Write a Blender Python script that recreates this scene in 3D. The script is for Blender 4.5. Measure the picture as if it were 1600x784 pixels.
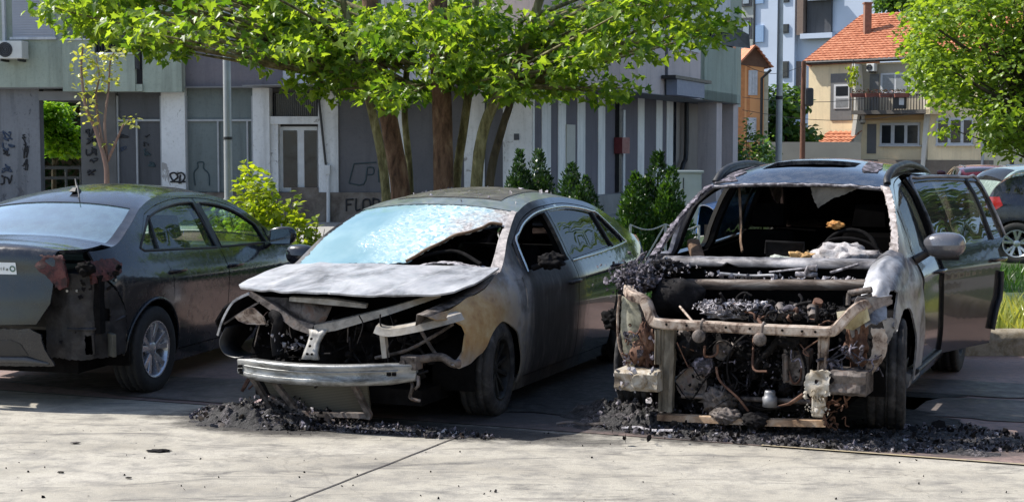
import bpy, math, random
import numpy as np
from mathutils import Vector, Matrix, noise as mnoise
from mathutils.geometry import delaunay_2d_cdt
R=math.radians; PI=math.pi
random.seed(7)
for o in list(bpy.data.objects): bpy.data.objects.remove(o)
sc=bpy.context.scene; COL=sc.collection

# ---------------------------------------------------------------- camera, sky, sun, exposure
FPX,CAMH,PITCH=2330.0,1.77,.0686
cam=bpy.data.objects.new('camera',bpy.data.cameras.new('camera')); COL.objects.link(cam)
cam.location=(0,0,CAMH); cam.rotation_euler=(PI/2-PITCH,0,0)
cam.data.sensor_width=36; cam.data.lens=FPX/1600*36; cam.data.clip_start=.1; cam.data.clip_end=2000
sc.camera=cam
SUN_EL=R(48); SUND=Vector((-.955,.295,0)).normalized()*math.cos(SUN_EL)+Vector((0,0,math.sin(SUN_EL)))
wd=bpy.data.worlds.new('World'); sc.world=wd; wd.use_nodes=True
nt=wd.node_tree; bg=nt.nodes['Background']; sky=nt.nodes.new('ShaderNodeTexSky'); sky.sky_type='NISHITA'
sky.sun_disc=False; sky.sun_elevation=SUN_EL; sky.sun_rotation=math.atan2(SUND.x,SUND.y)
sky.air_density=1.0; sky.dust_density=1.2; sky.ozone_density=1.0
nt.links.new(sky.outputs[0],bg.inputs[0]); bg.inputs[1].default_value=.13
sun=bpy.data.objects.new('sun',bpy.data.lights.new('sun','SUN')); COL.objects.link(sun)
sun.data.energy=4.6; sun.data.angle=R(.5); sun.data.color=(1,.955,.88)
sun.rotation_euler=SUND.to_track_quat('Z','Y').to_euler(); sun.location=(-20,10,30)
sc.view_settings.view_transform='Standard'; sc.view_settings.look='None'; sc.view_settings.gamma=1
sc.view_settings.exposure=.78
sc.render.engine='CYCLES'; sc.cycles.max_bounces=8; sc.cycles.transparent_max_bounces=24

# ---------------------------------------------------------------- helpers
def tag(o,label=None,cat=None,group=None,kind=None):
    if label: o['label']=label
    if cat: o['category']=cat
    if group: o['group']=group
    if kind: o['kind']=kind
    return o
def empty(name,loc=(0,0,0),rz=0,label=None,cat=None,group=None,parent=None):
    o=bpy.data.objects.new(name,None); COL.objects.link(o); o.location=loc; o.rotation_euler=(0,0,rz); o.empty_display_size=.2
    if parent: o.parent=parent
    return tag(o,label,cat,group)
def copy_tree(o,parent=None):
    kids=[c for c in o.children]
    c=o.copy(); COL.objects.link(c); c.parent=parent
    for k in kids: copy_tree(k,c)
    return c
def rot(rx=0,ry=0,rz=0):
    return Matrix.Rotation(rz,3,'Z')@Matrix.Rotation(ry,3,'Y')@Matrix.Rotation(rx,3,'X')
class MB:
    def __init__(s): s.v=[]; s.f=[]; s.sm=[]
    def add(s,vs,fs,smooth=False):
        n=len(s.v); s.v+= [tuple(p) for p in vs]; s.f+=[tuple(n+i for i in f) for f in fs]; s.sm+=[smooth]*len(fs); return s
    def box(s,c,size,r=None,taper=1.0):
        x,y,z=[q/2 for q in size]; M=r or Matrix.Identity(3); c=Vector(c)
        vs=[]
        for sz in (-1,1):
            k=taper if sz>0 else 1
            for sx,sy in ((-1,-1),(1,-1),(1,1),(-1,1)): vs.append(c+M@Vector((sx*x*k,sy*y*k,sz*z)))
        return s.add(vs,[(3,2,1,0),(4,5,6,7),(0,1,5,4),(1,2,6,5),(2,3,7,6),(3,0,4,7)])
    def b2(s,lo,hi): return s.box([(a+b)/2 for a,b in zip(lo,hi)],[b-a for a,b in zip(lo,hi)])
    def tube(s,pts,r,n=8,cap=True,smooth=True,flat=1.0):
        pts=[Vector(p) for p in pts]; m=len(pts); rs=r if isinstance(r,(list,tuple)) else [r]*m
        vs=[]; u=None
        for i,p in enumerate(pts):
            d=(pts[min(i+1,m-1)]-pts[max(i-1,0)])
            if d.length<1e-9: d=Vector((0,0,1))
            d.normalize()
            if u is None: u=d.orthogonal().normalized()
            u=(u-d*u.dot(d)); 
            if u.length<1e-6: u=d.orthogonal()
            u.normalize(); w=d.cross(u)
            for k in range(n):
                a=2*PI*k/n; vs.append(p+(u*math.cos(a)+w*math.sin(a)*flat)*rs[i])
        fs=[]
        for i in range(m-1):
            for k in range(n): fs.append((i*n+k,i*n+(k+1)%n,(i+1)*n+(k+1)%n,(i+1)*n+k))
        s.add(vs,fs,smooth)
        if cap: s.add(vs[:n],[tuple(range(n))[::-1]]); s.add(vs[-n:],[tuple(range(n))])
        return s
    def lathe(s,prof,c=(0,0,0),axis='Y',n=32,smooth=True,mod=None):
        # prof: (r,h) closed or open list
        c=Vector(c); vs=[]; m=len(prof)
        for k in range(n):
            a=2*PI*k/n
            for j,(r,h) in enumerate(prof):
                if mod: r=r+mod(k,j)
                if axis=='Y': p=Vector((r*math.cos(a),h,r*math.sin(a)))
                elif axis=='Z': p=Vector((r*math.cos(a),r*math.sin(a),h))
                else: p=Vector((h,r*math.cos(a),r*math.sin(a)))
                vs.append(c+p)
        fs=[(k*m+j,((k+1)%n)*m+j,((k+1)%n)*m+j+1,k*m+j+1) for k in range(n) for j in range(m-1)]
        return s.add(vs,fs,smooth)
    def sheet(s,P,th=0,smooth=True):
        # P: grid rows of points
        h=len(P); w=len(P[0]); vs=[p for r in P for p in r]
        fs=[(i*w+j,i*w+j+1,(i+1)*w+j+1,(i+1)*w+j) for i in range(h-1) for j in range(w-1)]
        return s.add(vs,fs,smooth)
    def prism(s,poly,ax,a,b):
        # poly 2D, extruded along axis ax from a to b
        def P(u,v,t): return {'x':(t,u,v),'y':(u,t,v),'z':(u,v,t)}[ax]
        n=len(poly); vs=[P(u,v,a) for u,v in poly]+[P(u,v,b) for u,v in poly]
        fs=[tuple(range(n)),tuple(range(2*n-1,n-1,-1))]+[(i,i+n,(i+1)%n+n,(i+1)%n) for i in range(n)]
        return s.add(vs,fs)
    def build(s,name,mat,parent=None,bevel=0,fix=True,solid=0,sub=0):
        me=bpy.data.meshes.new(name); me.from_pydata(s.v,[],s.f)
        me.polygons.foreach_set('use_smooth',s.sm)
        if fix:
            import bmesh
            bm=bmesh.new(); bm.from_mesh(me); bmesh.ops.recalc_face_normals(bm,faces=bm.faces); bm.to_mesh(me); bm.free()
        me.update(); o=bpy.data.objects.new(name,me); COL.objects.link(o)
        if mat: me.materials.append(mat)
        if parent: o.parent=parent
        if solid:
            m=o.modifiers.new('solid','SOLIDIFY'); m.thickness=solid; m.offset=-1
        if bevel:
            m=o.modifiers.new('bevel','BEVEL'); m.width=bevel; m.segments=2; m.limit_method='ANGLE'; m.angle_limit=R(40); m.harden_normals=False
        if sub:
            m=o.modifiers.new('sub','SUBSURF'); m.levels=sub; m.render_levels=sub
        return o
def bez(p0,p1,p2,p3,n=10):
    p0,p1,p2,p3=[Vector(p) for p in (p0,p1,p2,p3)]
    return [p0*(1-t)**3+p1*3*t*(1-t)**2+p2*3*t*t*(1-t)+p3*t**3 for t in [i/n for i in range(n+1)]]
def smooth_path(pts,k=6):
    pts=[Vector(p) for p in pts]; P=[pts[0]*2-pts[1]]+pts+[pts[-1]*2-pts[-2]]; out=[]
    for i in range(1,len(P)-2):
        a,b,c,d=P[i-1:i+3]
        for j in range(k):
            t=j/k; out.append(.5*((2*b)+(c-a)*t+(2*a-5*b+4*c-d)*t*t+(3*b-a-3*c+d)*t**3))
    return out+[pts[-1]]

# ---------------------------------------------------------------- materials
MATS={}
class NM:
    """small node-material builder"""
    def __init__(s,name):
        s.m=bpy.data.materials.new(name); s.m.use_nodes=True; s.t=s.m.node_tree; s.n=s.t.nodes; s.b=s.n['Principled BSDF']; s.out=s.n['Material Output']; s._co=None
    def N(s,ty,**kw):
        n=s.n.new('ShaderNode'+ty)
        for k,v in kw.items():
            if k.startswith('i_'): 
                key=k[2:].replace('_',' '); n.inputs[key].default_value=v
            else: setattr(n,k,v)
        return n
    def L(s,a,b): s.t.links.new(a,b)
    def co(s):
        if not s._co: s._co=s.N('TexCoord')
        return s._co.outputs['Object']
    def mapped(s,scale=(1,1,1),loc=(0,0,0),r=(0,0,0)):
        m=s.N('Mapping'); m.inputs['Scale'].default_value=scale; m.inputs['Location'].default_value=loc; m.inputs['Rotation'].default_value=r; s.L(s.co(),m.inputs[0]); return m.outputs[0]
    def noise(s,scale=5,detail=4,rough=.55,vec=None,dist=0):
        n=s.N('TexNoise'); n.inputs['Scale'].default_value=scale; n.inputs['Detail'].default_value=detail; n.inputs['Roughness'].default_value=rough; n.inputs['Distortion'].default_value=dist
        s.L(vec or s.co(),n.inputs['Vector']); return n.outputs[0]
    def ramp(s,fac,stops,interp='LINEAR'):
        r=s.N('ValToRGB'); r.color_ramp.interpolation=interp; e=r.color_ramp.elements
        while len(e)>1: e.remove(e[-1])
        e[0].position=stops[0][0]; e[0].color=(*c3(stops[0][1]),1)
        for p,c in stops[1:]:
            x=e.new(p); x.color=(*c3(c),1)
        s.L(fac,r.inputs[0]); return r.outputs[0]
    def mix(s,fac,a,b,mode='MIX'):
        m=s.N('Mix',data_type='RGBA',blend_type=mode)
        for v,i in ((fac,0),(a,6),(b,7)):
            if hasattr(v,'default_value') : s.L(v,m.inputs[i])
            elif i==0: m.inputs[i].default_value=v
            else: m.inputs[i].default_value=(*c3(v),1)
        return m.outputs[2]
    def math(s,op,a,b=0,c=0,clamp=False):
        m=s.N('Math',operation=op,use_clamp=clamp)
        for i,v in enumerate((a,b,c)):
            if hasattr(v,'default_value'): s.L(v,m.inputs[i])
            else: m.inputs[i].default_value=v
        return m.outputs[0]
    def xyz(s,vec=None):
        x=s.N('SeparateXYZ'); s.L(vec or s.co(),x.inputs[0]); return x.outputs
    def bump(s,h,strength=.3,dist=.01):
        b=s.N('Bump'); b.inputs['Strength'].default_value=strength; b.inputs['Distance'].default_value=dist; s.L(h,b.inputs['Height']); s.L(b.outputs[0],s.b.inputs['Normal']); return b.outputs[0]
    def col(s,c):
        if hasattr(c,'default_value'): s.L(c,s.b.inputs['Base Color'])
        else: s.b.inputs['Base Color'].default_value=(*c3(c),1)
    def set(s,**kw):
        for k,v in kw.items():
            i=s.b.inputs[{'rough':'Roughness','metal':'Metallic','coat':'Coat Weight','coatr':'Coat Roughness','spec':'Specular IOR Level','trans':'Transmission Weight','alpha':'Alpha'}[k]]
            if hasattr(v,'default_value'): s.L(v,i)
            else: i.default_value=v
def c3(c): return (c,c,c) if isinstance(c,(int,float)) else tuple(c[:3])
def simple(name,color,rough=.6,metal=0,var=.25,scale=6,bump=0,bscale=None,coat=0,color2=None,spec=.5):
    if name in MATS: return MATS[name]
    m=NM(name); c=c3(color); d=c3(color2) if color2 else tuple(q*(1-var) for q in c)
    n=m.noise(scale,5,.6); m.col(m.ramp(n,[(.32,d),(.68,c)]))
    r=m.ramp(m.noise(scale*2.3,4),[(.3,max(0,rough-.1)),(.7,min(1,rough+.1))]); m.set(rough=r,metal=metal,coat=coat,spec=spec)
    if bump: m.bump(m.noise(bscale or scale*6,6,.65),bump,.01)
    MATS[name]=m.m; return m.m
def wallmat(name,color,dirt=.5,rough=.92,peel=None):
    m=NM(name); c=c3(color); a=m.noise(.7,5,.6); st=m.noise(1,6,.65,vec=m.mapped((3.2,3.2,.28)),dist=.3); f=m.noise(14,6,.7); fine=m.noise(70,3,.7)
    col=m.ramp(a,[(.3,tuple(q*.84 for q in c)),(.7,tuple(min(1,q*1.08) for q in c))])
    d=tuple(q*.42+.01 for q in c); col=m.mix(m.math('MULTIPLY',m.ramp(st,[(.50,0),(.70,1)]),dirt),col,d)
    col=m.mix(m.math('MULTIPLY',m.ramp(f,[(.52,0),(.70,1)]),dirt*.6),col,d)
    if peel: col=m.mix(m.ramp(m.noise(2.3,7,.72,dist=.6),[(.60,0),(.63,1)]),col,peel)
    m.col(col); m.set(rough=rough,spec=.25); m.bump(m.math('ADD',f,m.math('MULTIPLY',fine,.6)),.5,.012); MATS[name]=m.m; return m.m
def glass(name,tint=(.5,.6,.6),refl=1.0,rough=0.0,dust=0.0,dust_or_sheen_c=(.4,.4,.38)):
    if name in MATS: return MATS[name]
    m=NM(name); t=m.N('BsdfTransparent'); t.inputs[0].default_value=(*tint,1)
    g=m.N('BsdfGlossy'); g.inputs['Roughness'].default_value=rough
    f=m.N('Fresnel'); f.inputs[0].default_value=1.55
    ge=m.N('NewGeometry'); fr_=m.math('MULTIPLY_ADD',f.outputs[0],.95*refl,.02,clamp=True); bk=ge.outputs['Backfacing']
    fac=m.math('ADD',m.math('MULTIPLY',fr_,m.math('SUBTRACT',1,bk)),m.math('MULTIPLY',bk,.03),clamp=True)
    mx=m.N('MixShader'); m.L(fac,mx.inputs[0]); m.L(t.outputs[0],mx.inputs[1]); m.L(g.outputs[0],mx.inputs[2]); last=mx
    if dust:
        d=m.N('BsdfDiffuse'); d.inputs[0].default_value=(*dust_or_sheen_c,1); m2=m.N('MixShader')
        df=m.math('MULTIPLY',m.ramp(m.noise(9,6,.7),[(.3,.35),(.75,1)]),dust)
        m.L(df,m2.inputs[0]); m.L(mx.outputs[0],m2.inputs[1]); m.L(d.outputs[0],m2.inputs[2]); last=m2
    m.L(last.outputs[0],m.out.inputs[0]); MATS[name]=m.m; return m.m

# ---------------------------------------------------------------- curve tables and panels
def pchip(tab):
    xs=[t[0] for t in tab]; ys=[t[1] for t in tab]; n=len(xs)
    if n==2: return lambda x: ys[0]+(ys[1]-ys[0])*min(1,max(0,(x-xs[0])/(xs[1]-xs[0])))
    h=[xs[i+1]-xs[i] for i in range(n-1)]; d=[(ys[i+1]-ys[i])/h[i] for i in range(n-1)]
    m=[0]*n; m[0]=d[0]; m[-1]=d[-1]
    for i in range(1,n-1):
        if d[i-1]*d[i]<=0: m[i]=0
        else:
            w1=2*h[i]+h[i-1]; w2=h[i]+2*h[i-1]; m[i]=(w1+w2)/(w1/d[i-1]+w2/d[i])
    def f(x):
        if x<=xs[0]: return ys[0]+m[0]*(x-xs[0])*0.6
        if x>=xs[-1]: return ys[-1]+m[-1]*(x-xs[-1])*0.6
        lo,hi=0,n-1
        while hi-lo>1:
            k=(lo+hi)//2
            if xs[k]<=x: lo=k
            else: hi=k
        t=(x-xs[lo])/h[lo]; t2=t*t; t3=t2*t
        return (2*t3-3*t2+1)*ys[lo]+(t3-2*t2+t)*h[lo]*m[lo]+(-2*t3+3*t2)*ys[lo+1]+(t3-t2)*h[lo]*m[lo+1]
    return f
class Skin:
    """car body surface: side(x,z,sign) and top(s,c)"""
    def __init__(s,W,zb,lower,upper,edge,bow):
        s.W=pchip(sorted(W)); s.zb=pchip(sorted(zb)); s.lo=pchip(lower); s.up=pchip(upper)
        s.ex=pchip([(e[0],e[1]) for e in edge]); s.ez=pchip([(e[0],e[2]) for e in edge]); s.bow=pchip(bow)
        s.smax=edge[-1][0]
        tb=[]; 
        for i in range(0,int(s.smax*40)+1): tb.append((s.ex(i/40),s.ez(i/40)))
        s.tb=sorted(tb)
        s.crease=None
    def hw(s,x,z):
        b=s.zb(x)
        y=s.W(x)-(s.lo(z/b) if z<b else s.up(z-b))
        if s.crease: y+=s.crease(x,z)
        return y
    def side(s,sg):
        return lambda x,z:(x,sg*s.hw(x,z),z)
    def top(s,sv,c):
        x=s.ex(sv); z=s.ez(sv); e=.02; dx=s.ex(sv+e)-s.ex(sv-e); dz=s.ez(sv+e)-s.ez(sv-e); l=math.hypot(dx,dz) or 1
        nx,nz=dz/l,-dx/l
        if nz<-.5 : nx,nz=-nx,-nz
        f=max(0,1-abs(c)**2.3)*s.bow(sv); return (x+nx*f,c*s.hw(x,z),z+nz*f)
    def zr(s,x):
        t=s.tb
        for i in range(len(t)-1):
            if t[i][0]<=x<=t[i+1][0]:
                d=t[i+1][0]-t[i][0]
                return t[i][1] if d<1e-6 else t[i][1]+(t[i+1][1]-t[i][1])*(x-t[i][0])/d
        return t[0][1] if x<t[0][0] else t[-1][1]
def densify(poly,res,sx=1,sy=1):
    out=[]
    for i,(a,b) in enumerate(zip(poly,poly[1:]+poly[:1])):
        d=math.hypot((a[0]-b[0])*sx,(a[1]-b[1])*sy); k=max(1,int(math.ceil(d/res)))
        for j in range(k): t=j/k; out.append((a[0]+(b[0]-a[0])*t,a[1]+(b[1]-a[1])*t))
    return out
def inpoly(p,poly):
    x,y=p; c=False; j=len(poly)-1
    for i in range(len(poly)):
        xi,yi=poly[i]; xj,yj=poly[j]
        if (yi>y)!=(yj>y) and x<(xj-xi)*(y-yi)/(yj-yi)+xi: c=not c
        j=i
    return c
def panel(name,parent,mat,outer,fmap,holes=(),res=.06,th=.015,metric=(1,1),deform=None,hint=None,inner=None,jag=0,seed=1,back=True):
    sx,sy=metric; rnd=random.Random(seed)
    polys=[densify([tuple(p) for p in outer],res*.6,sx,sy)]+[densify([tuple(p) for p in h],res*.6,sx,sy) for h in holes]
    if jag:
        polys=[[(p[0]+rnd.uniform(-jag,jag)/sx,p[1]+rnd.uniform(-jag,jag)/sy) for p in q] for q in polys]
    vs=[];ed=[]
    for q in polys:
        n=len(vs); vs+=[Vector((p[0]*sx,p[1]*sy)) for p in q]; ed+=[(n+i,n+(i+1)%len(q)) for i in range(len(q))]
    us=[v.x for v in vs]; ws=[v.y for v in vs]
    u=min(us)+res/2
    k=0
    while u<max(us):
        w=min(ws)+res/2+(k%2)*res/2
        while w<max(ws):
            p=(u/sx,w/sy)
            if inpoly(p,polys[0]) and not any(inpoly(p,h) for h in polys[1:]):
                if all((u-v.x)**2+(w-v.y)**2>(res*.35)**2 for v in vs[:sum(len(q) for q in polys)]): vs.append(Vector((u,w)))
            w+=res
        u+=res; k+=1
    r=delaunay_2d_cdt(vs,ed,[],0,1e-6); V2=r[0]; F=[]
    for f in r[2]:
        cx=sum(V2[i].x for i in f)/3/sx; cy=sum(V2[i].y for i in f)/3/sy
        if inpoly((cx,cy),polys[0]) and not any(inpoly((cx,cy),h) for h in polys[1:]): F.append(tuple(f))
    M=(lambda a,b:deform(*fmap(a,b))) if deform else fmap
    P=[];Nn=[]
    for v in V2:
        a,b=v.x/sx,v.y/sy; p=Vector(M(a,b)); e=.004
        du=Vector(M(a+e/sx,b))-Vector(M(a-e/sx,b)); dv=Vector(M(a,b+e/sy))-Vector(M(a,b-e/sy)); n=du.cross(dv)
        n=n.normalized() if n.length>1e-12 else Vector((0,0,1)); P.append(p);Nn.append(n)
    cen=sum(P,Vector())/len(P); nm=sum(Nn,Vector())
    h=Vector(hint) if hint else Vector((cen.x*.15,cen.y,cen.z-.6))
    if nm.dot(h)<0: Nn=[-n for n in Nn]
    verts=list(P);norms=list(Nn);faces=[]
    for f in F:
        a,b,c=f
        if (P[b]-P[a]).cross(P[c]-P[a]).dot(Nn[a]+Nn[b]+Nn[c])<0: f=(a,c,b)
        faces.append(f)
    nf=len(faces); mi=[0]*nf
    if back and th>0:
        n=len(verts); verts+=[p-q*th for p,q in zip(P,Nn)]; norms+=[-q for q in Nn]; faces+=[(f[0]+n,f[2]+n,f[1]+n) for f in faces[:nf]]; mi+=[1 if inner else 0]*nf
        cnt={}
        for f in faces[:nf]:
            for i in range(3):
                e=(f[i],f[(i+1)%3]); cnt[e]=1
        for (a,b) in list(cnt):
            if (b,a) not in cnt:
                t=P[b]-P[a]; q=t.cross((Nn[a]+Nn[b])*.5)
                if q.length<1e-9: continue
                q.normalize(); m=len(verts); verts+=[P[a],P[b],P[b]-Nn[b]*th,P[a]-Nn[a]*th]; norms+=[q]*4; faces.append((m+3,m+2,m+1,m)); mi.append(0)
    me=bpy.data.meshes.new(name); me.from_pydata([tuple(v) for v in verts],[],faces); me.polygons.foreach_set('use_smooth',[True]*len(faces))
    me.materials.append(mat)
    if inner: me.materials.append(inner); me.polygons.foreach_set('material_index',mi)
    me.update(); me.normals_split_custom_set_from_vertices([tuple(n) for n in norms])
    o=bpy.data.objects.new(name,me); COL.objects.link(o)
    if parent: o.parent=parent
    return o
def arc(cx,cz,r,a0,a1,n=14): return [(cx+r*math.cos(R(a0+(a1-a0)*i/n)),cz+r*math.sin(R(a0+(a1-a0)*i/n))) for i in range(n+1)]
# ---------------------------------------------------------------- car materials
def paint(name,base,base2,dust=.25,dust_or_sheen_c=(.22,.2,.17),rough=.22,coat=.8,metal=.3,spec=.5):
    m=NM(name); n=m.noise(3.5,6,.65); d=m.ramp(m.noise(14,7,.7),[(.42,0),(.78,1)])
    z=m.xyz()[2]; low=m.ramp(z,[(.15,1),(.75,.35),(1,.5)])
    fac=m.math('MULTIPLY',m.math('MULTIPLY',d,low),dust)
    c=m.mix(fac,m.ramp(n,[(.35,base),(.65,base2)]),dust_or_sheen_c); m.col(c)
    r=m.math('MULTIPLY_ADD',d,.35,rough); m.set(rough=r,coat=coat,coatr=.08,metal=metal,spec=spec)
    m.bump(m.noise(1.7,2,.5),.03,.02); MATS[name]=m.m; return m.m
M_charcoal=paint('charcoal_paint',(.012,.014,.019),(.015,.017,.022),dust=.08,rough=.12,coat=.55,metal=.1,spec=.35)
def mk_sedan_paint():
    m=NM('scorched_sedan_paint'); X=m.xyz(); x,z=X[0],X[2]
    n=m.noise(4.5,6,.65); big=m.noise(2.2,3,.5,dist=.6); streak=m.noise(1,5,.6,vec=m.mapped((7,7,.9)))
    xx=m.math('ADD',x,m.math('MULTIPLY_ADD',streak,.55,-.275))
    ash=m.ramp(m.math('MULTIPLY_ADD',m.math('SUBTRACT',n,.5),1.2,big),[(.28,(.13,.125,.125)),(.44,(.30,.29,.29)),(.58,(.36,.32,.27)),(.72,(.22,.21,.21))])
    # rust where the fender burned hottest: round the front wheel and towards the lamp
    d=m.math('SQRT',m.math('ADD',m.math('POWER',m.math('SUBTRACT',x,1.62),2),m.math('POWER',m.math('MULTIPLY',m.math('SUBTRACT',z,.66),1.9),2)))
    hot=m.ramp(m.math('ADD',d,m.math('MULTIPLY_ADD',n,.5,-.25)),[(.26,1),(.62,0)])
    tan=m.ramp(m.noise(7,6,.7),[(.3,(.22,.11,.04)),(.45,(.38,.23,.09)),(.6,(.46,.33,.16)),(.75,(.50,.44,.32))])
    front=m.mix(m.math('MULTIPLY',hot,.9),ash,tan)
    sootc=m.ramp(m.noise(6,6,.7,vec=m.mapped((3,3,.6))),[(.34,(.008,.007,.008)),(.55,(.03,.027,.028)),(.75,(.10,.09,.088))])
    good=m.ramp(m.noise(3,5),[(.4,(.006,.008,.012)),(.65,(.011,.013,.018))])
    c=m.mix(m.ramp(xx,[(.78,0),(1.04,1)]),sootc,front)
    f2=m.ramp(m.math('MULTIPLY_ADD',xx,.5,.5),[(.28,0),(.52,1)])
    c2=m.mix(f2,good,c); m.col(c2)
    m.set(rough=m.math('MULTIPLY_ADD',f2,.52,.13),coat=m.math('MULTIPLY_ADD',f2,-.9,.9),metal=m.math('MULTIPLY',m.ramp(xx,[(.8,0),(1.1,1)]),.35))
    m.bump(m.noise(30,6,.7),.12,.004); return m.m
M_sedan=mk_sedan_paint()
def burnt(name,stops,scale=5,rough=.75,metal=.2,bump=.4,streak=None,detail=7,spec=.3):
    if name in MATS: return MATS[name]
    m=NM(name); n=m.noise(scale,detail,.68,vec=m.mapped(streak) if streak else None,dist=.4); m.col(m.ramp(n,stops))
    m.set(rough=m.ramp(m.noise(scale*3,4),[(.3,rough-.15),(.7,min(1,rough+.15))]),metal=metal,spec=spec); m.bump(m.noise(scale*7,6,.7),bump,.006); MATS[name]=m.m; return m.m
M_hood=burnt('ash_white_hood',[(.30,(.05,.048,.05)),(.42,(.21,.21,.22)),(.52,(.36,.36,.375)),(.64,(.46,.46,.47)),(.76,(.28,.25,.23))],3.2,.5,.3,.25,streak=(.6,1,1))
M_soot=burnt('soot',[(.35,(.005,.0045,.005)),(.56,(.012,.011,.0115)),(.68,(.030,.027,.028)),(.8,(.11,.10,.10))],11,.85,0,.5,spec=.12)
M_black=simple('charred_black',(.007,.0065,.007),.9,spec=.1,var=.6,scale=12,bump=.3)
M_dark=simple('black_plastic',(.02,.02,.022),.5,var=.4,scale=9)
M_cream=burnt('burnt_cream_steel',[(.34,(.025,.018,.016)),(.43,(.12,.08,.06)),(.51,(.32,.25,.20)),(.64,(.46,.40,.345)),(.74,(.16,.11,.09))],9,.7,.15,.3)
M_rustgrey=burnt('grey_rust_steel',[(.3,(.012,.011,.011)),(.44,(.055,.045,.04)),(.56,(.15,.13,.12)),(.68,(.13,.075,.05)),(.8,(.34,.31,.29))],8,.7,.3,.4)
M_rust=burnt('orange_rust',[(.25,(.03,.016,.012)),(.45,(.09,.045,.03)),(.62,(.17,.095,.065)),(.8,(.30,.24,.21))],12,.8,.1,.4)
M_ash=burnt('white_ash',[(.3,(.02,.018,.02)),(.44,(.13,.12,.13)),(.56,(.38,.36,.38)),(.75,(.6,.58,.6))],19,.9,0,.6)
M_lilac=burnt('lilac_ash',[(.35,(.012,.011,.013)),(.5,(.06,.055,.065)),(.6,(.22,.195,.23)),(.8,(.5,.45,.5))],22,.9,0,.6)
M_green=burnt('olive_primer',[(.3,(.05,.045,.035)),(.42,(.20,.19,.14)),(.55,(.36,.34,.26)),(.68,(.42,.39,.32)),(.8,(.16,.09,.06))],8,.7,.1,.25)
M_alu=burnt('bare_aluminium',[(.30,(.035,.033,.03)),(.42,(.14,.14,.135)),(.54,(.26,.265,.265)),(.66,(.34,.335,.32)),(.78,(.15,.11,.08))],4.5,.42,.5,.25,streak=(1.5,1,3.5))
M_rubber=simple('tyre_rubber',(.022,.022,.023),.85,var=.35,scale=20,bump=.15)
M_burntrubber=burnt('burnt_tyre',[(.3,(.012,.012,.013)),(.5,(.032,.031,.032)),(.62,(.07,.067,.067)),(.8,(.14,.13,.13))],9,.85,0,.4)
M_alloy=simple('alloy_silver',(.55,.57,.62),.28,metal=.75,var=.12,scale=8)
M_alloydirty=simple('sooty_alloy',(.028,.027,.026),.6,metal=.5,var=.7,scale=10)
M_chrome=simple('chrome_trim',(.72,.72,.70),.22,metal=1,var=.2,scale=20)
M_seat=simple('dark_seat_fabric',(.045,.043,.043),.9,var=.3,scale=30)
M_tint=glass('tinted_glass',(.22,.25,.24),1.0,dust=.05)
M_clear=glass('side_glass',(.80,.90,.86),.8,dust=.04)
M_reargl=glass('rear_screen_glass',(.20,.27,.29),3.6,dust=.26,dust_or_sheen_c=(.28,.46,.56))  # blue film colour holds the sky's reflection on the rear glass
M_mirror=simple('mirror_glass',(.7,.75,.75),.04,metal=1,var=.02)
M_brown=burnt('scorched_wood_brown',[(.3,(.03,.02,.014)),(.5,(.13,.08,.05)),(.75,(.30,.22,.15))],10,.9,0,.5)

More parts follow.
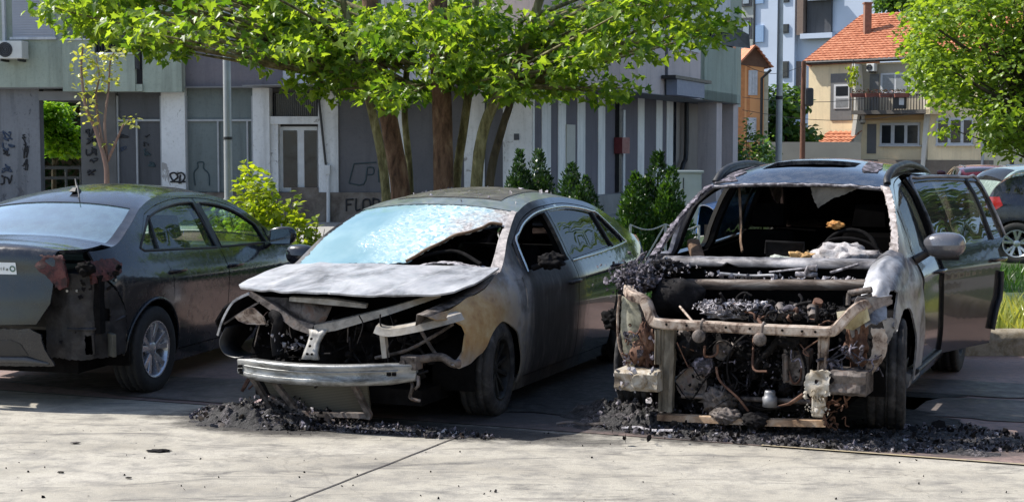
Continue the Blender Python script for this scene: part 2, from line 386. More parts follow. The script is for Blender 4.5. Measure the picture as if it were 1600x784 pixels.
# ---------------------------------------------------------------- car parts
def wheel(root,x,y,side,Rr=.325,w=.215,rim='alloy',tyre=None,steer=0,z=None,camber=0,nsp=5):
    z=Rr if z is None else z
    tyre=tyre or M_rubber; rr=Rr*.64; hw=w/2
    h=MB().lathe([(0.001,hw*.25),(.05,hw*.3),(.12,-hw*.1),(.12,-hw*.25),(0.001,-hw*.25)],n=28)
    hub=h.build('wheel',M_soot if rim!='alloy' else M_rustgrey,root); hub.location=(x,y-side*hw,z); hub.rotation_euler=(R(camber),0,steer+(0 if side>0 else PI))
    half=[(Rr-.006,0)]
    gr=[(-.86,0),(-.60,0),(-.58,.009),(-.50,.009),(-.48,0),(-.14,0),(-.12,.009),(-.03,.009),(-.01,0),(.01,0)]
    prof=[(rr,-hw*.86),(rr+.02,-hw),(Rr*.84,-hw*1.06),(Rr*.95,-hw*.98),(Rr*.985,-hw*.9)]
    g2=[(-.84,0),(-.60,0),(-.585,.009),(-.50,.009),(-.485,0),(-.12,0),(-.105,.009),(-.02,.009),(-.005,0),(.03,0)]
    tread=[(Rr-d,hw*a) for a,d in g2]+[(Rr-d,-hw*a) for a,d in reversed(g2[:-2])]
    prof+=tread+[(Rr*.985,hw*.9),(Rr*.95,hw*.98),(Rr*.84,hw*1.06),(rr+.02,hw),(rr,hw*.86)]
    nseg=96; lo,hi=5,5+len(tread)
    t=MB().lathe(prof,n=nseg,mod=lambda k,j:(-.007 if (lo<=j<hi and (k+(j//5))%3==0) else 0)).build('tyre',tyre,hub)
    m=MB().lathe([(rr+.006,hw*.96),(rr-.004,hw*.97),(rr-.014,hw*.84),(rr-.02,hw*.3),(rr-.03,-hw*.9)],n=48)
    if rim=='alloy':
        for k in range(nsp):
            for s in (-1,1):
                a=2*PI*k/nsp+s*R(13)+R(20)
                def P(r,off,hh): return Vector((r*math.cos(a)-off*math.sin(a),hh,r*math.sin(a)+off*math.cos(a)))
                o=-s*.022
                pr=[(.035,-.014+o*.3),(.035,.014+o*.3),(rr-.012,.024),(rr-.012,-.024)]
                top=[P(r,f,hw*(.68 if r<.1 else .86)) for r,f in pr]; bot=[P(r,f*1.25,hw*.3) for r,f in pr]
                m.add(top+bot,[(0,1,2,3),(7,6,5,4),(0,4,5,1),(1,5,6,2),(2,6,7,3),(3,7,4,0)])
        m.lathe([(.001,hw*.76),(.03,hw*.76),(.055,hw*.68),(.06,hw*.3)],n=20)
        rm=m.build('rim',M_alloy,hub,bevel=.004)
    else:
        for k in range(nsp*2):
            a=2*PI*k/(nsp*2)+R(20)
            def P(r,off,hh): return Vector((r*math.cos(a)-off*math.sin(a),hh,r*math.sin(a)+off*math.cos(a)))
            pr=[(.04,-.012),(.04,.012),(rr-.012,.016),(rr-.012,-.016)]
            top=[P(r,f,hw*(.55 if r<.1 else .8)) for r,f in pr]; bot=[P(r,f,hw*.25) for r,f in pr]
            m.add(top+bot,[(0,1,2,3),(7,6,5,4),(0,4,5,1),(1,5,6,2),(2,6,7,3),(3,7,4,0)])
        m.lathe([(.001,hw*.6),(.03,hw*.6),(.05,hw*.5),(.055,hw*.2)],n=16)
        m.build('rim',M_alloydirty if rim=='sooty' else (M_alloy if rim=='plain' else M_alloydirty),hub,bevel=.003)
    return hub
def wheel_well(root,x,side,y,Rr=.40,depth=.30,z=.33,mat=None):
    m=MB(); pts=[]; n=18
    for k in range(n+1):
        a=PI*k/n*1.16-PI*.08
        pts.append((x+Rr*math.cos(a),z+Rr*math.sin(a)))
    m.sheet([[ (px,side*(y),pz) for px,pz in pts],[(px,side*(y-depth),pz) for px,pz in pts]])
    vs=[(px,side*(y-depth),pz) for px,pz in pts]; m.add(vs,[tuple(range(len(vs)))])
    return m.build('wheel_arch_liner',mat or M_black,root)
def seat(root,x,y,mat=None,tilt=-.22,w=.5,head=True,z=0,bench=False):
    mat=mat or M_seat; M=rot(ry=tilt)
    s=MB().box((x+.22,y,.42+z),(.5,w,.16)).build('seat',mat,root,bevel=.05)
    b=Vector((x-.04,y,.44+z)); MB().box(b+M@Vector((0,0,.30)),(.13,w*.96,.62),M,taper=.84).build('backrest',mat,s,bevel=.05)
    if head:
        MB().box(b+M@Vector((0,0,.72)),(.10,w*.5,.17),M,taper=.85).tube([b+M@Vector((0,-.05,.58)),b+M@Vector((0,-.05,.68))],.008,6).tube([b+M@Vector((0,.05,.58)),b+M@Vector((0,.05,.68))],.008,6).build('headrest',mat,s,bevel=.03)
    return s
def steering_wheel(root,x,y,z,mat,tilt=R(25),r=.185):
    M=rot(ry=-tilt); c=Vector((x,y,z)); m=MB()
    ring=[c+M@Vector((0,r*math.cos(a),r*math.sin(a))) for a in [2*PI*k/28 for k in range(29)]]
    m.tube(ring,.015,8,cap=False)
    for a in (0,PI,-PI/2): m.tube([c+M@Vector((0,.04*math.cos(a),.04*math.sin(a))),c+M@Vector((0,r*math.cos(a),r*math.sin(a)))],.016,6)
    m.box(c,(.05,.13,.12),M)
    return m.build('steering_wheel',mat,root)
def roofline(S,xa,xb,off,n=10): return [(xa+(xb-xa)*i/n,S.zr(xa+(xb-xa)*i/n)-off) for i in range(n+1)]
def off_side(S,sg,d): return lambda x,z:(x,sg*(S.hw(x,z)-d),z)
def side_common(root,S,sg,mat,sp,dfr=None):
    """doors, fender, quarter panel, roof rail strip, sill and glass of one side. sp: dict of positions"""
    f=S.side(sg); P={}
    z0=sp['z0']; fd,bp,rd=sp['fd'],sp['bp'],sp['rd']; ax,rx,ra,rz=sp['ax'],sp['rx'],sp['ra'],sp['rz']
    g=.004; zb=S.zb
    ap=sp['ap']      # x where door frame leaves the belt at the A pillar
    cx=sp['cx']      # rear end of rear door frame at the belt
    rt=sp['rt']      # rear top x of rear door frame
    fr=.05
    rearwin=[(bp-.035,zb(bp)+.012)]+roofline(S,bp-.045,rt+.03,sp.get('wo',.085)+.0,8)+[(cx+.02,zb(cx)+.035),(cx+.05,zb(cx)+.012)]
    frontwin=[(ap-.09,zb(ap)+.012)]+[p for p in roofline(S,ap-.14,bp+.055,sp.get('wo',.085),9) if p[1]>zb(p[0])+.02]+[(bp+.045,zb(bp)+.012)]
    if 'door' in sp['parts']:
        fdoor=[(fd,z0),(fd+.015,.5),(fd,zb(fd)-.02),(ap,zb(ap)+.0)]+[p for p in roofline(S,ap-.04,bp+.01,fr,10) if p[1]>zb(ap)]+[(bp+g,z0)]
        d=panel('door',root,mat,fdoor,f,[frontwin],res=sp.get('res',.05),th=.03,inner=sp.get('inner')); P['fdoor']=d
        if sp.get('fglass'):
            panel('window_glass',d,sp['fglass'],frontwin,off_side(S,sg,.014),res=.12,th=.004)
    aa=arc(rx,rz,ra,0,180,18)
    if 'rdoor' in sp['parts']:
        M=dfr
        cut=[p for p in arc(rx,rz,ra+.03,10,100,10) if p[0]>rd-.0 and p[1]>z0]
        rdoor=[(bp-g,z0)]+roofline(S,bp-g,rt,fr,10)+[(cx-.0,zb(cx)+.03),(rd-.03,zb(rd)-.06),(rd-.0,.74)]+cut[::-1]+[(max([p[0] for p in cut]+[rd+.1]),z0)]
        d=panel('door',root,mat,rdoor,f,[rearwin],res=sp.get('res',.05),th=.035,deform=M,inner=sp.get('inner'),hint=(0,sg,.1)); P['rdoor']=d
        if sp.get('rglass'): panel('window_glass',d,sp['rglass'],rearwin,off_side(S,sg,.014),res=.12,th=.004,deform=M,hint=(0,sg,.1))
        qx=sp.get('qx')
        if qx:
            t=MB(); p=[(qx+.0,zb(qx)+.01),(qx+sp.get('ql',.10),S.zr(qx+.1)-.075)]; q=[]
            for k in range(5):
                xx=p[0][0]+(p[1][0]-p[0][0])*k/4; zz=p[0][1]+(p[1][1]-p[0][1])*k/4; v=off_side(S,sg,.004)(xx,zz); q.append(M(*v) if M else v)
            t.tube(q,.013,6).build('window_divider',M_dark,d)
    if 'quarter' in sp['parts']:
        q=[(rd+.02 if rd<rx+ra else rd,z0)]
        tail=sp['tail']; 
        up=[(rd+.0-g,.70),(rd-.03-g,zb(rd)-.06),(cx-g,zb(cx)+.03)]+roofline(S,rt-g*2,rt,fr,1)
        top=[(x,S.zr(x)-.002) for x in [rt+(tail[0][0]-rt)*k/22 for k in range(23)]]
        body=[p for p in aa if p[0]<rd+.01]
        q=body[::-1] # from rear foot of arch up to front
        if body[0][1]<.66: q+= [(rd-g,.70)]
        q=q+up[1:]+top+tail+[(rx-ra,sp.get('zq',.22))]
        P['quarter']=panel('quarter_panel',root,mat,q,f,[],res=sp.get('res',.05),th=.02)
    if 'rail' in sp['parts']:
        xs=sp['cowl']; a=[(x,S.zr(x)) for x in [xs+(rt-xs)*k/24 for k in range(25)]]
        b=[p for p in roofline(S,ap-.0,rt,fr-.006,22)]; b=[p for p in b if p[1]>zb(ap)]
        P['rail']=panel('pillar_and_roof_rail',root,mat,a+[(rt,S.zr(rt)-fr+.006)]+b[::-1]+[(ap+.0,zb(ap)),(fd+.01,zb(fd)-.02),(fd+.03,zb(fd)-.03),(xs,S.zr(xs)-.05)],f,[],res=.05,th=.03,deform=sp.get('raildef'),hint=(0,sg,.3))
    if 'sill' in sp['parts']:
        P['sill']=panel('sill',root,mat,[(sp['ax']-ra+.0,z0-.01),(rx+ra,z0-.01),(rx+ra,z0-.10),(sp['ax']-ra+.0,z0-.10)],off_side(S,sg,.012),[],res=.1,th=.04)
    if 'lining' in sp['parts']:
        x1=fd; L=[(x1,z0),(rd-.1,z0),(rd-.1,zb(rd)-.03),(x1,zb(x1)-.03)]
        panel('inner_lining',root,M_black,L,off_side(S,sg,.075),[],res=.12,th=.01,deform=None)
        # B pillar
        panel('centre_pillar',root,sp.get('pmat',M_black),[(bp+.05,zb(bp)-.05),(bp-.05,zb(bp)-.05),(bp-.035,S.zr(bp)-.03),(bp+.03,S.zr(bp)-.03)],off_side(S,sg,.045),[],res=.08,th=.03)
    if 'seal' in sp['parts']:
        for wn,dd in ((frontwin,P['fdoor']),(rearwin,P['rdoor'])):
            MB().tube([off_side(S,sg,.002)(*p) for p in wn+wn[:1]],.011,6).build('window_seal',M_dark,dd)
        pc=panel('pillar_cover',P['fdoor'],M_dark,[(bp+.04,zb(bp)+.015),(bp-.03,zb(bp)+.015),(bp-.04,S.zr(bp)-.088),(bp+.05,S.zr(bp)-.092)],off_side(S,sg,-.003),[],res=.06,th=.003)
    if 'trim' in sp['parts']:
        pts=[off_side(S,sg,-.004)(*p) for p in [(ap-.05,zb(ap)+.004)]+[p for p in roofline(S,ap-.10,rt+.03,fr+.022,16) if p[1]>zb(ap)+.02]+[(cx+.0,zb(cx)+.04),(cx+.03,zb(cx)+.006),((cx+bp)/2,zb((cx+bp)/2)+.004),(bp,zb(bp)+.004)]]
        MB().tube(smooth_path(pts,3),.009,6).build('window_trim',M_chrome,root)
    return P
def handle(door,S,sg,x,z,mat,dfr=None):
    m=MB(); 
    D=dfr or (lambda a,b,c:(a,b,c))
    y=S.hw(x,z); pts=[D(x-.10,sg*(y-.01),z),D(x-.08,sg*(y+.028),z+.003),D(x,sg*(y+.036),z+.006),D(x+.08,sg*(y+.028),z+.003),D(x+.10,sg*(y-.01),z)]
    m.tube(smooth_path(pts,4),[.013]*17,8,flat=1.3)
    return m.build('handle',mat,door)
def mirror(door,x,y,z,sg,mat,s=1.0,face=None):
    # housing with the glass at its rear side (towards -x)
    m=MB(); prof=[]
    for i,t in enumerate([0,.15,.4,.75,1.0]):
        dep=[.035,.065,.09,.095,.085][i]*s; prof.append(dep)
    n=14; rows=[]
    for i,(t,k) in enumerate(((0,.45),(.1,.8),(.3,1),(.6,1.02),(.85,.9),(.97,.55),(1,.15))):
        cy=y+sg*(t-.5)*.24*s; row=[]
        for j in range(n):
            a=2*PI*j/n; ca,sa=math.cos(a),math.sin(a)
            row.append((x+(.055*s*k*(1.5 if ca>0 else .65))*math.copysign(abs(ca)**.8,ca),cy,z+.078*s*k*math.copysign(abs(sa)**.75,sa)+.01*t))
        row.append(row[0]); rows.append(row)
    m.sheet(rows); m.add([r for r in rows[0][:-1]],[tuple(range(n))]); m.add([r for r in rows[-1][:-1]],[tuple(range(n))])
    h=m.build('side_mirror',mat,door,sub=1)
    MB().tube([(x+.0,y-sg*.09*s,z-.04*s),(x+.03,y-sg*.17*s,z-.09*s)],[.028*s,.035*s],8,flat=.6).build('mirror_arm',M_dark,h)
    if face:
        g=MB(); g.add([(x-.040*s,y+sg*(a-.5)*.2*s,z+b*.062*s) for a,b in ((.04,-.7),(.12,.9),(.85,1),(.97,.3),(.9,-.9),(.1,-.95))],[tuple(range(6))]); g.build('mirror_glass',face,h)
    return h
def chips(n,fn,smin,smax,seed=1,flat=.5,mb=None):
    rnd=random.Random(seed); m=mb or MB()
    for i in range(n):
        c=Vector(fn(rnd)); s=rnd.uniform(smin,smax)*(1 if rnd.random()<.85 else 1.8); Mx=rot(rnd.uniform(0,6),rnd.uniform(0,6),rnd.uniform(0,6))
        k=rnd.choice((4,5,6)); vs=[]
        for j in range(k): 
            a=2*PI*j/k; vs.append(c+Mx@Vector((s*math.cos(a)*rnd.uniform(.5,1.2),s*math.sin(a)*rnd.uniform(.5,1.2),s*flat*rnd.uniform(-.5,.5))))
        top=c+Mx@Vector((0,0,s*flat*rnd.uniform(.3,1))); bot=c-Mx@Vector((0,0,s*flat*.5))
        vs+=[top,bot]; m.add(vs,[(j,(j+1)%k,k) for j in range(k)]+[((j+1)%k,j,k+1) for j in range(k)])
    return m
def wires(n,fa,fb,r,seed=1,sag=.1,mb=None,wig=.05,seg=7):
    rnd=random.Random(seed); m=mb or MB()
    for i in range(n):
        a=Vector(fa(rnd)); b=Vector(fb(rnd,a)); pts=[]
        for k in range(4):
            t=k/3; pts.append(a.lerp(b,t)+Vector((rnd.uniform(-wig,wig),rnd.uniform(-wig,wig),rnd.uniform(-wig,wig)-sag*math.sin(PI*t))))
        m.tube(smooth_path(pts,4),r*rnd.uniform(.6,1.6),5)
    return m
def box_rnd(lo,hi): return lambda r:[r.uniform(a,b) for a,b in zip(lo,hi)]
def lump(name,mat,parent,c,size,seed=1,rough=.25,n=40,sub=0,floor=None,freq=3.5):
    """rough closed lump"""
    m=MB(); rows=[]; n=max(n,40) if rough>.15 else n
    c=Vector(c)
    for i in range(n//2+1):
        th=PI*i/(n//2); row=[]
        for j in range(n):
            a=2*PI*j/n; d=Vector((math.sin(th)*math.cos(a),math.sin(th)*math.sin(a),math.cos(th)))
            k=1+rough*mnoise.noise(d*freq*.6+Vector((seed*3.1,0,0)))*2+rough*.7*mnoise.noise(d*freq*1.6+Vector((seed,5,0)))+rough*.22*mnoise.noise(d*freq*3+Vector((seed,5,3)))
            p=Vector((d.x*size[0],d.y*size[1],d.z*size[2]))*k*.5+c
            if floor is not None: p.z=max(p.z,floor)
            row.append(p)
        row.append(row[0]); rows.append(row)
    m.sheet(rows,smooth=True); return m.build(name,mat,parent,sub=sub)
def heading(d,s):
    t=R(d); return math.atan2(s*math.cos(t),s*math.sin(t))
# ================================================================ LEFT CAR (dark sedan seen from behind)
def car_left():
    root=empty('parked_car',(-3.11,12.27,0),heading(14.5,1),'charcoal sedan seen from behind with white sticker on its boot and melted tail light','car')
    W=[(2.15,.60),(2.0,.76),(1.7,.85),(1.2,.885),(.5,.895),(-.6,.895),(-1.3,.89),(-1.7,.865),(-1.95,.80),(-2.08,.72),(-2.15,.60)]
    zb=[(2.1,.80),(1.3,.92),(1.0,.945),(0,.965),(-1.0,1.0),(-1.5,1.02),(-2.1,1.02)]
    lower=[(.15,.075),(.35,.03),(.55,.010),(.70,0.0),(.80,.006),(.88,.022),(.94,.044),(1,.075)]
    upper=[(0,.075),(.04,.10),(.15,.155),(.3,.24),(.42,.335),(.47,.40),(.52,.50)]
    edge=[(0,2.0,.76),(.5,1.6,.88),(1,1.15,.965),(1.5,.80,1.18),(2,.40,1.355),(2.5,.05,1.41),(3,-.35,1.425),(3.5,-.75,1.395),(4,-1.05,1.335),(4.5,-1.38,1.205),(5,-1.68,1.085),(5.5,-1.9,1.065),(6,-2.07,1.07),(6.2,-2.10,1.03),(6.6,-2.11,.90),(7,-2.13,.72),(7.5,-2.15,.5),(8,-2.12,.30)]
    bow=[(0,.06),(1,.08),(2,.06),(3,.065),(4,.06),(5,.07),(6,.05),(6.5,.05),(7,.06),(8,.06)]
    S=Skin(W,zb,lower,upper,edge,bow)
    S.crease=lambda x,z: .014*math.exp(-((z-(.79-.02*x))/.075)**2)*max(0,min(1,(x+1.8)*2))*max(0,min(1,(1.5-x)*2))
    M=M_charcoal
    sp=dict(z0=.27,fd=.86,bp=-.12,rd=-1.05,ax=1.33,rx=-1.32,ra=.365,rz=.315,ap=.90,cx=-1.38,rt=-1.08,cowl=1.15,tail=[(-1.93,.98),(-1.90,.90),(-1.80,.80),(-1.74,.70),(-1.70,.62),(-1.68,.45)],parts=('door','rdoor','quarter','rail','sill','lining','seal'),fglass=M_clear,rglass=M_clear,qx=-1.12,ql=.10,inner=M_dark,zq=.42)
    for sg in (-1,1):
        s2=dict(sp)
        if sg>0: s2['tail']=[(-2.05,1.0),(-2.05,.6),(-2.0,.3)]
        P=side_common(root,S,sg,M,s2)
        handle(P['fdoor'],S,sg,.02,.83,M); handle(P['rdoor'],S,sg,-.98,.86,M)
        fen=[(.86+.005,.27),(.88,.5),(.865,.92),(1.15,.955),(1.6,.86),(2.0,.74),(2.1,.6),(2.1,.3)]+arc(1.33,.315,.365,0,180,16)
        panel('fender',root,M,fen,S.side(sg),[],res=.09,th=.02)
        mirror(P['fdoor'],.74,sg*.99,1.02,sg,M,1.05,M_mirror)
        wheel(root,1.33,sg*.885,sg,.315,.2); wheel(root,-1.32,sg*.885,sg,.315,.2)
        wheel_well(root,1.33,sg,.86,.36); wheel_well(root,-1.32,sg,.86,.36)
        # black cladding of the arch, scuffed
        lip=[off_side(S,sg,-.006)(*p) for p in arc(-1.32,.315,.372,0,175,20)]
        MB().tube(lip,.011,6).build('arch_lip',M,root)
    panel('hood',root,M,[(.1,-.9),(.95,-.95),(.95,.95),(.1,.9)],S.top,[],res=.1,metric=(.9,.8))
    panel('windscreen',root,M_clear,[(1.03,-.92),(1.95,-.93),(1.95,.93),(1.03,.92)],S.top,[],res=.1,metric=(1,.7),th=.005)
    panel('roof',root,M,[(1.95,-1),(4.02,-1),(4.02,1),(1.95,1)],S.top,[],res=.07,metric=(.8,.6),th=.03,inner=M_dark)
    rim=[(4.02,-1),(5.05,-1),(5.05,1),(4.02,1)]; hole=[(4.10,-.90),(4.96,-.90),(4.96,.90),(4.10,.90)]
    panel('rear_window_frame',root,M,rim,S.top,[hole],res=.06,metric=(.7,.7),th=.02)
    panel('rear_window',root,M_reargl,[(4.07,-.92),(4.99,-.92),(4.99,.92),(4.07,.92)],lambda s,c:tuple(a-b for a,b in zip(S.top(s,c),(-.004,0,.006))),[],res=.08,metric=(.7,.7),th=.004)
    tr=panel('boot_lid',root,M,[(5.06,-.9),(6.0,-.91),(6.3,-.90),(6.62,-.84),(7.0,-.84),(7.32,-.74),(7.36,0),(7.32,.62),(7.0,.66),(6.62,.70),(6.3,.86),(6.0,.91),(5.06,.9)],S.top,[],res=.045,metric=(.45,.75),th=.02)
    # small round-cornered sticker with lettering and a green ring
    st=MB(); cx,cz=-2.185,.955
    def stk(y,z,d=0):  # follow the lid
        best=min(range(600,720),key=lambda i:abs(S.top(i/100,0)[2]-z)); q=S.top(best/100,y/.62); return (q[0]-.004-d,q[1],z)
    y0,y1,z0,z1=-.275,-.125,.915,.995
    rows=[[stk(y0+(y1-y0)*i/6,z0+(z1-z0)*j/3) for i in range(7)] for j in range(4)]
    white=simple('sticker_white',(.72,.74,.73),.5,var=.05); grn=simple('sticker_green',(.03,.10,.06),.5,var=.1)
    sk=st.sheet(rows).build('sticker',white,tr)
    ri=MB(); cy=-.25; czz=.953
    a=[[stk(cy+r*math.cos(t),czz+r*math.sin(t),.003) for t in [2*PI*k/24 for k in range(25)]] for r in (.0125,.021)]
    ri.sheet(a).build('ring_emblem',grn,sk)
    def glyph(lines,ox,name):
        g=MB()
        for (a,b),(c,d) in lines:
            p=Vector(stk(ox-a*.011,.945+b*.017,.003)); q=Vector(stk(ox-c*.011,.945+d*.017,.003)); g.tube([p,q],.0016,5)
        return g
    L={'a':[((0,.6),(.9,.6)),((.9,.6),(.9,0)),((.9,0),(0,0)),((0,0),(0,.32)),((0,.32),(.9,.32))],'l':[((.4,0),(.4,1))],'f':[((.3,0),(.3,1)),((.3,1),(.9,1)),((0,.55),(.8,.55))]}
    g=MB()
    for ch,ox in zip('alfa',(-.140,-.162,-.182,-.204)):
        for (a,b),(c,d) in L[ch]: g.tube([stk(ox-a*.012,.942+b*.02,.003),stk(ox-c*.012,.942+d*.02,.003)],.0018,5)
    g.build('lettering',simple('sticker_grey_ink',(.07,.09,.08),.6),sk)
    # tail lights: intact on the left, melted on the right
    red=simple('red_lens',(.30,.012,.012),.18,var=.3,coat=.6); melted=burnt('melted_red_lens',[(.32,(.012,.007,.007)),(.46,(.045,.014,.013)),(.6,(.11,.032,.03)),(.8,(.12,.06,.05))],22,.5,0,.8)
    panel('tail_light',root,red,[(6.22,.70),(6.22,.99),(6.65,.99),(6.72,.73)],S.top,[],res=.04,metric=(.45,.75),th=.03)
    def mel(x,y,z):
        v=mnoise.noise(Vector((x*9,y*9,z*9)))*.012; return (x-v,y+v*.6,z+mnoise.noise(Vector((x*6,y*6,z*6+9)))*.008)
    t1=panel('tail_light',root,melted,[(6.16,-.66),(6.14,-.99),(6.42,-.99),(6.75,-.98),(6.80,-.90),(6.60,-.78),(6.42,-.66)],S.top,[],res=.03,metric=(.45,.75),th=.03,deform=mel,jag=.008); t1['label']='melted red tail light with a charred hole'
    t2=panel('lamp_wing',t1,melted,[(-2.0,1.0),(-1.75,1.01),(-1.70,.97),(-1.76,.90),(-1.86,.86),(-2.0,.85)],off_side(S,-1,-.006),[],res=.03,th=.03,deform=mel,jag=.008,hint=(-.3,-1,0))
    lump('charred_socket',M_black,t1,(-2.03,-.74,.95),(.08,.12,.09),3,.3)
    lump('charred_socket',M_black,t1,(-1.83,-.875,.95),(.05,.03,.04),5,.3)
    # body corner laid bare behind the missing bumper end
    def crn(u,v):   # u round the corner 0..1 , v height
        x=[(0,-2.02,-.42),(.35,-2.03,-.62),(.6,-1.97,-.75),(.8,-1.86,-.82),(1,-1.70,-.86)]
        for i in range(4):
            if u<=x[i+1][0] or i==3:
                t=(u-x[i][0])/(x[i+1][0]-x[i][0]); X=x[i][1]+(x[i+1][1]-x[i][1])*t; Y=x[i][2]+(x[i+1][2]-x[i][2])*t; break
        return (X+.012*mnoise.noise(Vector((u*7,v*7,0))),Y,v)
    cb=burnt('sooty_charcoal_sheet',[(.3,(.008,.008,.009)),(.5,(.024,.023,.025)),(.66,(.05,.048,.05)),(.85,(.12,.11,.10))],7,.5,.2,.3)
    c=panel('bare_corner_panel',root,cb,[(0,.90),(0,.34),(.45,.32),(.98,.34),(1,.62),(.9,.78),(.7,.88),(.4,.92)],crn,[[(.62,.67),(.62,.58),(.80,.58),(.80,.67)],[(.50,.49),(.50,.36),(.60,.36),(.60,.49)]],res=.03,metric=(.75,1),th=.012,jag=.006,hint=(-1,-.6,0))
    MB().b2((-1.96,-.80,.5),(-1.7,-.5,.9)).build('void_backing',M_black,c)
    m=MB().tube([crn(.30,.54),crn(.6,.535),crn(.97,.60)],.018,6,flat=.5).tube([crn(.60,.50),crn(.61,.36)],.012,6); m.build('bumper_bracket',cb,c)
    MB().box(Vector(crn(.80,.42))+Vector((-.03,-.03,0)),(.03,.12,.16),rot(rz=-.75)).build('hanging_plate',burnt('olive_grey_flap',[(.3,(.03,.03,.026)),(.6,(.085,.082,.068)),(.8,(.14,.13,.11))],9,.8,0,.3),c,bevel=.006)
    k=chips(26,lambda r:Vector(crn(r.uniform(.15,1),r.choice((r.uniform(.80,.93),r.uniform(.34,.9)))))+Vector((-.02,-.015,0)),.008,.022,4); k.build('molten_drips',M_soot,c)
    for u,v in ((.3,.80),(.42,.80),(.88,.86),(.82,.38)): p=Vector(crn(u,v)); MB().tube([p,p+Vector((-.02,-.012,0))],.009,8).build('bolt_head',M_alu,c)
    # rear bumper, broken off at its right end
    bump=panel('rear_bumper',root,M,[(7.38,1),(7.40,.0),(7.38,-.70),(7.46,-.84),(7.7,-.86),(8.0,-.92),(8,1)],lambda s,c:(lambda q:(q[0]-.03,q[1],q[2]))(S.top(s,c)),[],res=.05,metric=(.4,.75),th=.02,hint=(-1,0,0),jag=.004)
    panel('bumper_insert',bump,M_dark,[(7.55,.75),(7.55,-.48),(7.62,-.60),(7.80,-.66),(7.82,.75)],lambda s,c:(lambda q:(q[0]-.034,q[1],q[2]))(S.top(s,c)),[],res=.06,metric=(.4,.75),th=.006,hint=(-1,0,0))
    bl=MB()
    def bs(s,c,d): q=S.top(s,c); return (q[0]-.03-d,q[1],q[2])
    bl.tube([bs(7.88,.8,.01),bs(7.88,0,.012),bs(7.88,-.62,.012),bs(7.96,-.86,.0)],[.022,.022,.022,.01],8); bl.build('bumper_lip',simple('grey_lip',(.06,.06,.062),.45,var=.3),bump)
    MB().b2((-2.14,-.3,.59),(-2.175,.3,.72)).build('plate_recess',M_dark,bump,bevel=.01)
    # floor, interior, antenna
    MB().b2((-1.95,-.62,.22),(1.9,.62,.34)).build('underbody',M_black,root)
    MB().b2((.75,-.68,.55),(1.1,.68,.95)).build('dashboard',M_dark,root,bevel=.05)
    MB().b2((-1.9,-.66,.5),(-1.35,.66,.93)).build('parcel_shelf',M_dark,root,bevel=.03)
    for y in (-.37,.37): seat(root,.0,y)
    s=MB().box((-.85,0,.42),(.5,1.2,.18)).build('seat',M_seat,root,bevel=.05)
    MB().box((-1.12,0,.70),(.14,1.2,.58),rot(ry=-.3)).build('backrest',M_seat,s,bevel=.05)
    for y in (-.38,.38): MB().box((-1.22,y,1.02),(.10,.26,.17),rot(ry=-.3)).build('headrest',M_seat,s,bevel=.03)
    steering_wheel(root,.62,.37,.88,M_dark)
    a=MB().box((-.93,0,1.43),(.11,.05,.035),rot(ry=-.25),taper=.5).tube([(-.95,0,1.44),(-1.14,0,1.36+.28)],[.006,.003],6); a2=S.top(3.7,0)
    an=MB().box((a2[0],0,a2[2]+.012),(.13,.055,.035),rot(ry=.2),taper=.5).tube([(a2[0]+.02,0,a2[2]+.02),(a2[0]+.07,.05,a2[2]+.10)],[.014,.005],6).tube([(a2[0]+.0,-.01,a2[2]+.045),(a2[0]-.25,-.17,a2[2]-.035)],[.007,.004],6)
    an.build('antenna',M_dark,root)
    return root
CAR_L=car_left()
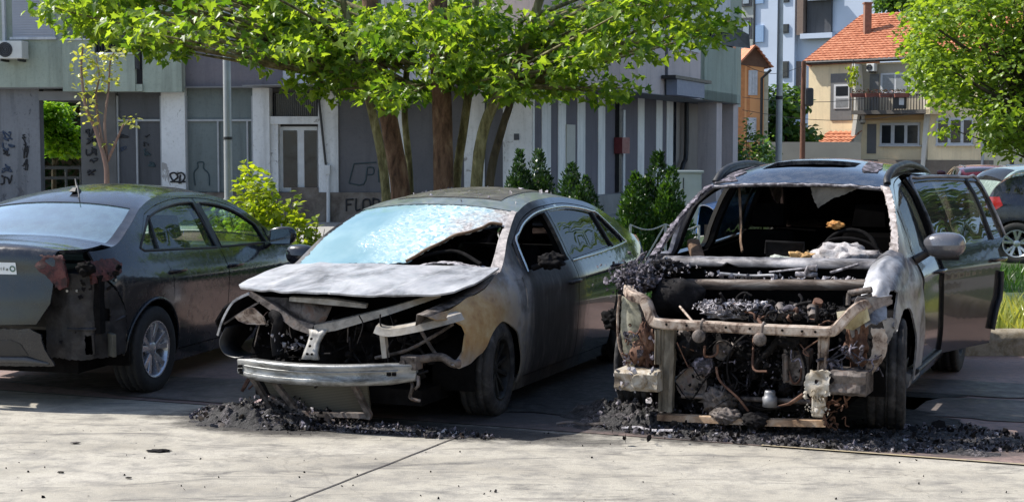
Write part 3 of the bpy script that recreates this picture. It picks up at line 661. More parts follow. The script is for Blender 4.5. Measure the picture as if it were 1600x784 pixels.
# ================================================================ BURNED SEDAN (middle)
def wob(amp,fr,sd=0):
    def f(x,y,z):
        v=Vector((x*fr+sd,y*fr,z*fr)); return (x+amp*.5*mnoise.noise(v+Vector((9,0,0))),y+amp*.6*mnoise.noise(v),z+amp*mnoise.noise(v+Vector((0,7,0))))
    return f
def car_sedan():
    root=empty('burned_sedan',(-.40,11.4,0),heading(22,-1),'burned sedan with ash white hood, silver bumper beam and shattered pale blue windscreen','car')
    W=[(2.3,.78),(2.1,.84),(1.8,.875),(1.4,.895),(.9,.91),(0,.915),(-1.0,.912),(-1.6,.895),(-2.0,.86),(-2.2,.80),(-2.33,.70),(-2.38,.60)]
    zb=[(2.2,.68),(1.8,.74),(1.42,.81),(1.1,.875),(.85,.905),(.4,.915),(-.6,.935),(-1.3,.965),(-1.7,.985),(-2.3,.98)]
    lower=[(.1,.085),(.3,.03),(.5,.01),(.68,0.0),(.80,.005),(.88,.016),(.94,.032),(1,.055)]
    upper=[(0,.055),(.04,.085),(.15,.14),(.3,.22),(.42,.305),(.48,.37),(.54,.48)]
    edge=[(0,2.12,.735),(.5,1.7,.80),(1,1.18,.915),(1.5,.78,1.155),(2,.36,1.315),(2.5,-.05,1.375),(3,-.5,1.39),(3.5,-.95,1.355),(4,-1.25,1.29),(4.5,-1.6,1.155),(5,-1.92,1.035),(5.5,-2.1,1.015),(6,-2.32,1.0),(6.4,-2.36,.9),(7,-2.37,.72),(8,-2.34,.25)]
    bow=[(0,.05),(1,.055),(2,.055),(3,.07),(4,.06),(5,.07),(6,.05),(8,.06)]
    S=Skin(W,zb,lower,upper,edge,bow); M=M_sedan
    S.crease=lambda x,z: .012*math.exp(-((z-(.80-.01*x))/.06)**2)*max(0,min(1,(x+2.2)*2))*max(0,min(1,(1.0-x)*2))
    fx,rx=1.30,-1.38
    sp=dict(z0=.20,fd=.875,bp=-.16,rd=-1.08,ax=fx,rx=rx,ra=.36,rz=.30,ap=.80,cx=-1.52,rt=-1.22,cowl=1.16,tail=[(-2.36,.98),(-2.37,.8),(-2.36,.5),(-2.3,.26)],inner=M_black,zq=.24,wo=.088,pmat=M_black,qx=-1.18,ql=.10)
    for sg in (-1,1):
        s2=dict(sp); s2['parts']=('door','rdoor','quarter','rail','sill','lining','trim')
        s2['rglass']=M_tint
        if sg<0: s2['fglass']=M_tint
        P=side_common(root,S,sg,M,s2)
        handle(P['fdoor'],S,sg,-.03,.78,M); handle(P['rdoor'],S,sg,-1.12,.83,M)
        if sg>0:
            fen=[(.89,.16),(.892,.5),(.883,.90),(1.16,.935),(1.42,.85),(1.79,.785),(2.13,.735),(2.08,.712),(1.94,.70),(1.86,.66),(1.84,.60),(1.90,.50),(2.02,.43),(1.95,.395),(1.79,.417),(1.62,.455)]+arc(fx,.27,.345,40,178,14)+[(.955,.17)]
            fp=panel('fender',root,M,fen,S.side(sg),[],res=.06,th=.012,deform=wob(.02,5,3),hint=(0,1,0))
            MB().sheet([[(x,S.hw(x,z)-.005,z) for x,z in ((1.16,.935),(1.42,.85),(1.79,.785),(2.13,.735))],[(x,S.hw(x,z)-.09,z+.012) for x,z in ((1.16,.935),(1.42,.85),(1.79,.785),(2.13,.735))],[(x,S.hw(x,z)-.10,z-.06) for x,z in ((1.16,.935),(1.42,.85),(1.79,.785),(2.13,.735))]]).build('fender_flange',M_rustgrey,fp,solid=.003)
        else:
            fen=[(.89,.16),(.892,.5),(.883,.90),(1.16,.935),(1.42,.85),(1.79,.785),(2.13,.735),(2.16,.66),(2.08,.60),(1.9,.50),(1.75,.42)]+arc(fx,.27,.345,40,178,14)+[(.955,.17)]
            panel('fender',root,M_soot,fen,S.side(sg),[],res=.08,th=.012,deform=wob(.02,5,3),hint=(0,-1,0))
    # burnt-out left mirror and the whole right one
    d=[c for c in root.children if c.name.startswith('door')]
    lump('burned_mirror_stump',M_soot,d[-2],(.66,.99,.985),(.10,.17,.11),5,.35)
    MB().tube([(.68,.86,.93),(.67,.97,.97)],.022,6).build('mirror_arm',M_soot,d[-2])
    mirror(d[0],.66,-1.0,.97,-1,M_charcoal,1.05)
    for sg in (-1,1):
        wheel(root,fx,sg*.885,sg,.318,.215,rim='sooty',tyre=M_burntrubber,z=.305,steer=R(6)); wheel(root,rx,sg*.89,sg,.325,.215,rim='sooty' if sg>0 else 'alloy')
        wheel_well(root,fx,sg,.84,.36,z=.29); wheel_well(root,rx,sg,.86,.36)
    # ---- hood, sprung up and ash white
    def hood(u,c):
        x=1.20+(2.13-.17*abs(c)**2.2-1.20)*u
        hwid=.84-.075*u+.02*math.sin(u*3)
        z=.945-.105*u-.012*u*u+.028*(1-abs(c)**2)+.026*abs(c)**3*(u) 
        # pressed ridges and heat buckling
        z+=.010*math.exp(-((abs(c)-.52-.12*(1-u))/.07)**2)+.012*mnoise.noise(Vector((u*3.1,c*3.2,2)))*(.4+u)
        if c>0: z+=.05*max(0,(.55-u))*c*c
        return (x,c*hwid,z)
    hp=panel('hood',root,M_hood,[(0,-.98),(0,.98),(.55,1),(.86,1.0),(.97,.90),(1.0,.55),(1.0,.06),(.985,.03),(.985,-.03),(1.0,-.06),(1.0,-.6),(.985,-.92),(.90,-1),(.5,-1)],hood,[],res=.035,metric=(.9,.8),th=.012,inner=M_rustgrey)
    # inner frame of the hood, sagging into a V towards the latch
    ih=MB()
    def strut(a,b,w,mb):
        a=Vector(a);b=Vector(b); dd=(b-a); up=Vector((0,0,1)); n=dd.cross(Vector((1,0,0))).normalized()
        if n.z<0: n=-n
        mb.sheet([[a+n*w*.5,b+n*w*.5],[a+n*w*.15+Vector((.02,0,0)),b+n*w*.15+Vector((.02,0,0))],[a-n*w*.15+Vector((.02,0,0)),b-n*w*.15+Vector((.02,0,0))],[a-n*w*.5,b-n*w*.5]],smooth=False)
    M_v=burnt('hood_frame_steel',[(.3,(.10,.09,.08)),(.5,(.30,.27,.23)),(.7,(.46,.43,.39))],5,.6,.3,.3)
    v1=MB().tube([(2.04,-.60,.825),(2.04,-.42,.745),(2.05,-.23,.645),(2.05,-.11,.617)],[.012,.024,.034,.036],4,smooth=False,flat=1.6).build('hood_frame_strut',M_rustgrey,hp)
    v2=MB().tube([(2.05,-.10,.617),(2.05,.05,.645),(2.02,.40,.745),(1.80,.66,.84)],[.032,.032,.025,.018],4,smooth=False,flat=1.5).build('hood_frame_strut',M_v,hp)
    MB().sheet([[(2.0,-.52,.80),(2.0,-.2,.80),(1.98,.0,.80)],[(2.03,-.32,.70),(2.04,-.16,.69),(2.03,-.03,.69)],[(2.04,-.2,.635),(2.05,-.13,.61),(2.05,-.06,.62)]]).build('latch_plate',M_rustgrey,hp,solid=.006)
    MB().tube([(2.03,-.30,.80),(2.04,0,.795),(2.03,.26,.775)],[.014,.02,.014],4,smooth=False,flat=1.6).build('hood_frame_strut',M_v,hp)
    # ---- windscreen: crazed laminated glass with a burned hole low on the left side
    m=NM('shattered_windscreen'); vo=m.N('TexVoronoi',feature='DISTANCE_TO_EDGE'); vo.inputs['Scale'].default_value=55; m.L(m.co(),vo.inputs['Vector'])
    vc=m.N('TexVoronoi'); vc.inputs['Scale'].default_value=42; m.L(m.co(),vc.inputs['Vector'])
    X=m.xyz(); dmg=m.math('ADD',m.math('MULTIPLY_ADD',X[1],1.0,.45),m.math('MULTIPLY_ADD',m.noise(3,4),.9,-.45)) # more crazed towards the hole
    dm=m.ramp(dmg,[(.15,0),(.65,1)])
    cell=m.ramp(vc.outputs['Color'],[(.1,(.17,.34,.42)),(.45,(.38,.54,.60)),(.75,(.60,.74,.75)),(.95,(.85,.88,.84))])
    pale=m.ramp(m.noise(2.2,4),[(.35,(.22,.40,.46)),(.6,(.36,.54,.58))])  # whitish scatter of crazed glass, with the sky's cyan reflection put into the colour
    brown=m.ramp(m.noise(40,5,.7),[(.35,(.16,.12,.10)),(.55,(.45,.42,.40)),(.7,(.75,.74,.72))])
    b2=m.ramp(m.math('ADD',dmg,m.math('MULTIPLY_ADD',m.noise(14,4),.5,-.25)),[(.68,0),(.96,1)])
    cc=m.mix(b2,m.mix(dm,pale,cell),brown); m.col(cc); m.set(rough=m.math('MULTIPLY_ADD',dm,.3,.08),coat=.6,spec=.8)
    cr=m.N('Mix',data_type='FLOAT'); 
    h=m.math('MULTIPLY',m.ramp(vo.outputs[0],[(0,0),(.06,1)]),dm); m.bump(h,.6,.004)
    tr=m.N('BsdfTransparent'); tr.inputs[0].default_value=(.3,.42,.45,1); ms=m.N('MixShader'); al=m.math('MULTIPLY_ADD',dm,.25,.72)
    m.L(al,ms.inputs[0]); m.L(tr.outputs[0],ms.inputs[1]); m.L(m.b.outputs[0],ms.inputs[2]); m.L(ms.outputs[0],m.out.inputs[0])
    hole=[(1.07,.13),(1.15,.19),(1.24,.26),(1.33,.38),(1.42,.47),(1.48,.60),(1.58,.72),(1.66,.78),(1.67,.90)]
    outer=[(1.03,-.95),(1.95,-.95),(1.95,.95),(1.62,.945)]+hole[::-1]+[(1.03,.0)]
    lowm=lambda s,c:tuple(a-b for a,b in zip(S.top(s,c),(.004,0,.004)))
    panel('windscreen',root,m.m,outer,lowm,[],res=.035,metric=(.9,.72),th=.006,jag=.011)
    # curled rim of the hole
    rim=[Vector(lowm(s,c))+Vector((.01,0,.006)) for s,c in hole]; MB().tube(smooth_path(rim,4),[.012]*40+[.012]*9 if 0 else .011,6).build('curled_glass_rim',M_brown,root)
    panel('windscreen_frame',root,burnt('pillar_ash',[(.3,(.10,.09,.09)),(.5,(.35,.32,.31)),(.7,(.6,.55,.52))],14,.7,.2,.3),[(1.0,.90),(1.0,.995),(1.97,.995),(1.97,.93),(1.62,.94),(1.6,.92),(1.2,.90)],lambda s,c:tuple(a+b for a,b in zip(S.top(s,c),(.003,0,.003))),[],res=.04,metric=(.9,.72),th=.01)
    # ---- roof with glass panel
    M_roof=paint('dusty_sooty_roof',(.10,.12,.13),(.16,.18,.18),dust=.75,dust_or_sheen_c=(.34,.34,.31),rough=.32,coat=.5)
    hole2=[(2.15,-.74),(2.15,.70),(2.95,.74),(2.95,-.78)]
    rf=panel('roof',root,M_roof,[(1.96,-1),(4.02,-1),(4.02,1),(1.96,1)],S.top,[],res=.06,metric=(.8,.6),th=.03,inner=M_black)
    M_rg=burnt('dusty_sunroof',[(.3,(.03,.027,.024)),(.5,(.075,.065,.055)),(.66,(.13,.12,.10)),(.8,(.5,.46,.42))],6,.35,0,.05)
    panel('sunroof_glass',rf,M_rg,[(2.22,-.72),(2.20,0),(2.22,.70),(3.5,.70),(3.5,-.75)],lambda s,c:tuple(a+b for a,b in zip(S.top(s,c),(.0,0,.005))),[],res=.07,metric=(.8,.6),th=.004)
    chips(34,lambda r:Vector(S.top(r.uniform(2.05,3.9),r.uniform(-.85,.9)))+Vector((0,0,.006)),.006,.02,3,.3).build('fallen_flakes',M_ash,rf)
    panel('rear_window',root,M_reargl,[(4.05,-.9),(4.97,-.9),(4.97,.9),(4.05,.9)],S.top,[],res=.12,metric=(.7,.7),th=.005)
    panel('boot_lid',root,M,[(4.99,-1),(6.2,-1),(8,-1),(8,1),(6.2,1),(4.99,1)],S.top,[],res=.09,metric=(.5,.75),th=.02)
    # tail light wrap
    panel('tail_light',root,simple('red_lens',(.3,.012,.012),.18),[(-2.36,.90),(-2.15,.905),(-2.02,.86),(-2.05,.80),(-2.2,.78),(-2.36,.79)],off_side(S,1,-.004),[],res=.05,th=.02)
    # ---- front structure
    def cross(yy,dz=0):
        # hollow-faced beam section in (x,z)
        bowx=2.27-.16*(yy/.65)**2
        return bowx
    secs=[(0,.062),(.028,.066),(.040,.050),(.026,.022),(.024,-.012),(.040,-.036),(.036,-.062),(.010,-.070),(-.05,-.07),(-.05,.062)]
    rows=[]; ys=[-.645+i*1.29/28 for i in range(29)]
    for yy in ys:
        k=1-.25*max(0,(abs(yy)-.50)/.15); zc=.352+.028*(yy+.64)/1.28-.012*math.sin((yy+.64)*2.6)
        row=[(cross(yy)+dx*(1-.6*max(0,(abs(yy)-.52)/.13)),yy,zc+dz*k) for dx,dz in secs]; rows.append(row+[row[0]])
    bm=MB(); bm.sheet(rows); bm.add(rows[0][:-1],[tuple(range(len(secs)))]); bm.add(rows[-1][:-1],[tuple(range(len(secs)))])
    beam=bm.build('bumper_beam',M_alu,root)
    for yy,zz in ((-.60,.36),(-.60,.335),(-.585,.32),(.50,.375),(.53,.375)): MB().box((cross(yy)+.032,yy,zz),(.02,.022,.018)).build('beam_slot',M_black,beam)
    for z_ in (.018,-.030):
        MB().tube([(cross(yy)+.030,yy,.352+.028*(yy+.64)/1.28-.012*math.sin((yy+.64)*2.6)+z_) for yy in ys[2:-2]],.006,5).build('beam_rib',M_alu,beam)
    rw=random.Random(3)
    for k in range(9):
        y0=rw.uniform(-.55,.55); x0=rw.uniform(2.0,2.12); z0=rw.uniform(.62,.80)-.12*abs(y0)
        MB().tube(smooth_path([(x0,y0,z0),(x0+.01,y0+rw.uniform(-.04,.04),z0-.06),(x0,y0+rw.uniform(-.06,.06),z0-rw.uniform(.10,.2))],4),rw.uniform(.004,.009),5,flat=.6).build('hanging_scrap',M_soot if k%3 else M_rustgrey,root)
    # upright latch bracket
    lb=MB(); rows=[]
    for t,(w,yy,zz,xx) in enumerate([(.062,-.085,.43,2.16),(.050,-.088,.47,2.15),(.042,-.083,.53,2.12),(.05,-.07,.58,2.10),(.07,-.062,.615,2.09)]):
        rows.append([(xx-.02,yy-w,zz),(xx,yy-w,zz),(xx+.008,yy-w*.5,zz),(xx-.004,yy,zz),(xx+.008,yy+w*.5,zz),(xx,yy+w,zz),(xx-.02,yy+w,zz)])
    lb.sheet(rows); lbo=lb.build('latch_bracket',burnt('latch_grey',[(.3,(.16,.15,.14)),(.6,(.38,.37,.35)),(.8,(.30,.24,.2))],9,.6,.3,.2),root,solid=.004)
    [MB().tube([(x+.004,yy,zz),(x+.014,yy,zz)],.008,8).build('bolt_hole',M_black,lbo) for x,yy,zz in ((2.13,-.085,.56),(2.14,-.09,.515),(2.15,-.07,.465),(2.15,-.105,.465))]
    # radiator leaning under the beam
    rd_=MB(); rows=[]
    for i in range(9):
        z=.285-.235*i/8; rows.append([(2.07-.05*i/8,-.50+.10*i/8+.0,z),(2.075-.05*i/8,-.1,z-.004),(2.07-.05*i/8,.27,z)])
    M_rad=NM('radiator_core'); wv=M_rad.N('TexWave',bands_direction='Z'); wv.inputs['Scale'].default_value=30; M_rad.L(M_rad.co(),wv.inputs['Vector'])
    M_rad.col(M_rad.mix(M_rad.noise(5),M_rad.ramp(wv.outputs[1],[(.2,(.05,.05,.042)),(.8,(.15,.145,.12))]),(.10,.095,.08))); M_rad.set(rough=.7,metal=.2)
    rad=rd_.sheet(rows).build('radiator',M_rad.m,root,solid=.03)
    def bars(name,lst,mat,par,r=.013,flat=1.0):
        for p in lst:
            m_=MB().tube(smooth_path(p,4) if len(p)>2 else p,r*1.15,4,flat=flat,smooth=False); m_.build(name,mat,par)
    bars('support_strut',[[(2.12,-.54,.29),(2.08,-.42,.08)],[(2.14,-.38,.29),(2.10,-.20,.06)],[(2.12,.20,.29),(2.08,.30,.08)],[(2.10,-.42,.16),(2.10,-.18,.075),(2.08,.20,.08),(2.08,.31,.075)]],M_rustgrey,root,.014,1.5)
    # left lamp carrier: pale strip, drop post, lower arm into the rail end
    bars('lamp_carrier',[[(2.13,.375,.650),(2.12,.46,.632),(2.08,.62,.660),(1.98,.80,.708),(1.90,.85,.725)]],M_v,root,.017,2.2)
    bars('lamp_post',[[(2.10,.405,.64),(2.10,.425,.46)]],M_v,root,.017,1.3)
    rl=MB().tube(smooth_path([(2.10,.56,.44),(2.06,.66,.46),(2.0,.76,.47),(1.98,.83,.43),(1.95,.87,.43)],4),[.03]*17,8,flat=.8); rl.build('lower_arm',M_rustgrey,root)
    MB().box((2.09,.60,.44),(.10,.11,.085)).tube([(2.14,.565,.44),(2.155,.565,.44)],.02,8).tube([(2.14,.625,.465),(2.155,.625,.465)],.013,8).build('crash_box',M_rustgrey,root,bevel=.01)
    bars('torn_hanger',[[(2.1,.60,.33),(2.13,.625,.29),(2.11,.60,.22),(2.09,.66,.20)],[(2.12,.66,.36),(2.14,.67,.31),(2.12,.64,.28)]],M_rustgrey,root,.010)
    # far (right) corner: fender lip arc, liner, lamp fragment
    bars('fender_lip',[[(2.12,-.555,.832),(2.14,-.66,.775),(2.14,-.74,.66),(2.13,-.79,.55)]],M_hood,root,.008,1.5)
    bars('fender_lip',[[(2.10,-.49,.775),(2.12,-.62,.70),(2.13,-.74,.625)]],M_rustgrey,root,.007)
    ln=[Vector((2.08,-.765,.60)),Vector((2.10,-.80,.50)),Vector((2.10,-.765,.425)),Vector((2.11,-.68,.40)),Vector((2.12,-.60,.412))]
    MB().sheet([[p for p in smooth_path(ln,5)],[p+Vector((-.22,.0,.0)) for p in smooth_path(ln,5)]]).build('arch_liner_remnant',M_dark,root,solid=.006)
    MB().add([(2.13,-.66,.675),(2.14,-.56,.735),(2.14,-.515,.74),(2.14,-.44,.68),(2.13,-.43,.635),(2.14,-.56,.632),(2.13,-.63,.65)],[tuple(range(7))]).build('headlamp_fragment',M_cream,root,solid=.02)
    MB().tube(smooth_path([(2.05,-.42,.70),(2.07,-.36,.66),(2.06,-.39,.55),(2.07,-.37,.43)],4),.038,8).build('coolant_hose',M_soot,root)
    chips(30,lambda r:(r.uniform(1.95,2.12),-.33+r.uniform(-.10,.16),.58-r.random()*.12),.008,.022,8).build('melted_lamp_bits',M_ash,root)
    # engine bay: dark tub, engine, soot clutter
    tub=MB().b2((.95,-.80,.16),(1.22,.80,.90)).build('firewall',M_black,root)
    MB().b2((1.2,-.62,.14),(1.95,.60,.24)).build('subframe',M_black,root)
    lump('engine_block',M_black,root,(1.62,.0,.46),(.60,.72,.40),2,.22,n=24)
    lump('battery_remains',M_soot,root,(1.62,.50,.60),(.3,.24,.16),6,.3)
    lump('airbox_remains',M_soot,root,(1.68,-.46,.60),(.30,.26,.18),9,.35)
    for i,(sd,rg) in enumerate(((11,((1.85,-.6,.42),(2.0,.55,.62))),)):
        wires(26,box_rnd(*rg),lambda r,a:a+Vector((r.uniform(-.15,.15),r.uniform(-.3,.3),r.uniform(-.25,.1))),.007,sd,.05).build('burnt_wiring',M_soot,root)
    chips(240,box_rnd((1.7,-.62,.30),(2.02,.60,.68)),.008,.03,15).build('engine_bay_debris',M_soot,root)
    MB().tube(smooth_path([(2.0,.30,.44),(1.98,.52,.50),(1.95,.70,.60),(1.9,.80,.67)],5),.012,6).tube(smooth_path([(1.95,.60,.62),(1.97,.68,.52),(1.93,.72,.44)],5),.012,6).build('lamp_bracket',M_rustgrey,root)
    for sg in (-1,1): MB().tube([(fx-.05,sg*.52,.30),(fx-.1,sg*.55,.72)],[.05,.07],10).build('suspension_strut',M_soot,root)
    # ---- cowl with curled remains of glass and wiper tray
    MB().b2((1.10,-.74,.86),(1.28,.74,.915)).build('cowl_panel',M_soot,root,bevel=.02)
    def cw(u,v): return (1.20-.14*u+.02*mnoise.noise(Vector((u*4,v*6,1))),.10+.66*v,.935+.055*math.sin(PI*min(1,v*1.1))*(1-u*.3)+.012*mnoise.noise(Vector((u*7,v*9,4)))+.02*u)
    panel('curled_glass',root,M_ash,[(0,.0),(.1,.2),(0,.5),(.05,.8),(0,1),(1,.98),(.8,.7),(1,.45),(.7,.2)],cw,[],res=.03,metric=(.2,.7),th=.006,jag=.006,hint=(0,0,1))
    MB().tube(smooth_path([(1.10,.0,.97),(.98,.25,1.04),(.96,.42,1.05),(1.08,.64,.98)],5),.014,6).build('seal_strip',M_black,root)
    # ---- interior
    MB().b2((-1.9,-.64,.14),(1.0,.64,.28)).build('underbody',M_black,root)
    MB().b2((.62,-.68,.50),(1.0,.68,.90)).build('dashboard',M_soot,root,bevel=.05)
    for y in (-.37,.37): seat(root,-.05,y,M_black)
    s=MB().box((-1.0,0,.38),(.5,1.2,.18)).build('seat',M_black,root,bevel=.05); MB().box((-1.26,0,.68),(.14,1.2,.58),rot(ry=-.3)).build('backrest',M_black,s,bevel=.05)
    MB().b2((-1.95,-.66,.5),(-1.45,.66,.90)).build('parcel_shelf',M_black,root,bevel=.03)
    steering_wheel(root,.50,.37,.90,M_black)
    return root
CAR_M=car_sedan()
# ================================================================ BURNED SUV (right)
def car_suv():
    root=empty('burned_suv',(2.19,10.93,0),heading(24,-1),'gutted burned SUV with its bonnet gone, engine bay bare and one rear door hanging open','car')
    W=[(2.0,.84),(1.7,.90),(1.35,.925),(.8,.925),(0,.925),(-1.2,.925),(-1.7,.905),(-2.0,.86),(-2.2,.76),(-2.28,.60)]
    zb=[(2.0,.86),(1.6,.93),(1.2,.99),(.8,1.015),(0,1.03),(-1.2,1.07),(-2.2,1.09)]
    lower=[(.1,.08),(.3,.02),(.5,.0),(.7,0.0),(.85,.012),(.94,.03),(1,.06)]
    upper=[(0,.06),(.04,.085),(.15,.12),(.3,.18),(.42,.24),(.49,.29),(.54,.33),(.60,.42)]
    edge=[(0,1.98,.84),(.5,1.6,.94),(1,1.22,1.03),(1.5,.83,1.28),(2,.44,1.50),(2.5,.10,1.585),(3,-.5,1.625),(3.5,-1.1,1.61),(4,-1.65,1.54),(4.5,-1.95,1.33),(5,-2.12,1.12),(6,-2.24,.95),(7,-2.28,.7),(8,-2.24,.35)]
    bow=[(0,.05),(1,.06),(2,.03),(2.5,.055),(3,.07),(4,.06),(5,.07),(8,.06)]
    S=Skin(W,zb,lower,upper,edge,bow)
    S.crease=lambda x,z: .014*math.exp(-((z-(.90+.0*x))/.06)**2)*max(0,min(1,(x+2.2)*2))
    m=NM('scorched_suv_paint'); X=m.xyz(); x,z=X[0],X[2]; n=m.noise(5,6,.65); st=m.noise(1,5,.6,vec=m.mapped((6,6,1.4)))
    good=m.ramp(m.noise(3,5),[(.4,(.017,.016,.016)),(.65,(.028,.026,.026))])
    gry=m.ramp(m.math('MULTIPLY_ADD',st,.6,m.math('MULTIPLY',n,.4)),[(.34,(.06,.055,.056)),(.46,(.16,.155,.16)),(.56,(.30,.30,.31)),(.7,(.42,.41,.42))])
    f=m.ramp(m.math('ADD',x,m.math('MULTIPLY_ADD',n,.5,-.25)),[(.62,0),(1.05,1)]); 
    hi=m.ramp(m.math('ADD',z,m.math('MULTIPLY_ADD',n,.1,-.05)),[(1.0,1),(1.0,1)])
    m.col(m.mix(f,good,gry)); m.set(rough=m.math('MULTIPLY_ADD',f,.35,.14),coat=m.math('MULTIPLY_ADD',f,-.6,.7),metal=.1); m.bump(m.noise(30,6,.7),.1,.004)
    M=m.m
    M_pil=burnt('heat_stained_pillar',[(.28,(.05,.05,.07)),(.42,(.20,.20,.24)),(.55,(.42,.40,.41)),(.72,(.56,.52,.50)),(.85,(.30,.24,.26))],7,.5,.4,.2,streak=(1,1,.5))
    M_scorch=burnt('scorched_grey_metal',[(.32,(.03,.028,.03)),(.42,(.13,.125,.13)),(.52,(.27,.27,.28)),(.66,(.40,.40,.42)),(.8,(.20,.18,.18))],3.4,.45,.4,.15)
    fx,rx=1.345,-1.345; M_door=glass('smoked_door_glass',(.42,.39,.35),3.0,dust=.12,dust_or_sheen_c=(.3,.28,.25))
    M_railp=paint('dusty_roof_rail',(.012,.013,.016),(.025,.027,.032),dust=.3,rough=.5,coat=0.05)
    # open rear door turned about its front edge
    hx,hy,an=-.13,.885,R(-19)
    def swing(X,Y,Z):
        dx,dy=X-hx,Y-hy; return (hx+dx*math.cos(an)-dy*math.sin(an),hy+dx*math.sin(an)+dy*math.cos(an)+.02,Z)
    sp=dict(z0=.30,fd=.66,bp=-.13,rd=-1.02,ax=fx,rx=rx,ra=.40,rz=.36,ap=.66,cx=-1.28,rt=-1.20,cowl=1.20,tail=[(-2.24,1.0),(-2.27,.8),(-2.26,.5),(-2.2,.34)],inner=M_black,zq=.34,wo=.09,qx=-1.05,ql=.05)
    for sg in (-1,1):
        s2=dict(sp); s2['parts']=('door','rdoor','quarter','sill','lining')
        s2['fglass']=M_clear if sg>0 else None; s2['rglass']=M_door if sg>0 else M_tint
        P=side_common(root,S,sg,M,s2,dfr=swing if sg>0 else None)
        P['rdoor']['label']='rear door swung wide open' if sg>0 else 'closed rear door'
        handle(P['fdoor'],S,sg,-.02,.90,M); handle(P['rdoor'],S,sg,-1.0,.93,M,dfr=swing if sg>0 else None)
        # pillar and rail
        xs=1.20; rt=-1.20; fr=.05; ap=.66; zbl=S.zb
        a=[(xx,S.zr(xx)) for xx in [xs+(-1.9-xs)*k/28 for k in range(29)]]; b=[p for p in roofline(S,ap,rt,fr-.006,22) if p[1]>zbl(p[0])]
        poly=a+[(-1.9,1.30),(rt-.01,S.zr(rt)-.05)]+b[::-1]+[(ap,zbl(ap)),(.70,1.0),(1.0,.99),(xs,S.zr(xs)-.05)]
        if sg>0:
            hole=[(.76,1.10),(.80,1.235),(.92,1.165),(1.02,1.09)] 
            panel('pillar_and_roof_rail',root,M,poly,S.side(sg),[],res=.05,th=.03,hint=(0,sg,.3))
        else:
            hole=[(.76,1.045),(.77,1.255),(.90,1.165),(1.06,1.055)]
            panel('pillar_and_roof_rail',root,M_pil,poly,S.side(sg),[hole],res=.05,th=.03,hint=(0,sg,.3),jag=.004)
        # lower door cladding
        lip=[off_side(S,sg,-.008)(*p) for p in arc(rx,.36,.41,0,178,20)]; MB().tube(lip,.022,6,flat=.8).build('arch_cladding',M_dark,root)
        MB().tube([off_side(S,sg,-.004)(xx,.30) for xx in (.9,.4,0,-.4,-.9)],.035,6,flat=.5).build('sill_cladding',M_dark,root)
        # roof rail bars
        pts=[]
        for i,xx in enumerate([.37,.33,.22,.0,-.5,-1.0,-1.4,-1.6,-1.66]):
            zt=S.zr(xx)+(.0,.02,.032,.038,.03,.016,.004,-.006,-.02)[i]; pts.append((xx,sg*(.605+.01*(i in(0,8))),zt))
        pts=smooth_path(pts,4)
        MB().tube(pts,[.024]*len(pts),8,flat=1.1).build('roof_rail_bar',M_railp,root)
        fillr=[[(xx,sg*.61,S.zr(xx)-.01) for xx in (.28,.1,-.1,-.4,-.8)],[(xx,sg*.605,S.zr(xx)+d_) for xx,d_ in ((.22,.03),(.1,.035),(-.1,.034),(-.4,.028),(-.8,.018))]]
        MB().sheet(fillr).build('rail_skirt',M_railp,root,solid=.03)
    doors=[c for c in root.children if c.name.startswith('door')]
    fdl=doors[2]; M_mir=paint('mirror_cap_grey',(.10,.10,.115),(.14,.14,.15),dust=.1,rough=.16,coat=.9)
    mirror(fdl,.66,1.05,1.125,1,M_mir,1.12)
    MB().tube([(.70,1.00,1.045),(.66,1.14,1.052)],[.02,.03],6,flat=.6).build('mirror_underside',M_dark,fdl)
    # odds and ends on the open door: cladding of its trailing arch
    cl=[swing(*off_side(S,1,-.012)(*p)) for p in arc(rx,.36,.435,6,40,7)]+[swing(*off_side(S,1,-.010)(-1.03,.74)),swing(*off_side(S,1,-.006)(-1.035,.84))]
    MB().tube(smooth_path(cl,3),[.03]*40,6,flat=.6).build('arch_cladding',M_dark,doors[3])
    tr=[swing(*off_side(S,1,-.004)(*p)) for p in [(-.17,S.zb(-.17)+.01)]+[(-.155,1.3)]+roofline(S,-.17,-1.17,.065,8)+[(-1.22,1.30),(-1.27,1.10)]]
    MB().tube(smooth_path(tr,3),.011,6).build('window_trim',M_scorch,doors[3])
    # wheels
    for sg in (-1,1):
        wheel(root,fx,sg*.915,sg,.355,.225,rim='sooty',tyre=M_burntrubber,z=.345,steer=R(9) if sg>0 else 0); wheel(root,rx,sg*.92,sg,.36,.225,rim='sooty')
        wheel_well(root,fx,sg,.86,.40,z=.36); wheel_well(root,rx,sg,.88,.40,z=.36)
    # ---- left front fender: torn, bulged and hanging open
    fen=[(.675,.26),(.69,.6),(.66,1.0),(.9,1.02),(1.2,1.025),(1.42,.99),(1.52,.90),(1.62,.80),(1.70,.70),(1.66,.66),(1.60,.70)]+arc(fx,.36,.41,48,180,14)+[(.925,.26)]
    fp=panel('fender',root,M_scorch,fen,S.side(1),[],res=.05,th=.012,deform=wob(.03,4,2),hint=(0,1,0),jag=.004)
    def flap(u,v):   # u 0..1 from cowl forward, v 0..1 across from the bay outwards
        x=1.10+.80*u; z=1.075-.08*u-.26*max(0,u)**3.2+.055*math.sin(PI*v)*(1-.3*u)-.10*v**3; y=.70+.02*u+.235*v-.03*v*v
        k=.02*mnoise.noise(Vector((u*4,v*3,7))); return (x+k,y+k,z+k)
    fl=panel('torn_fender_skin',root,M_scorch,[(0,.0),(0,1),(.25,1.02),(.5,1.0),(.66,.92),(.74,.74),(.84,.72),(.95,.80),(1.03,.55),(1.05,.22),(.95,.0),(.6,-.06),(.3,-.03)],flap,[],res=.04,metric=(.85,.28),th=.01,hint=(0,.3,1),jag=.004)
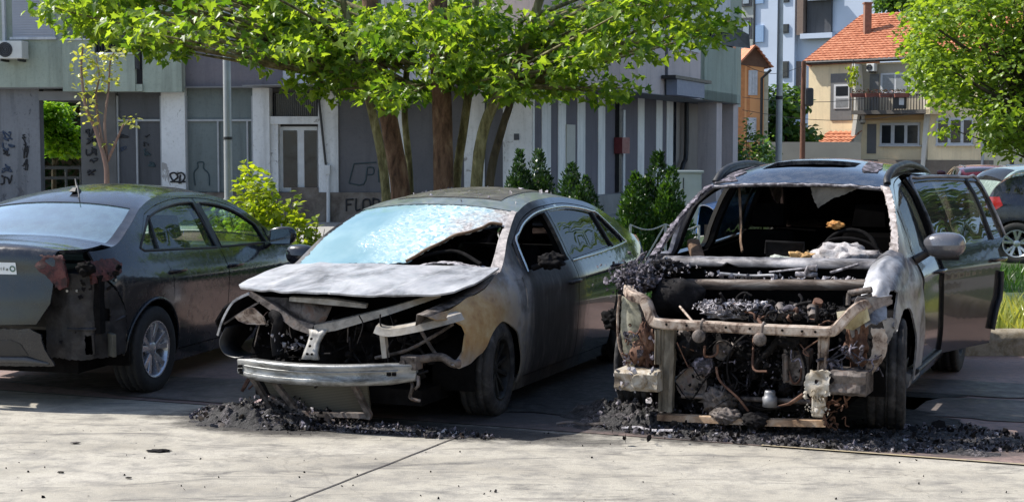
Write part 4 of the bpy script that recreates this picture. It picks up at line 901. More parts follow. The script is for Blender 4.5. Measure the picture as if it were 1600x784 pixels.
    def curl(u,v):   # lower curl of the skin in front of the wheel
        x=1.93-.07*v-.28*max(0,v-.45)**1.2; z=.885-.40*u; y=.72+.21*v-.02*math.sin(u*5)-.08*u
        return (x+.02*mnoise.noise(Vector((u*4,v*3,1))),y,z)
    panel('torn_fender_skin',root,M_scorch,[(0,.0),(0,.85),(.12,.95),(.22,.75),(.30,.45),(.42,.34),(.55,.30),(.62,.10),(.45,.04),(.25,.0)],curl,[],res=.04,metric=(.4,.22),th=.01,hint=(1,0,0),jag=.004)
    panel('inner_fender_strap',root,M_cream,[(0,0),(0,1),(.5,1.1),(1,1),(1,0),(.5,.1)],lambda u,v:(1.92-.02*u,.80-.10*u+.085*v+.05*math.sin(u*3),.70-.30*u),[],res=.04,metric=(.35,.1),th=.012,hint=(1,0,0),jag=.006)
    panel('fender_tatter',fp,M_scorch,[(0,0),(0,1),(.3,1.0),(.7,.75),(1,.5),(.6,.2)],lambda u,v:(1.70-.03*v,.83+.08*v,.74-.16*u),[],res=.03,metric=(.18,.1),th=.008,hint=(1,0,0),jag=.006)
    # ---- roof with burned-out sunroof
    M_roof=paint('sooty_blue_black_roof',(.012,.016,.026),(.026,.03,.04),dust=.4,dust_or_sheen_c=(.36,.36,.36),rough=.18,coat=.9)
    so=[(2.42,-.50),(2.47,-.20),(2.44,.15),(2.46,.52),(2.62,.62),(2.62,.9-.2),(2.80,.62),(2.80,-.58),(2.6,-.60)]
    so=[(2.44,-.56),(2.47,-.20),(2.46,.15),(2.50,.45),(2.58,.58),(2.78,.60),(2.80,-.58)]
    rf=panel('roof',root,M_roof,[(2.0,-1),(4.0,-1),(4.0,1),(2.0,1)],S.top,[so],res=.05,metric=(.8,.6),th=.03,inner=M_black)
    lip=[(S.top(2.0,-.98+1.96*i/30)) for i in range(31)]
    lp=[Vector(p)+Vector((.012,0,-.012+.010*mnoise.noise(Vector((i*.9,0,0))))) for i,p in enumerate(lip)]
    MB().tube(lp,[.012+.006*mnoise.noise(Vector((i*.7,3,0))) for i in range(31)],6,flat=.8).build('burned_header_edge',M_ash,rf)
    panel('roof_flake',rf,M_lilac,[(2.05,-.97),(2.55,-.93),(2.75,-.80),(2.5,-.84),(2.35,-.72),(2.2,-.80),(2.08,-.70)],lambda s,c:(lambda q:(q[0],q[1],q[2]+.006))(S.top(s,c)),[],res=.04,metric=(.8,.6),th=.005,jag=.01)
    panel('roof_flake',rf,M_lilac,[(2.4,.70),(2.9,.66),(2.95,.82),(2.7,.9),(2.45,.86)],lambda s,c:(lambda q:(q[0],q[1],q[2]+.006))(S.top(s,c)),[],res=.04,metric=(.8,.6),th=.005,jag=.01)
    panel('rear_window',root,M_black,[(4.1,-.9),(4.95,-.9),(4.95,.9),(4.1,.9)],S.top,[],res=.12,metric=(.7,.7),th=.005)
    panel('tailgate',root,M,[(4.0,-1),(8,-1),(8,1),(4.0,1)],S.top,[[(4.1,-.9),(4.95,-.9),(4.95,.9),(4.1,.9)]],res=.1,metric=(.5,.75),th=.02)
    # windscreen frame residues
    M_res=burnt('pillar_residue',[(.3,(.04,.035,.035)),(.45,(.28,.24,.22)),(.6,(.55,.50,.48)),(.8,(.42,.30,.24))],16,.8,.1,.6)
    panel('glass_residue',root,M_res,[(1.0,.93),(1.0,1.0),(2.0,1.0),(2.02,.90),(1.92,.93),(1.7,.935),(1.4,.95),(1.2,.93)],lambda s,c:tuple(a+b for a,b in zip(S.top(s,c),(.004,0,.004))),[],res=.03,metric=(.9,.72),th=.012,jag=.006)
    panel('glass_residue',root,M_lilac,[(1.0,-.99),(1.0,-.93),(1.5,-.955),(1.9,-.95),(2.0,-.93),(2.0,-1.0)],lambda s,c:tuple(a+b for a,b in zip(S.top(s,c),(.01,0,.008))),[],res=.03,metric=(.9,.72),th=.02,jag=.008)
    panel('hanging_headliner',root,burnt('headliner_grey',[(.3,(.06,.055,.05)),(.5,(.19,.18,.16)),(.75,(.30,.28,.25))],5,.9,0,.3),[(0,0),(.05,1),(.35,.70),(.55,.45),(1.0,.14),(.6,.05)],lambda u,v:(.42-.05*u,.09+.33*v,1.50-.15*u),[],res=.03,metric=(.2,.3),th=.01,hint=(1,0,0),jag=.004)
    MB().tube(smooth_path([(.36,-.44,1.49),(.37,-.43,1.38),(.45,-.40,1.24),(.6,-.36,1.12),(.7,-.32,1.05)],5),[.014]*21,6,flat=.5).build('scorched_seal_strip',M_brown,root)
    MB().tube(smooth_path([(.36,-.44,1.49),(.37,-.43,1.38),(.45,-.40,1.24)],5),.006,5)
    # ---- cabin
    M_void=simple('cabin_soot',(.004,.0038,.004),1.0,spec=0,var=.4,scale=6); M_bag=burnt('airbag_cloth',[(.3,(.07,.06,.06)),(.44,(.24,.22,.22)),(.58,(.45,.43,.43)),(.75,(.38,.30,.26))],12,.9,0,.4)
    MB().b2((-2.1,-.66,.22),(1.1,.66,.36)).build('underbody',M_black,root)
    MB().b2((-2.05,-.7,.5),(-1.5,.7,1.0)).build('boot_floor',M_black,root,bevel=.03)
    MB().b2((.72,-.74,.55),(1.14,.74,.985)).build('dashboard',M_void,root,bevel=.04)
    for y in (-.38,.38): seat(root,-.1,y,M_void,z=.12)
    s=MB().box((-1.0,0,.5),(.5,1.2,.18)).build('seat',M_void,root,bevel=.05); MB().box((-1.26,0,.82),(.14,1.2,.62),rot(ry=-.2)).build('backrest',M_void,s,bevel=.05)
    steering_wheel(root,.68,.42,1.04,M_black,r=.19)
    lump('airbag_ash',M_bag,root,(.88,.43,1.0),(.30,.50,.26),4,.16,n=50,freq=5)
    lump('foam_remains',burnt('ochre_foam',[(.3,(.06,.04,.025)),(.5,(.42,.25,.10)),(.7,(.66,.50,.30)),(.85,(.6,.56,.5))],14,.9,0,.5),root,(.93,.17,1.02),(.16,.22,.10),7,.45)
    lump('orange_scrap',burnt('orange_foam',[(.4,(.05,.02,.01)),(.52,(.38,.17,.04)),(.7,(.55,.33,.14))],16,.8,0,.4),root,(.60,.31,1.245),(.045,.11,.05),8,.3)
    MB().tube(smooth_path([(.80,.20,1.06),(.78,.30,1.145),(.78,.44,1.165),(.78,.58,1.13),(.80,.68,1.05)],5),.012,6).build('wheel_rim_remnant',M_black,root)
    MB().tube([(.9,-.10,1.055),(.9,-.10,1.135),(.9,.16,1.13),(.9,.16,1.05)],.012,6).build('screen_frame',M_black,root)
    MB().b2((.895,-.10,1.02),(.905,.16,1.13)).build('screen_panel',M_black,root)
    lump('melted_console',burnt('pale_green_melt',[(.3,(.14,.15,.13)),(.5,(.32,.34,.30)),(.75,(.46,.47,.42))],6,.7,0,.2),root,(1.0,.03,1.01),(.2,.26,.07),11,.3)
    lump('dash_ash',M_ash,root,(1.0,-.15,.995),(.22,.34,.05),15,.4); lump('dash_ash',M_lilac,root,(1.0,-.42,.99),(.2,.26,.05),16,.4)
    MB().box((.8,-.62,1.03),(.32,.09,.07),rot(ry=.5,rz=.5)).build('fallen_trim',M_brown,root,bevel=.02)
    # ---- cowl and bulkhead
    def edgez(y): return 1.035+.02*(y+.7)/1.4
    M_cowl=burnt('sooty_cowl',[(.3,(.03,.028,.03)),(.46,(.12,.115,.12)),(.6,(.33,.32,.33)),(.8,(.5,.48,.47))],6,.5,.4,.3,streak=(1,.5,2))
    c1=MB(); rows=[]
    for i in range(37):
        y=-.74+1.50*i/36; zc=edgez(y)-.03*(y/.75)**2*0; nb=.030*math.exp(-((y+.27)/.03)**2); w=.006*mnoise.noise(Vector((i*.6,1,1)))
        rows.append([(1.06,y,zc-.01+w),(1.16,y,zc+.005+w),(1.205,y,zc-.012+w),(1.21,y,zc-.035-w),(1.222,y,zc-.052+nb),(1.215,y,zc-.062+nb),(1.14,y,zc-.066+nb)])
    c1.sheet(rows).build('cowl_panel',M_cowl,root,solid=.004)
    m5=MB(); m5.b2((1.10,-.74,.30),(1.16,.76,.98)); m5.build('bulkhead',M_black,root)
    rows=[]
    for i in range(25):
        y=-.62+1.33*i/24; zc=.865+.045*(y+.62)/1.33+.004*mnoise.noise(Vector((i*.8,4,1)))
        rows.append([(1.30,y,zc+.03),(1.385,y,zc+.032),(1.40,y,zc+.022),(1.40,y,zc-.03),(1.385,y,zc-.036)])
    MB().sheet(rows).build('cross_beam',burnt('brown_cross_beam',[(.3,(.03,.022,.018)),(.5,(.11,.085,.07)),(.7,(.30,.27,.24)),(.85,(.42,.40,.38))],6,.6,.3,.3,streak=(1,.6,3)),root,solid=.004)
    wp=MB()
    wp.tube([(1.30,.20,.955),(1.30,.34,.955)],.018,6).tube([(1.30,.27,.955),(1.31,.29,1.0),(1.31,.34,1.0)],.022,6).tube([(1.28,.42,.97),(1.26,.60,1.03)],.009,6).tube([(1.28,.02,.96),(1.27,.3,1.0)],.007,5)
    wp.build('wiper_linkage',M_ash,root)
    MB().tube(smooth_path([(1.33,-.30,.945),(1.32,-.1,.935),(1.33,.06,.945),(1.34,.08,.925)],4),.010,6).build('wiper_arm',M_scorch,root)
    chips(60,lambda r:(1.30+r.uniform(-.06,.06),r.uniform(-.5,.65),.915+r.random()*.03),.008,.026,23).build('cowl_ash',M_ash,root)
    # ---- radiator support frame
    path=[(1.72,-.80,.86),(1.86,-.745,.855),(1.97,-.68,.838),(1.99,-.60,.815),(2.0,-.565,.76),(2.01,-.535,.70),(2.02,-.47,.678),(2.02,-.2,.676),(2.02,0,.674),(2.02,.3,.676),(2.02,.56,.680),(2.01,.615,.70),(1.98,.67,.765),(1.94,.73,.825),(1.80,.80,.85)]
    sp_=smooth_path(path,5); sf=MB(); rows=[]
    for i,p in enumerate(sp_):
        d=(sp_[min(i+1,len(sp_)-1)]-sp_[max(i-1,0)]).normalized(); up=Vector((1,0,0)).cross(d); up=up if up.z>0 else -up; up.normalize(); fw=d.cross(up); fw=fw if fw.x>0 else -fw
        w=.031+.004*mnoise.noise(Vector((i*.31,0,0)))
        rows.append([p+up*a*w+fw*b*.03 for a,b in ((1,-1),(1.05,0),(1,.9),(.7,1.15),(-.7,1.15),(-1,.9),(-1,-1),(1,-1))])
    sf.sheet(rows,smooth=False); sup=sf.build('radiator_support',M_cream,root,bevel=.003)
    pb=MB()
    for y in (-.43,-.30,-.05,.10,.30,.42,.5): pb.tube([(2.045,y,.678),(2.058,y,.678)],.008,8)
    pb.build('punched_holes',M_black,sup)
    def post(name,y0,y1,z0,z1,w,mat,x=2.0,lean=0):
        rows=[]
        for i in range(9):
            t=i/8; z=z0+(z1-z0)*t; y=y0+(y1-y0)*t; k=w*(1+.15*mnoise.noise(Vector((t*4,y0*9,0))))
            rows.append([(x-.05,y-k,z),(x,y-k,z),(x+.014,y-k*.55,z),(x-.004,y-k*.4,z),(x-.004,y+k*.4,z),(x+.014,y+k*.55,z),(x,y+k,z),(x-.05,y+k,z)])
        return MB().sheet(rows,smooth=False).build(name,mat,root,solid=.004)
    M_post=burnt('brown_post',[(.3,(.05,.04,.032)),(.5,(.16,.14,.11)),(.7,(.33,.30,.25)),(.85,(.22,.13,.09))],7,.7,.2,.3,streak=(1,1,.5))
    post('support_post',-.455,-.44,.12,.655,.045,M_post,2.0); post('support_post',.525,.535,.22,.655,.030,M_cream,2.0); post('support_post',-.50,-.50,.42,.64,.018,M_post,2.02)
    MB().tube([(2.0,-.50,.085),(2.01,-.2,.095),(2.01,.2,.105),(2.0,.56,.125)],.022,4,smooth=False,flat=1.4).build('lower_crossmember',burnt('rusty_lower_rail',[(.3,(.09,.05,.03)),(.5,(.33,.22,.14)),(.7,(.5,.42,.33))],6,.8,.1,.3),root)
    # cream inner fender plate at the far corner
    panel('inner_fender_plate',root,M_green,[(-.765,.83),(-.66,.80),(-.625,.70),(-.635,.45),(-.67,.36),(-.70,.36),(-.755,.44),(-.775,.6)],lambda y,z:(1.93+.03*math.sin((z-.4)*5)-.25*max(0,-.70-y),y,z),[[(-.72,.655),(-.70,.665),(-.69,.65),(-.705,.635)]],res=.03,th=.012,hint=(1,0,0),jag=.003)
    MB().tube(smooth_path([(1.95,-.775,.84),(1.95,-.79,.7),(1.95,-.775,.5),(1.95,-.70,.36)],4),.009,5).build('plate_flange',M_cream,root)
    # crash boxes
    def cbox(name,y0,y1,z0,z1,mat,x1=2.12,x0=1.85):
        m_=MB(); rows=[]
        for i in range(9):
            t=i/8; y=y0+(y1-y0)*t; dz=.008*mnoise.noise(Vector((i*.9,y0*5,0))); dx=.015*mnoise.noise(Vector((i*.7,2,y0)))
            rows.append([(x0,y,z1+dz),(x1-.02+dx,y,z1+dz),(x1+dx,y,z1-.02),(x1-.012+dx,y,(z0+z1)/2),(x1+dx,y,z0+.02),(x1-.02,y,z0-dz),(x0,y,z0-dz),(x0,y,z1+dz)])
        m_.sheet(rows,smooth=False); m_.add(rows[0][:-1],[tuple(range(7))]); m_.add(rows[-1][:-1],[tuple(range(7))]); return m_.build(name,mat,root,bevel=.004)
    M_cb=burnt('tan_grey_crash_box',[(.25,(.08,.06,.05)),(.4,(.25,.20,.14)),(.52,(.42,.38,.32)),(.66,(.50,.48,.44)),(.8,(.28,.17,.10))],9,.7,.2,.5)
    b1=cbox('crash_box',.60,.81,.315,.455,M_rustgrey); b2=cbox('crash_box',-.75,-.47,.255,.385,M_cb)
    panel('mounting_flange',b1,M_cb,[(.49,.455),(.56,.462),(.605,.45),(.605,.315),(.575,.30),(.56,.315),(.545,.29),(.52,.31),(.49,.30),(.462,.33),(.452,.375),(.462,.425)],lambda y,z:(2.125+.015*mnoise.noise(Vector((y*20,z*20,0))),y,z),[[(.515,.40),(.535,.40),(.535,.38),(.515,.38)]],res=.025,th=.012,hint=(1,0,0),jag=.005)
    chips(40,lambda r:(2.125+r.uniform(-.01,.02),r.uniform(.46,.62),r.uniform(.20,.34)),.006,.02,42).build('melted_alloy_drips',M_cb,b1)
    MB().b2((2.04,.49,.17),(2.09,.56,.33)).build('flange_leg',M_cb,b1,bevel=.01)
    MB().tube([(2.108,.605,.405),(2.118,.605,.405)],.022,12).build('tow_eye_hole',M_black,b1)
    MB().lathe([(.001,.01),(.03,.01),(.045,.02),(.05,.0),(.05,-.04)],c=(2.12,-.585,.32),axis='X',n=16,mod=lambda k,j:.008*mnoise.noise(Vector((k*.5,j*.3,5)))).build('mounting_flange',M_cb,b2)
    chips(24,lambda r:(2.11+r.uniform(-.02,.02),r.uniform(-.76,-.5),r.uniform(.25,.40)),.010,.03,41).build('melted_alloy_drips',M_ash,b2)
    for y,z in ((-.218,.617),(.165,.617)):
        h=MB().lathe([(.001,.014),(.018,.016),(.030,.008),(.040,.006),(.042,-.012),(.03,-.03)],c=(2.07,y,z),axis='X',n=20).build('horn',M_rustgrey,root); MB().tube([(2.045,y+.01,z+.04),(2.05,y+.01,z+.075),(2.03,y+.02,z+.10)],.012,6).build('horn_bracket',M_rustgrey,h)
    # ---- engine bay
    lump('strut_tower',M_soot,root,(1.55,-.52,.80),(.36,.34,.24),21,.12,n=26,freq=2)
    MB().tube([(1.75,-.44,.76),(1.99,-.28,.695)],.008,6).build('stay_rod',M_cream,root)
    eng=lump('engine_block',M_black,root,(1.55,.05,.46),(.66,.86,.50),31,.22,n=30)
    lump('melted_engine_cover',M_ash,root,(1.74,-.10,.745),(.34,.36,.10),33,.14,n=70,freq=7)
    chips(500,lambda r:(r.uniform(1.6,1.95),r.uniform(-.30,.10),.765+r.random()*.04),.004,.014,35).build('engine_cover_crumbs',M_ash,root)
    hd=MB().box((1.62,.12,.66),(.34,.62,.12)).build('cylinder_head',M_soot,root,bevel=.02)
    for k in range(4): MB().lathe([(.001,.03),(.028,.03),(.03,0),(.03,-.04)],c=(1.70,-.08+.14*k,.73),axis='Z',n=14).build('coil_stub',M_rustgrey,hd)
    MB().lathe([(.001,.02),(.03,.02),(.035,.012),(.09,.012),(.095,.02),(.10,.02),(.10,-.02),(.001,-.02)],c=(1.93,-.30,.30),axis='X',n=26).build('drive_pulley',M_rustgrey,root)
    MB().lathe([(.001,.02),(.02,.02),(.024,.012),(.055,.012),(.06,.02),(.065,-.02),(.001,-.02)],c=(1.94,-.10,.52),axis='X',n=22).build('idler_pulley',M_rustgrey,root)
    MB().tube(smooth_path([(1.955,-.40,.30),(1.965,-.30,.20),(1.965,-.20,.34),(1.965,-.04,.52),(1.965,-.11,.59),(1.965,-.20,.52),(1.955,-.40,.32)],4),.007,5,flat=.4).build('belt_wire',M_soot,root)
    MB().lathe([(.24,.012),(.25,.012),(.25,-.012),(.24,-.012),(.24,.012)],c=(1.96,.18,.42),axis='X',n=40).build('fan_shroud_ring',M_soot,root)
    MB().box((1.88,.36,.44),(.12,.16,.22)).tube([(1.95,.30,.36),(1.97,.30,.52)],.02,8).build('compressor_remains',M_rustgrey,root,bevel=.02)
    MB().tube([(1.95,-.36,.22),(1.96,.48,.24)],.016,8).build('cooler_pipe',M_rustgrey,root)
    e2=MB()
    for (y,r_) in ((.20,.04),(.30,.035),(.40,.045)): e2.tube(smooth_path([(1.70,y,.70),(1.78,y+.02,.79),(1.88,y+.05,.74)],4),r_*.8,8)
    e2.build('intake_runners',M_rustgrey,root)
    MB().tube([(1.75,.42,.74),(1.80,.46,.84)],[.035,.03],10).build('filler_neck',M_rust,root)
    MB().tube(smooth_path([(1.85,.12,.72),(1.86,.16,.80),(1.86,.22,.76),(1.87,.30,.80),(1.86,.38,.76),(1.87,.46,.72)],4),.016,6).build('fuel_rail',M_lilac,root)
    wires(14,box_rnd((1.6,-.05,.70),(1.95,.55,.80)),lambda r,a:a+Vector((r.uniform(-.1,.1),r.uniform(-.15,.15),r.uniform(-.05,.06))),.007,44,.0,wig=.03).build('scorched_wiring',M_rust,root)
    wires(22,box_rnd((1.5,-.2,.70),(1.95,.6,.79)),lambda r,a:a+Vector((r.uniform(-.1,.1),r.uniform(-.15,.15),r.uniform(-.05,.08))),.008,45,.0,wig=.04).build('charred_hoses',M_soot,root)
    chips(800,lambda r:(r.uniform(1.5,1.95),r.uniform(-.1,.60),.73+r.random()*.07),.004,.016,46).build('charred_crumbs',M_soot,root)
    rc=random.Random(77)
    for k in range(15):
        y0=rc.uniform(-.36,.46); z0=rc.uniform(.16,.62); sz=rc.uniform(.08,.19)
        lump('charred_component',(M_soot,M_soot,M_rustgrey,M_soot,M_black)[k%5],root,(1.86+rc.uniform(-.05,.06),y0,z0),(sz,sz*rc.uniform(.8,1.4),sz*rc.uniform(.7,1.2)),300+k,.22,freq=7)
    # hanging harness through the grille opening
    wires(70,box_rnd((1.70,-.38,.25),(1.96,.50,.62)),lambda r,a:a+Vector((r.uniform(-.1,.1),r.uniform(-.2,.2),r.uniform(-.25,.1))),.0045,51,.06,wig=.04).build('burnt_wiring',M_soot,root)
    wires(9,box_rnd((1.86,-.38,.25),(2.0,.50,.62)),lambda r,a:a+Vector((r.uniform(-.1,.1),r.uniform(-.15,.15),r.uniform(-.2,.1))),.005,52,.05,wig=.05).build('copper_wiring',M_rust,root)
    wires(9,box_rnd((1.88,-.38,.25),(2.0,.50,.62)),lambda r,a:a+Vector((r.uniform(-.1,.1),r.uniform(-.15,.15),r.uniform(-.2,.1))),.0045,53,.05,wig=.05).build('ashen_wiring',M_lilac,root)
    chips(1500,lambda r:(r.uniform(1.70,1.97),r.uniform(-.42,.52),.12+.52*r.random()**1.4),.004,.018,54).build('engine_bay_debris',M_soot,root)
    chips(260,lambda r:(r.uniform(1.80,2.0),r.uniform(-.42,.52),.12+.46*r.random()**1.9),.003,.012,55).build('ash_specks',M_lilac,root)
    MB().tube(smooth_path([(1.93,.27,.64),(1.94,.20,.54),(1.94,.12,.46),(1.92,.09,.36)],5),[.02+.004*(i%2) for i in range(16)],8).build('corrugated_hose',M_soot,root)
    MB().tube(smooth_path([(1.98,-.13,.42),(2.0,-.10,.34),(2.01,.02,.24),(1.99,.08,.16)],5),.008,6).build('loose_cable',M_rust,root)
    lump('alternator_remains',M_lilac,root,(1.95,-.22,.42),(.14,.13,.12),57,.12,n=44,freq=6)
    MB().lathe([(.001,.10),(.03,.10),(.034,.085),(.034,.065),(.045,.058),(.045,0),(.001,0)],c=(2.0,.215,.20),axis='Z',n=20).build('pump_canister',simple('grey_canister',(.24,.24,.25),.5,metal=.4,var=.3),root)
    MB().tube([(2.04,.28,.215),(2.06,.35,.235),(2.07,.44,.30)],[.006,.014,.018],6,flat=.5).build('rusty_blade',M_rust,root)
    lump('melted_alloy_heap',M_rustgrey,root,(1.98,-.06,.12),(.16,.20,.11),58,.12,n=60,freq=6); lump('melted_alloy_heap',M_soot,root,(2.0,.13,.11),(.14,.18,.10),59,.12,n=60,freq=6)
    lump('red_scorched_pump',M_rust,root,(1.85,.70,.60),(.14,.13,.30),60,.3,n=20)
    MB().add([(1.93,.60,.79),(1.93,.78,.83),(1.93,.80,.75),(1.94,.70,.685),(1.95,.62,.70)],[(0,1,2,3,4)]).build('yellowed_plate',burnt('yellowed_plate',[(.3,(.2,.15,.07)),(.5,(.46,.40,.24)),(.75,(.55,.51,.42))],8,.7,.1,.2),root,solid=.008)
    MB().tube([(1.88,.66,.90),(1.90,.80,.93)],.02,6).tube([(1.88,.68,.86),(1.90,.80,.90)],.012,6).tube([(1.88,.66,.90),(1.90,.66,.83)],.014,6).build('hinge_remains',M_rustgrey,root)
    wires(26,box_rnd((1.9,.56,.40),(2.0,.80,.58)),lambda r,a:a+Vector((r.uniform(-.1,.1),r.uniform(-.12,.10),r.uniform(-.10,.10))),.007,61,.0,wig=.03).build('scorched_strands',M_lilac,root)
    wires(18,box_rnd((1.9,.50,.10),(2.05,.66,.30)),lambda r,a:a+Vector((r.uniform(-.08,.08),r.uniform(-.1,.1),r.uniform(-.1,.10))),.006,62,.0,wig=.03).build('hanging_strands',M_rust,root)
    for i,(yy) in enumerate((.50,.545,.70)): pass
    # far corner: ash heap on the strut, tattered remains, hanging liner
    lump('ash_heap',M_lilac,root,(1.55,-.78,.91),(.50,.26,.18),71,.18,n=70,freq=9)
    lump('ash_heap',M_soot,root,(1.40,-.66,.97),(.36,.24,.12),72,.18,n=60,freq=8)
    chips(900,lambda r:(1.6+r.gauss(0,.16),-.77+r.gauss(0,.08),.93+r.gauss(0,.05)),.004,.014,73).build('ash_crumbs',M_lilac,root)
    chips(160,lambda r:(1.45+r.gauss(0,.12),-.68+r.gauss(0,.12),.98+r.gauss(0,.03)),.005,.016,74,.25).build('ash_flakes',M_ash,root)
    wires(5,lambda r:(r.uniform(1.3,1.8),r.uniform(-.9,-.7),.98),lambda r,a:a+Vector((r.uniform(-.08,.08),r.uniform(-.08,.08),r.uniform(.03,.12))),.006,75,.0,wig=.02).build('ash_stalks',M_lilac,root)
    lump('hanging_liner_scrap',M_black,root,(1.80,-.86,.66),(.16,.16,.12),76,.4)
    wires(16,box_rnd((1.88,-.72,.42),(1.98,-.56,.70)),lambda r,a:a+Vector((r.uniform(-.08,.08),r.uniform(-.08,.08),r.uniform(-.12,.06))),.008,77,.02,wig=.04).build('scorched_wiring',M_rust,root)
    lump('lamp_remains',M_rust,root,(1.92,-.60,.52),(.14,.16,.26),78,.4); chips(50,box_rnd((1.9,-.74,.38),(2.05,-.52,.62)),.008,.028,79).build('lamp_crumbs',M_lilac,root)
    MB().b2((1.1,-.55,.16),(1.9,.6,.22)).build('subframe',M_black,root)
    for sg in (-1,1): MB().tube([(fx-.0,sg*.56,.34),(fx-.05,sg*.60,.82)],[.06,.09],12).build('suspension_strut',M_soot,root)
    return root
CAR_S=car_suv()
# ================================================================ placement helper: picture ray -> point at a given distance
def ray(px,py):
    a=(px-800)/FPX; b=-(py-392)/FPX; return Vector((a,math.cos(PITCH)+b*math.sin(PITCH),-math.sin(PITCH)+b*math.cos(PITCH)))
def at(px,py,Y): d=ray(px,py); t=Y/d.y; return Vector((0,0,CAMH))+d*t
def gz(px,py,z=0): d=ray(px,py); t=(z-CAMH)/d.z; return Vector((0,0,CAMH))+d*t
# ================================================================ GROUND
def plane(name,mat,pts,z,kind='structure'):
    m=MB().add([(x,y,z) for x,y in pts],[tuple(range(len(pts)))]); return tag(m.build(name,mat),kind=kind)
TH=R(21.5); U=Vector((math.sin(TH),math.cos(TH),0)); V=Vector((math.cos(TH),-math.sin(TH),0))   # along the cars / along the kerb
E0=gz(800,668)      # a point of the joint between apron and parking bays
def uv(a,b): p=E0+V*a+U*b; return (p.x,p.y)
M_base=simple('grass_soil',(.05,.055,.03),.95,var=.4,scale=1.2)
plane('ground',M_base,[(-400,-120),(400,-120),(400,700),(-400,700)],-.02)
def soot_stain(m,base):
    X=m.xyz(); n=m.noise(2.4,7,.7,vec=m.mapped((.7,1.6,1),r=(0,0,TH)),dist=.7); n2=m.noise(11,6,.7); tot=None
    for cx,cy,rx,ry in ((-1.55,9.55,.75,.40),(-.55,9.35,1.2,.26),(1.05,9.45,.85,.52),(1.9,9.0,1.25,.34),(2.9,9.0,.7,.3),(.2,10.2,1.6,.9)):
        ct,st_=math.cos(TH),math.sin(TH); dx=m.math('SUBTRACT',X[0],cx); dy=m.math('SUBTRACT',X[1],cy)
        a=m.math('DIVIDE',m.math('SUBTRACT',m.math('MULTIPLY',dx,ct),m.math('MULTIPLY',dy,st_)),rx); b=m.math('DIVIDE',m.math('ADD',m.math('MULTIPLY',dx,st_),m.math('MULTIPLY',dy,ct)),ry)
        e=m.math('SUBTRACT',1.35,m.math('SQRT',m.math('ADD',m.math('MULTIPLY',a,a),m.math('MULTIPLY',b,b))),clamp=True)
        tot=e if tot is None else m.math('MAXIMUM',tot,e)
    f=m.math('ADD',tot,m.math('ADD',m.math('MULTIPLY_ADD',n,1.5,-.75),m.math('MULTIPLY_ADD',n2,.7,-.35)))
    k=m.math('MULTIPLY',m.ramp(f,[(.12,0),(.45,.75),(.7,1)]),m.ramp(tot,[(0,0),(.12,1)]))
    return m.mix(m.math('MULTIPLY',k,.93),base,(.022,.020,.020))
def mk_concrete():
    m=NM('pale_concrete'); co=m.mapped((1,1,1),r=(0,0,TH))
    a=m.noise(.9,6,.62,vec=m.mapped((.55,1.6,1),r=(0,0,TH)),dist=.5); b=m.noise(5,8,.7,vec=co); c=m.noise(60,3,.7,vec=co); st=m.noise(2.6,7,.72,vec=m.mapped((.6,2.4,1),r=(0,0,TH)),dist=.8)
    base=m.ramp(a,[(.28,(.245,.222,.182)),(.5,(.365,.338,.283)),(.72,(.43,.40,.345))])
    base=m.mix(m.ramp(b,[(.34,.8),(.55,0)]),base,(.17,.16,.145))
    base=m.mix(m.ramp(st,[(.33,.85),(.46,0)]),base,(.085,.08,.075))
    sp=m.N('TexVoronoi'); sp.inputs['Scale'].default_value=9; m.L(co,sp.inputs['Vector']); 
    spk=m.math('MULTIPLY',m.ramp(sp.outputs[0],[(.05,1),(.12,0)]),m.ramp(m.noise(3.3,2,.5,vec=co),[(.52,0),(.56,1)]))
    base=m.mix(m.math('MULTIPLY',spk,.7),base,(.08,.075,.07))
    base=m.mix(m.ramp(c,[(.35,.35),(.6,0)]),base,(.22,.21,.19)); m.col(base)
    # soot washed out over the slab in front of the burned cars, and hairline cracks
    base=soot_stain(m,base)
    vc=m.N('TexVoronoi',feature='DISTANCE_TO_EDGE'); vc.inputs['Scale'].default_value=.42; dv=m.N('VectorMath',operation='ADD'); nz=m.N('TexNoise'); nz.inputs['Scale'].default_value=2.2; nz.inputs['Detail'].default_value=6; m.L(m.co(),nz.inputs['Vector']); sc2=m.N('VectorMath',operation='SCALE'); m.L(nz.outputs['Color'],sc2.inputs[0]); sc2.inputs['Scale'].default_value=.5; m.L(m.co(),dv.inputs[0]); m.L(sc2.outputs[0],dv.inputs[1]); m.L(dv.outputs[0],vc.inputs['Vector'])
    base=m.mix(m.math('MULTIPLY',m.ramp(vc.outputs[0],[(0,1),(.004,0)]),.3),base,(.09,.08,.07))
    grit=m.noise(140,2,.6); base=m.mix(m.ramp(grit,[(.62,0),(.70,.55)]),base,(.10,.09,.085)); base=m.mix(m.ramp(grit,[(.28,.5),(.36,0)]),base,(.55,.53,.49)); m.col(base)
    m.set(rough=.9,spec=.25); m.bump(m.math('ADD',m.math('MULTIPLY',b,.8),m.math('ADD',m.math('MULTIPLY',c,.3),m.math('MULTIPLY',grit,.25))),.8,.012); return m.m
M_conc=mk_concrete()
def mk_bay():
    m=NM('pinkish_bay_surface'); co=m.co(); a=m.noise(.7,6,.65,vec=m.mapped((.5,1.5,1),r=(0,0,TH))); b=m.noise(14,6,.7); 
    base=m.ramp(a,[(.3,(.13,.085,.075)),(.5,(.235,.16,.14)),(.7,(.34,.245,.215))])
    base=m.mix(m.ramp(b,[(.34,.7),(.55,0)]),base,(.08,.062,.055)); base=soot_stain(m,base); m.col(base)
    m.set(rough=m.ramp(b,[(.3,.6),(.7,.92)])); m.bump(b,.6,.01); return m.m
M_bay=mk_bay()
plane('apron',M_conc,[uv(-40,0),uv(60,0),uv(60,-45),uv(-40,-45)],0.0)
plane('parking_bays',M_bay,[uv(-40,0),uv(60,0),uv(60,6.1),uv(-40,6.1)],.004)
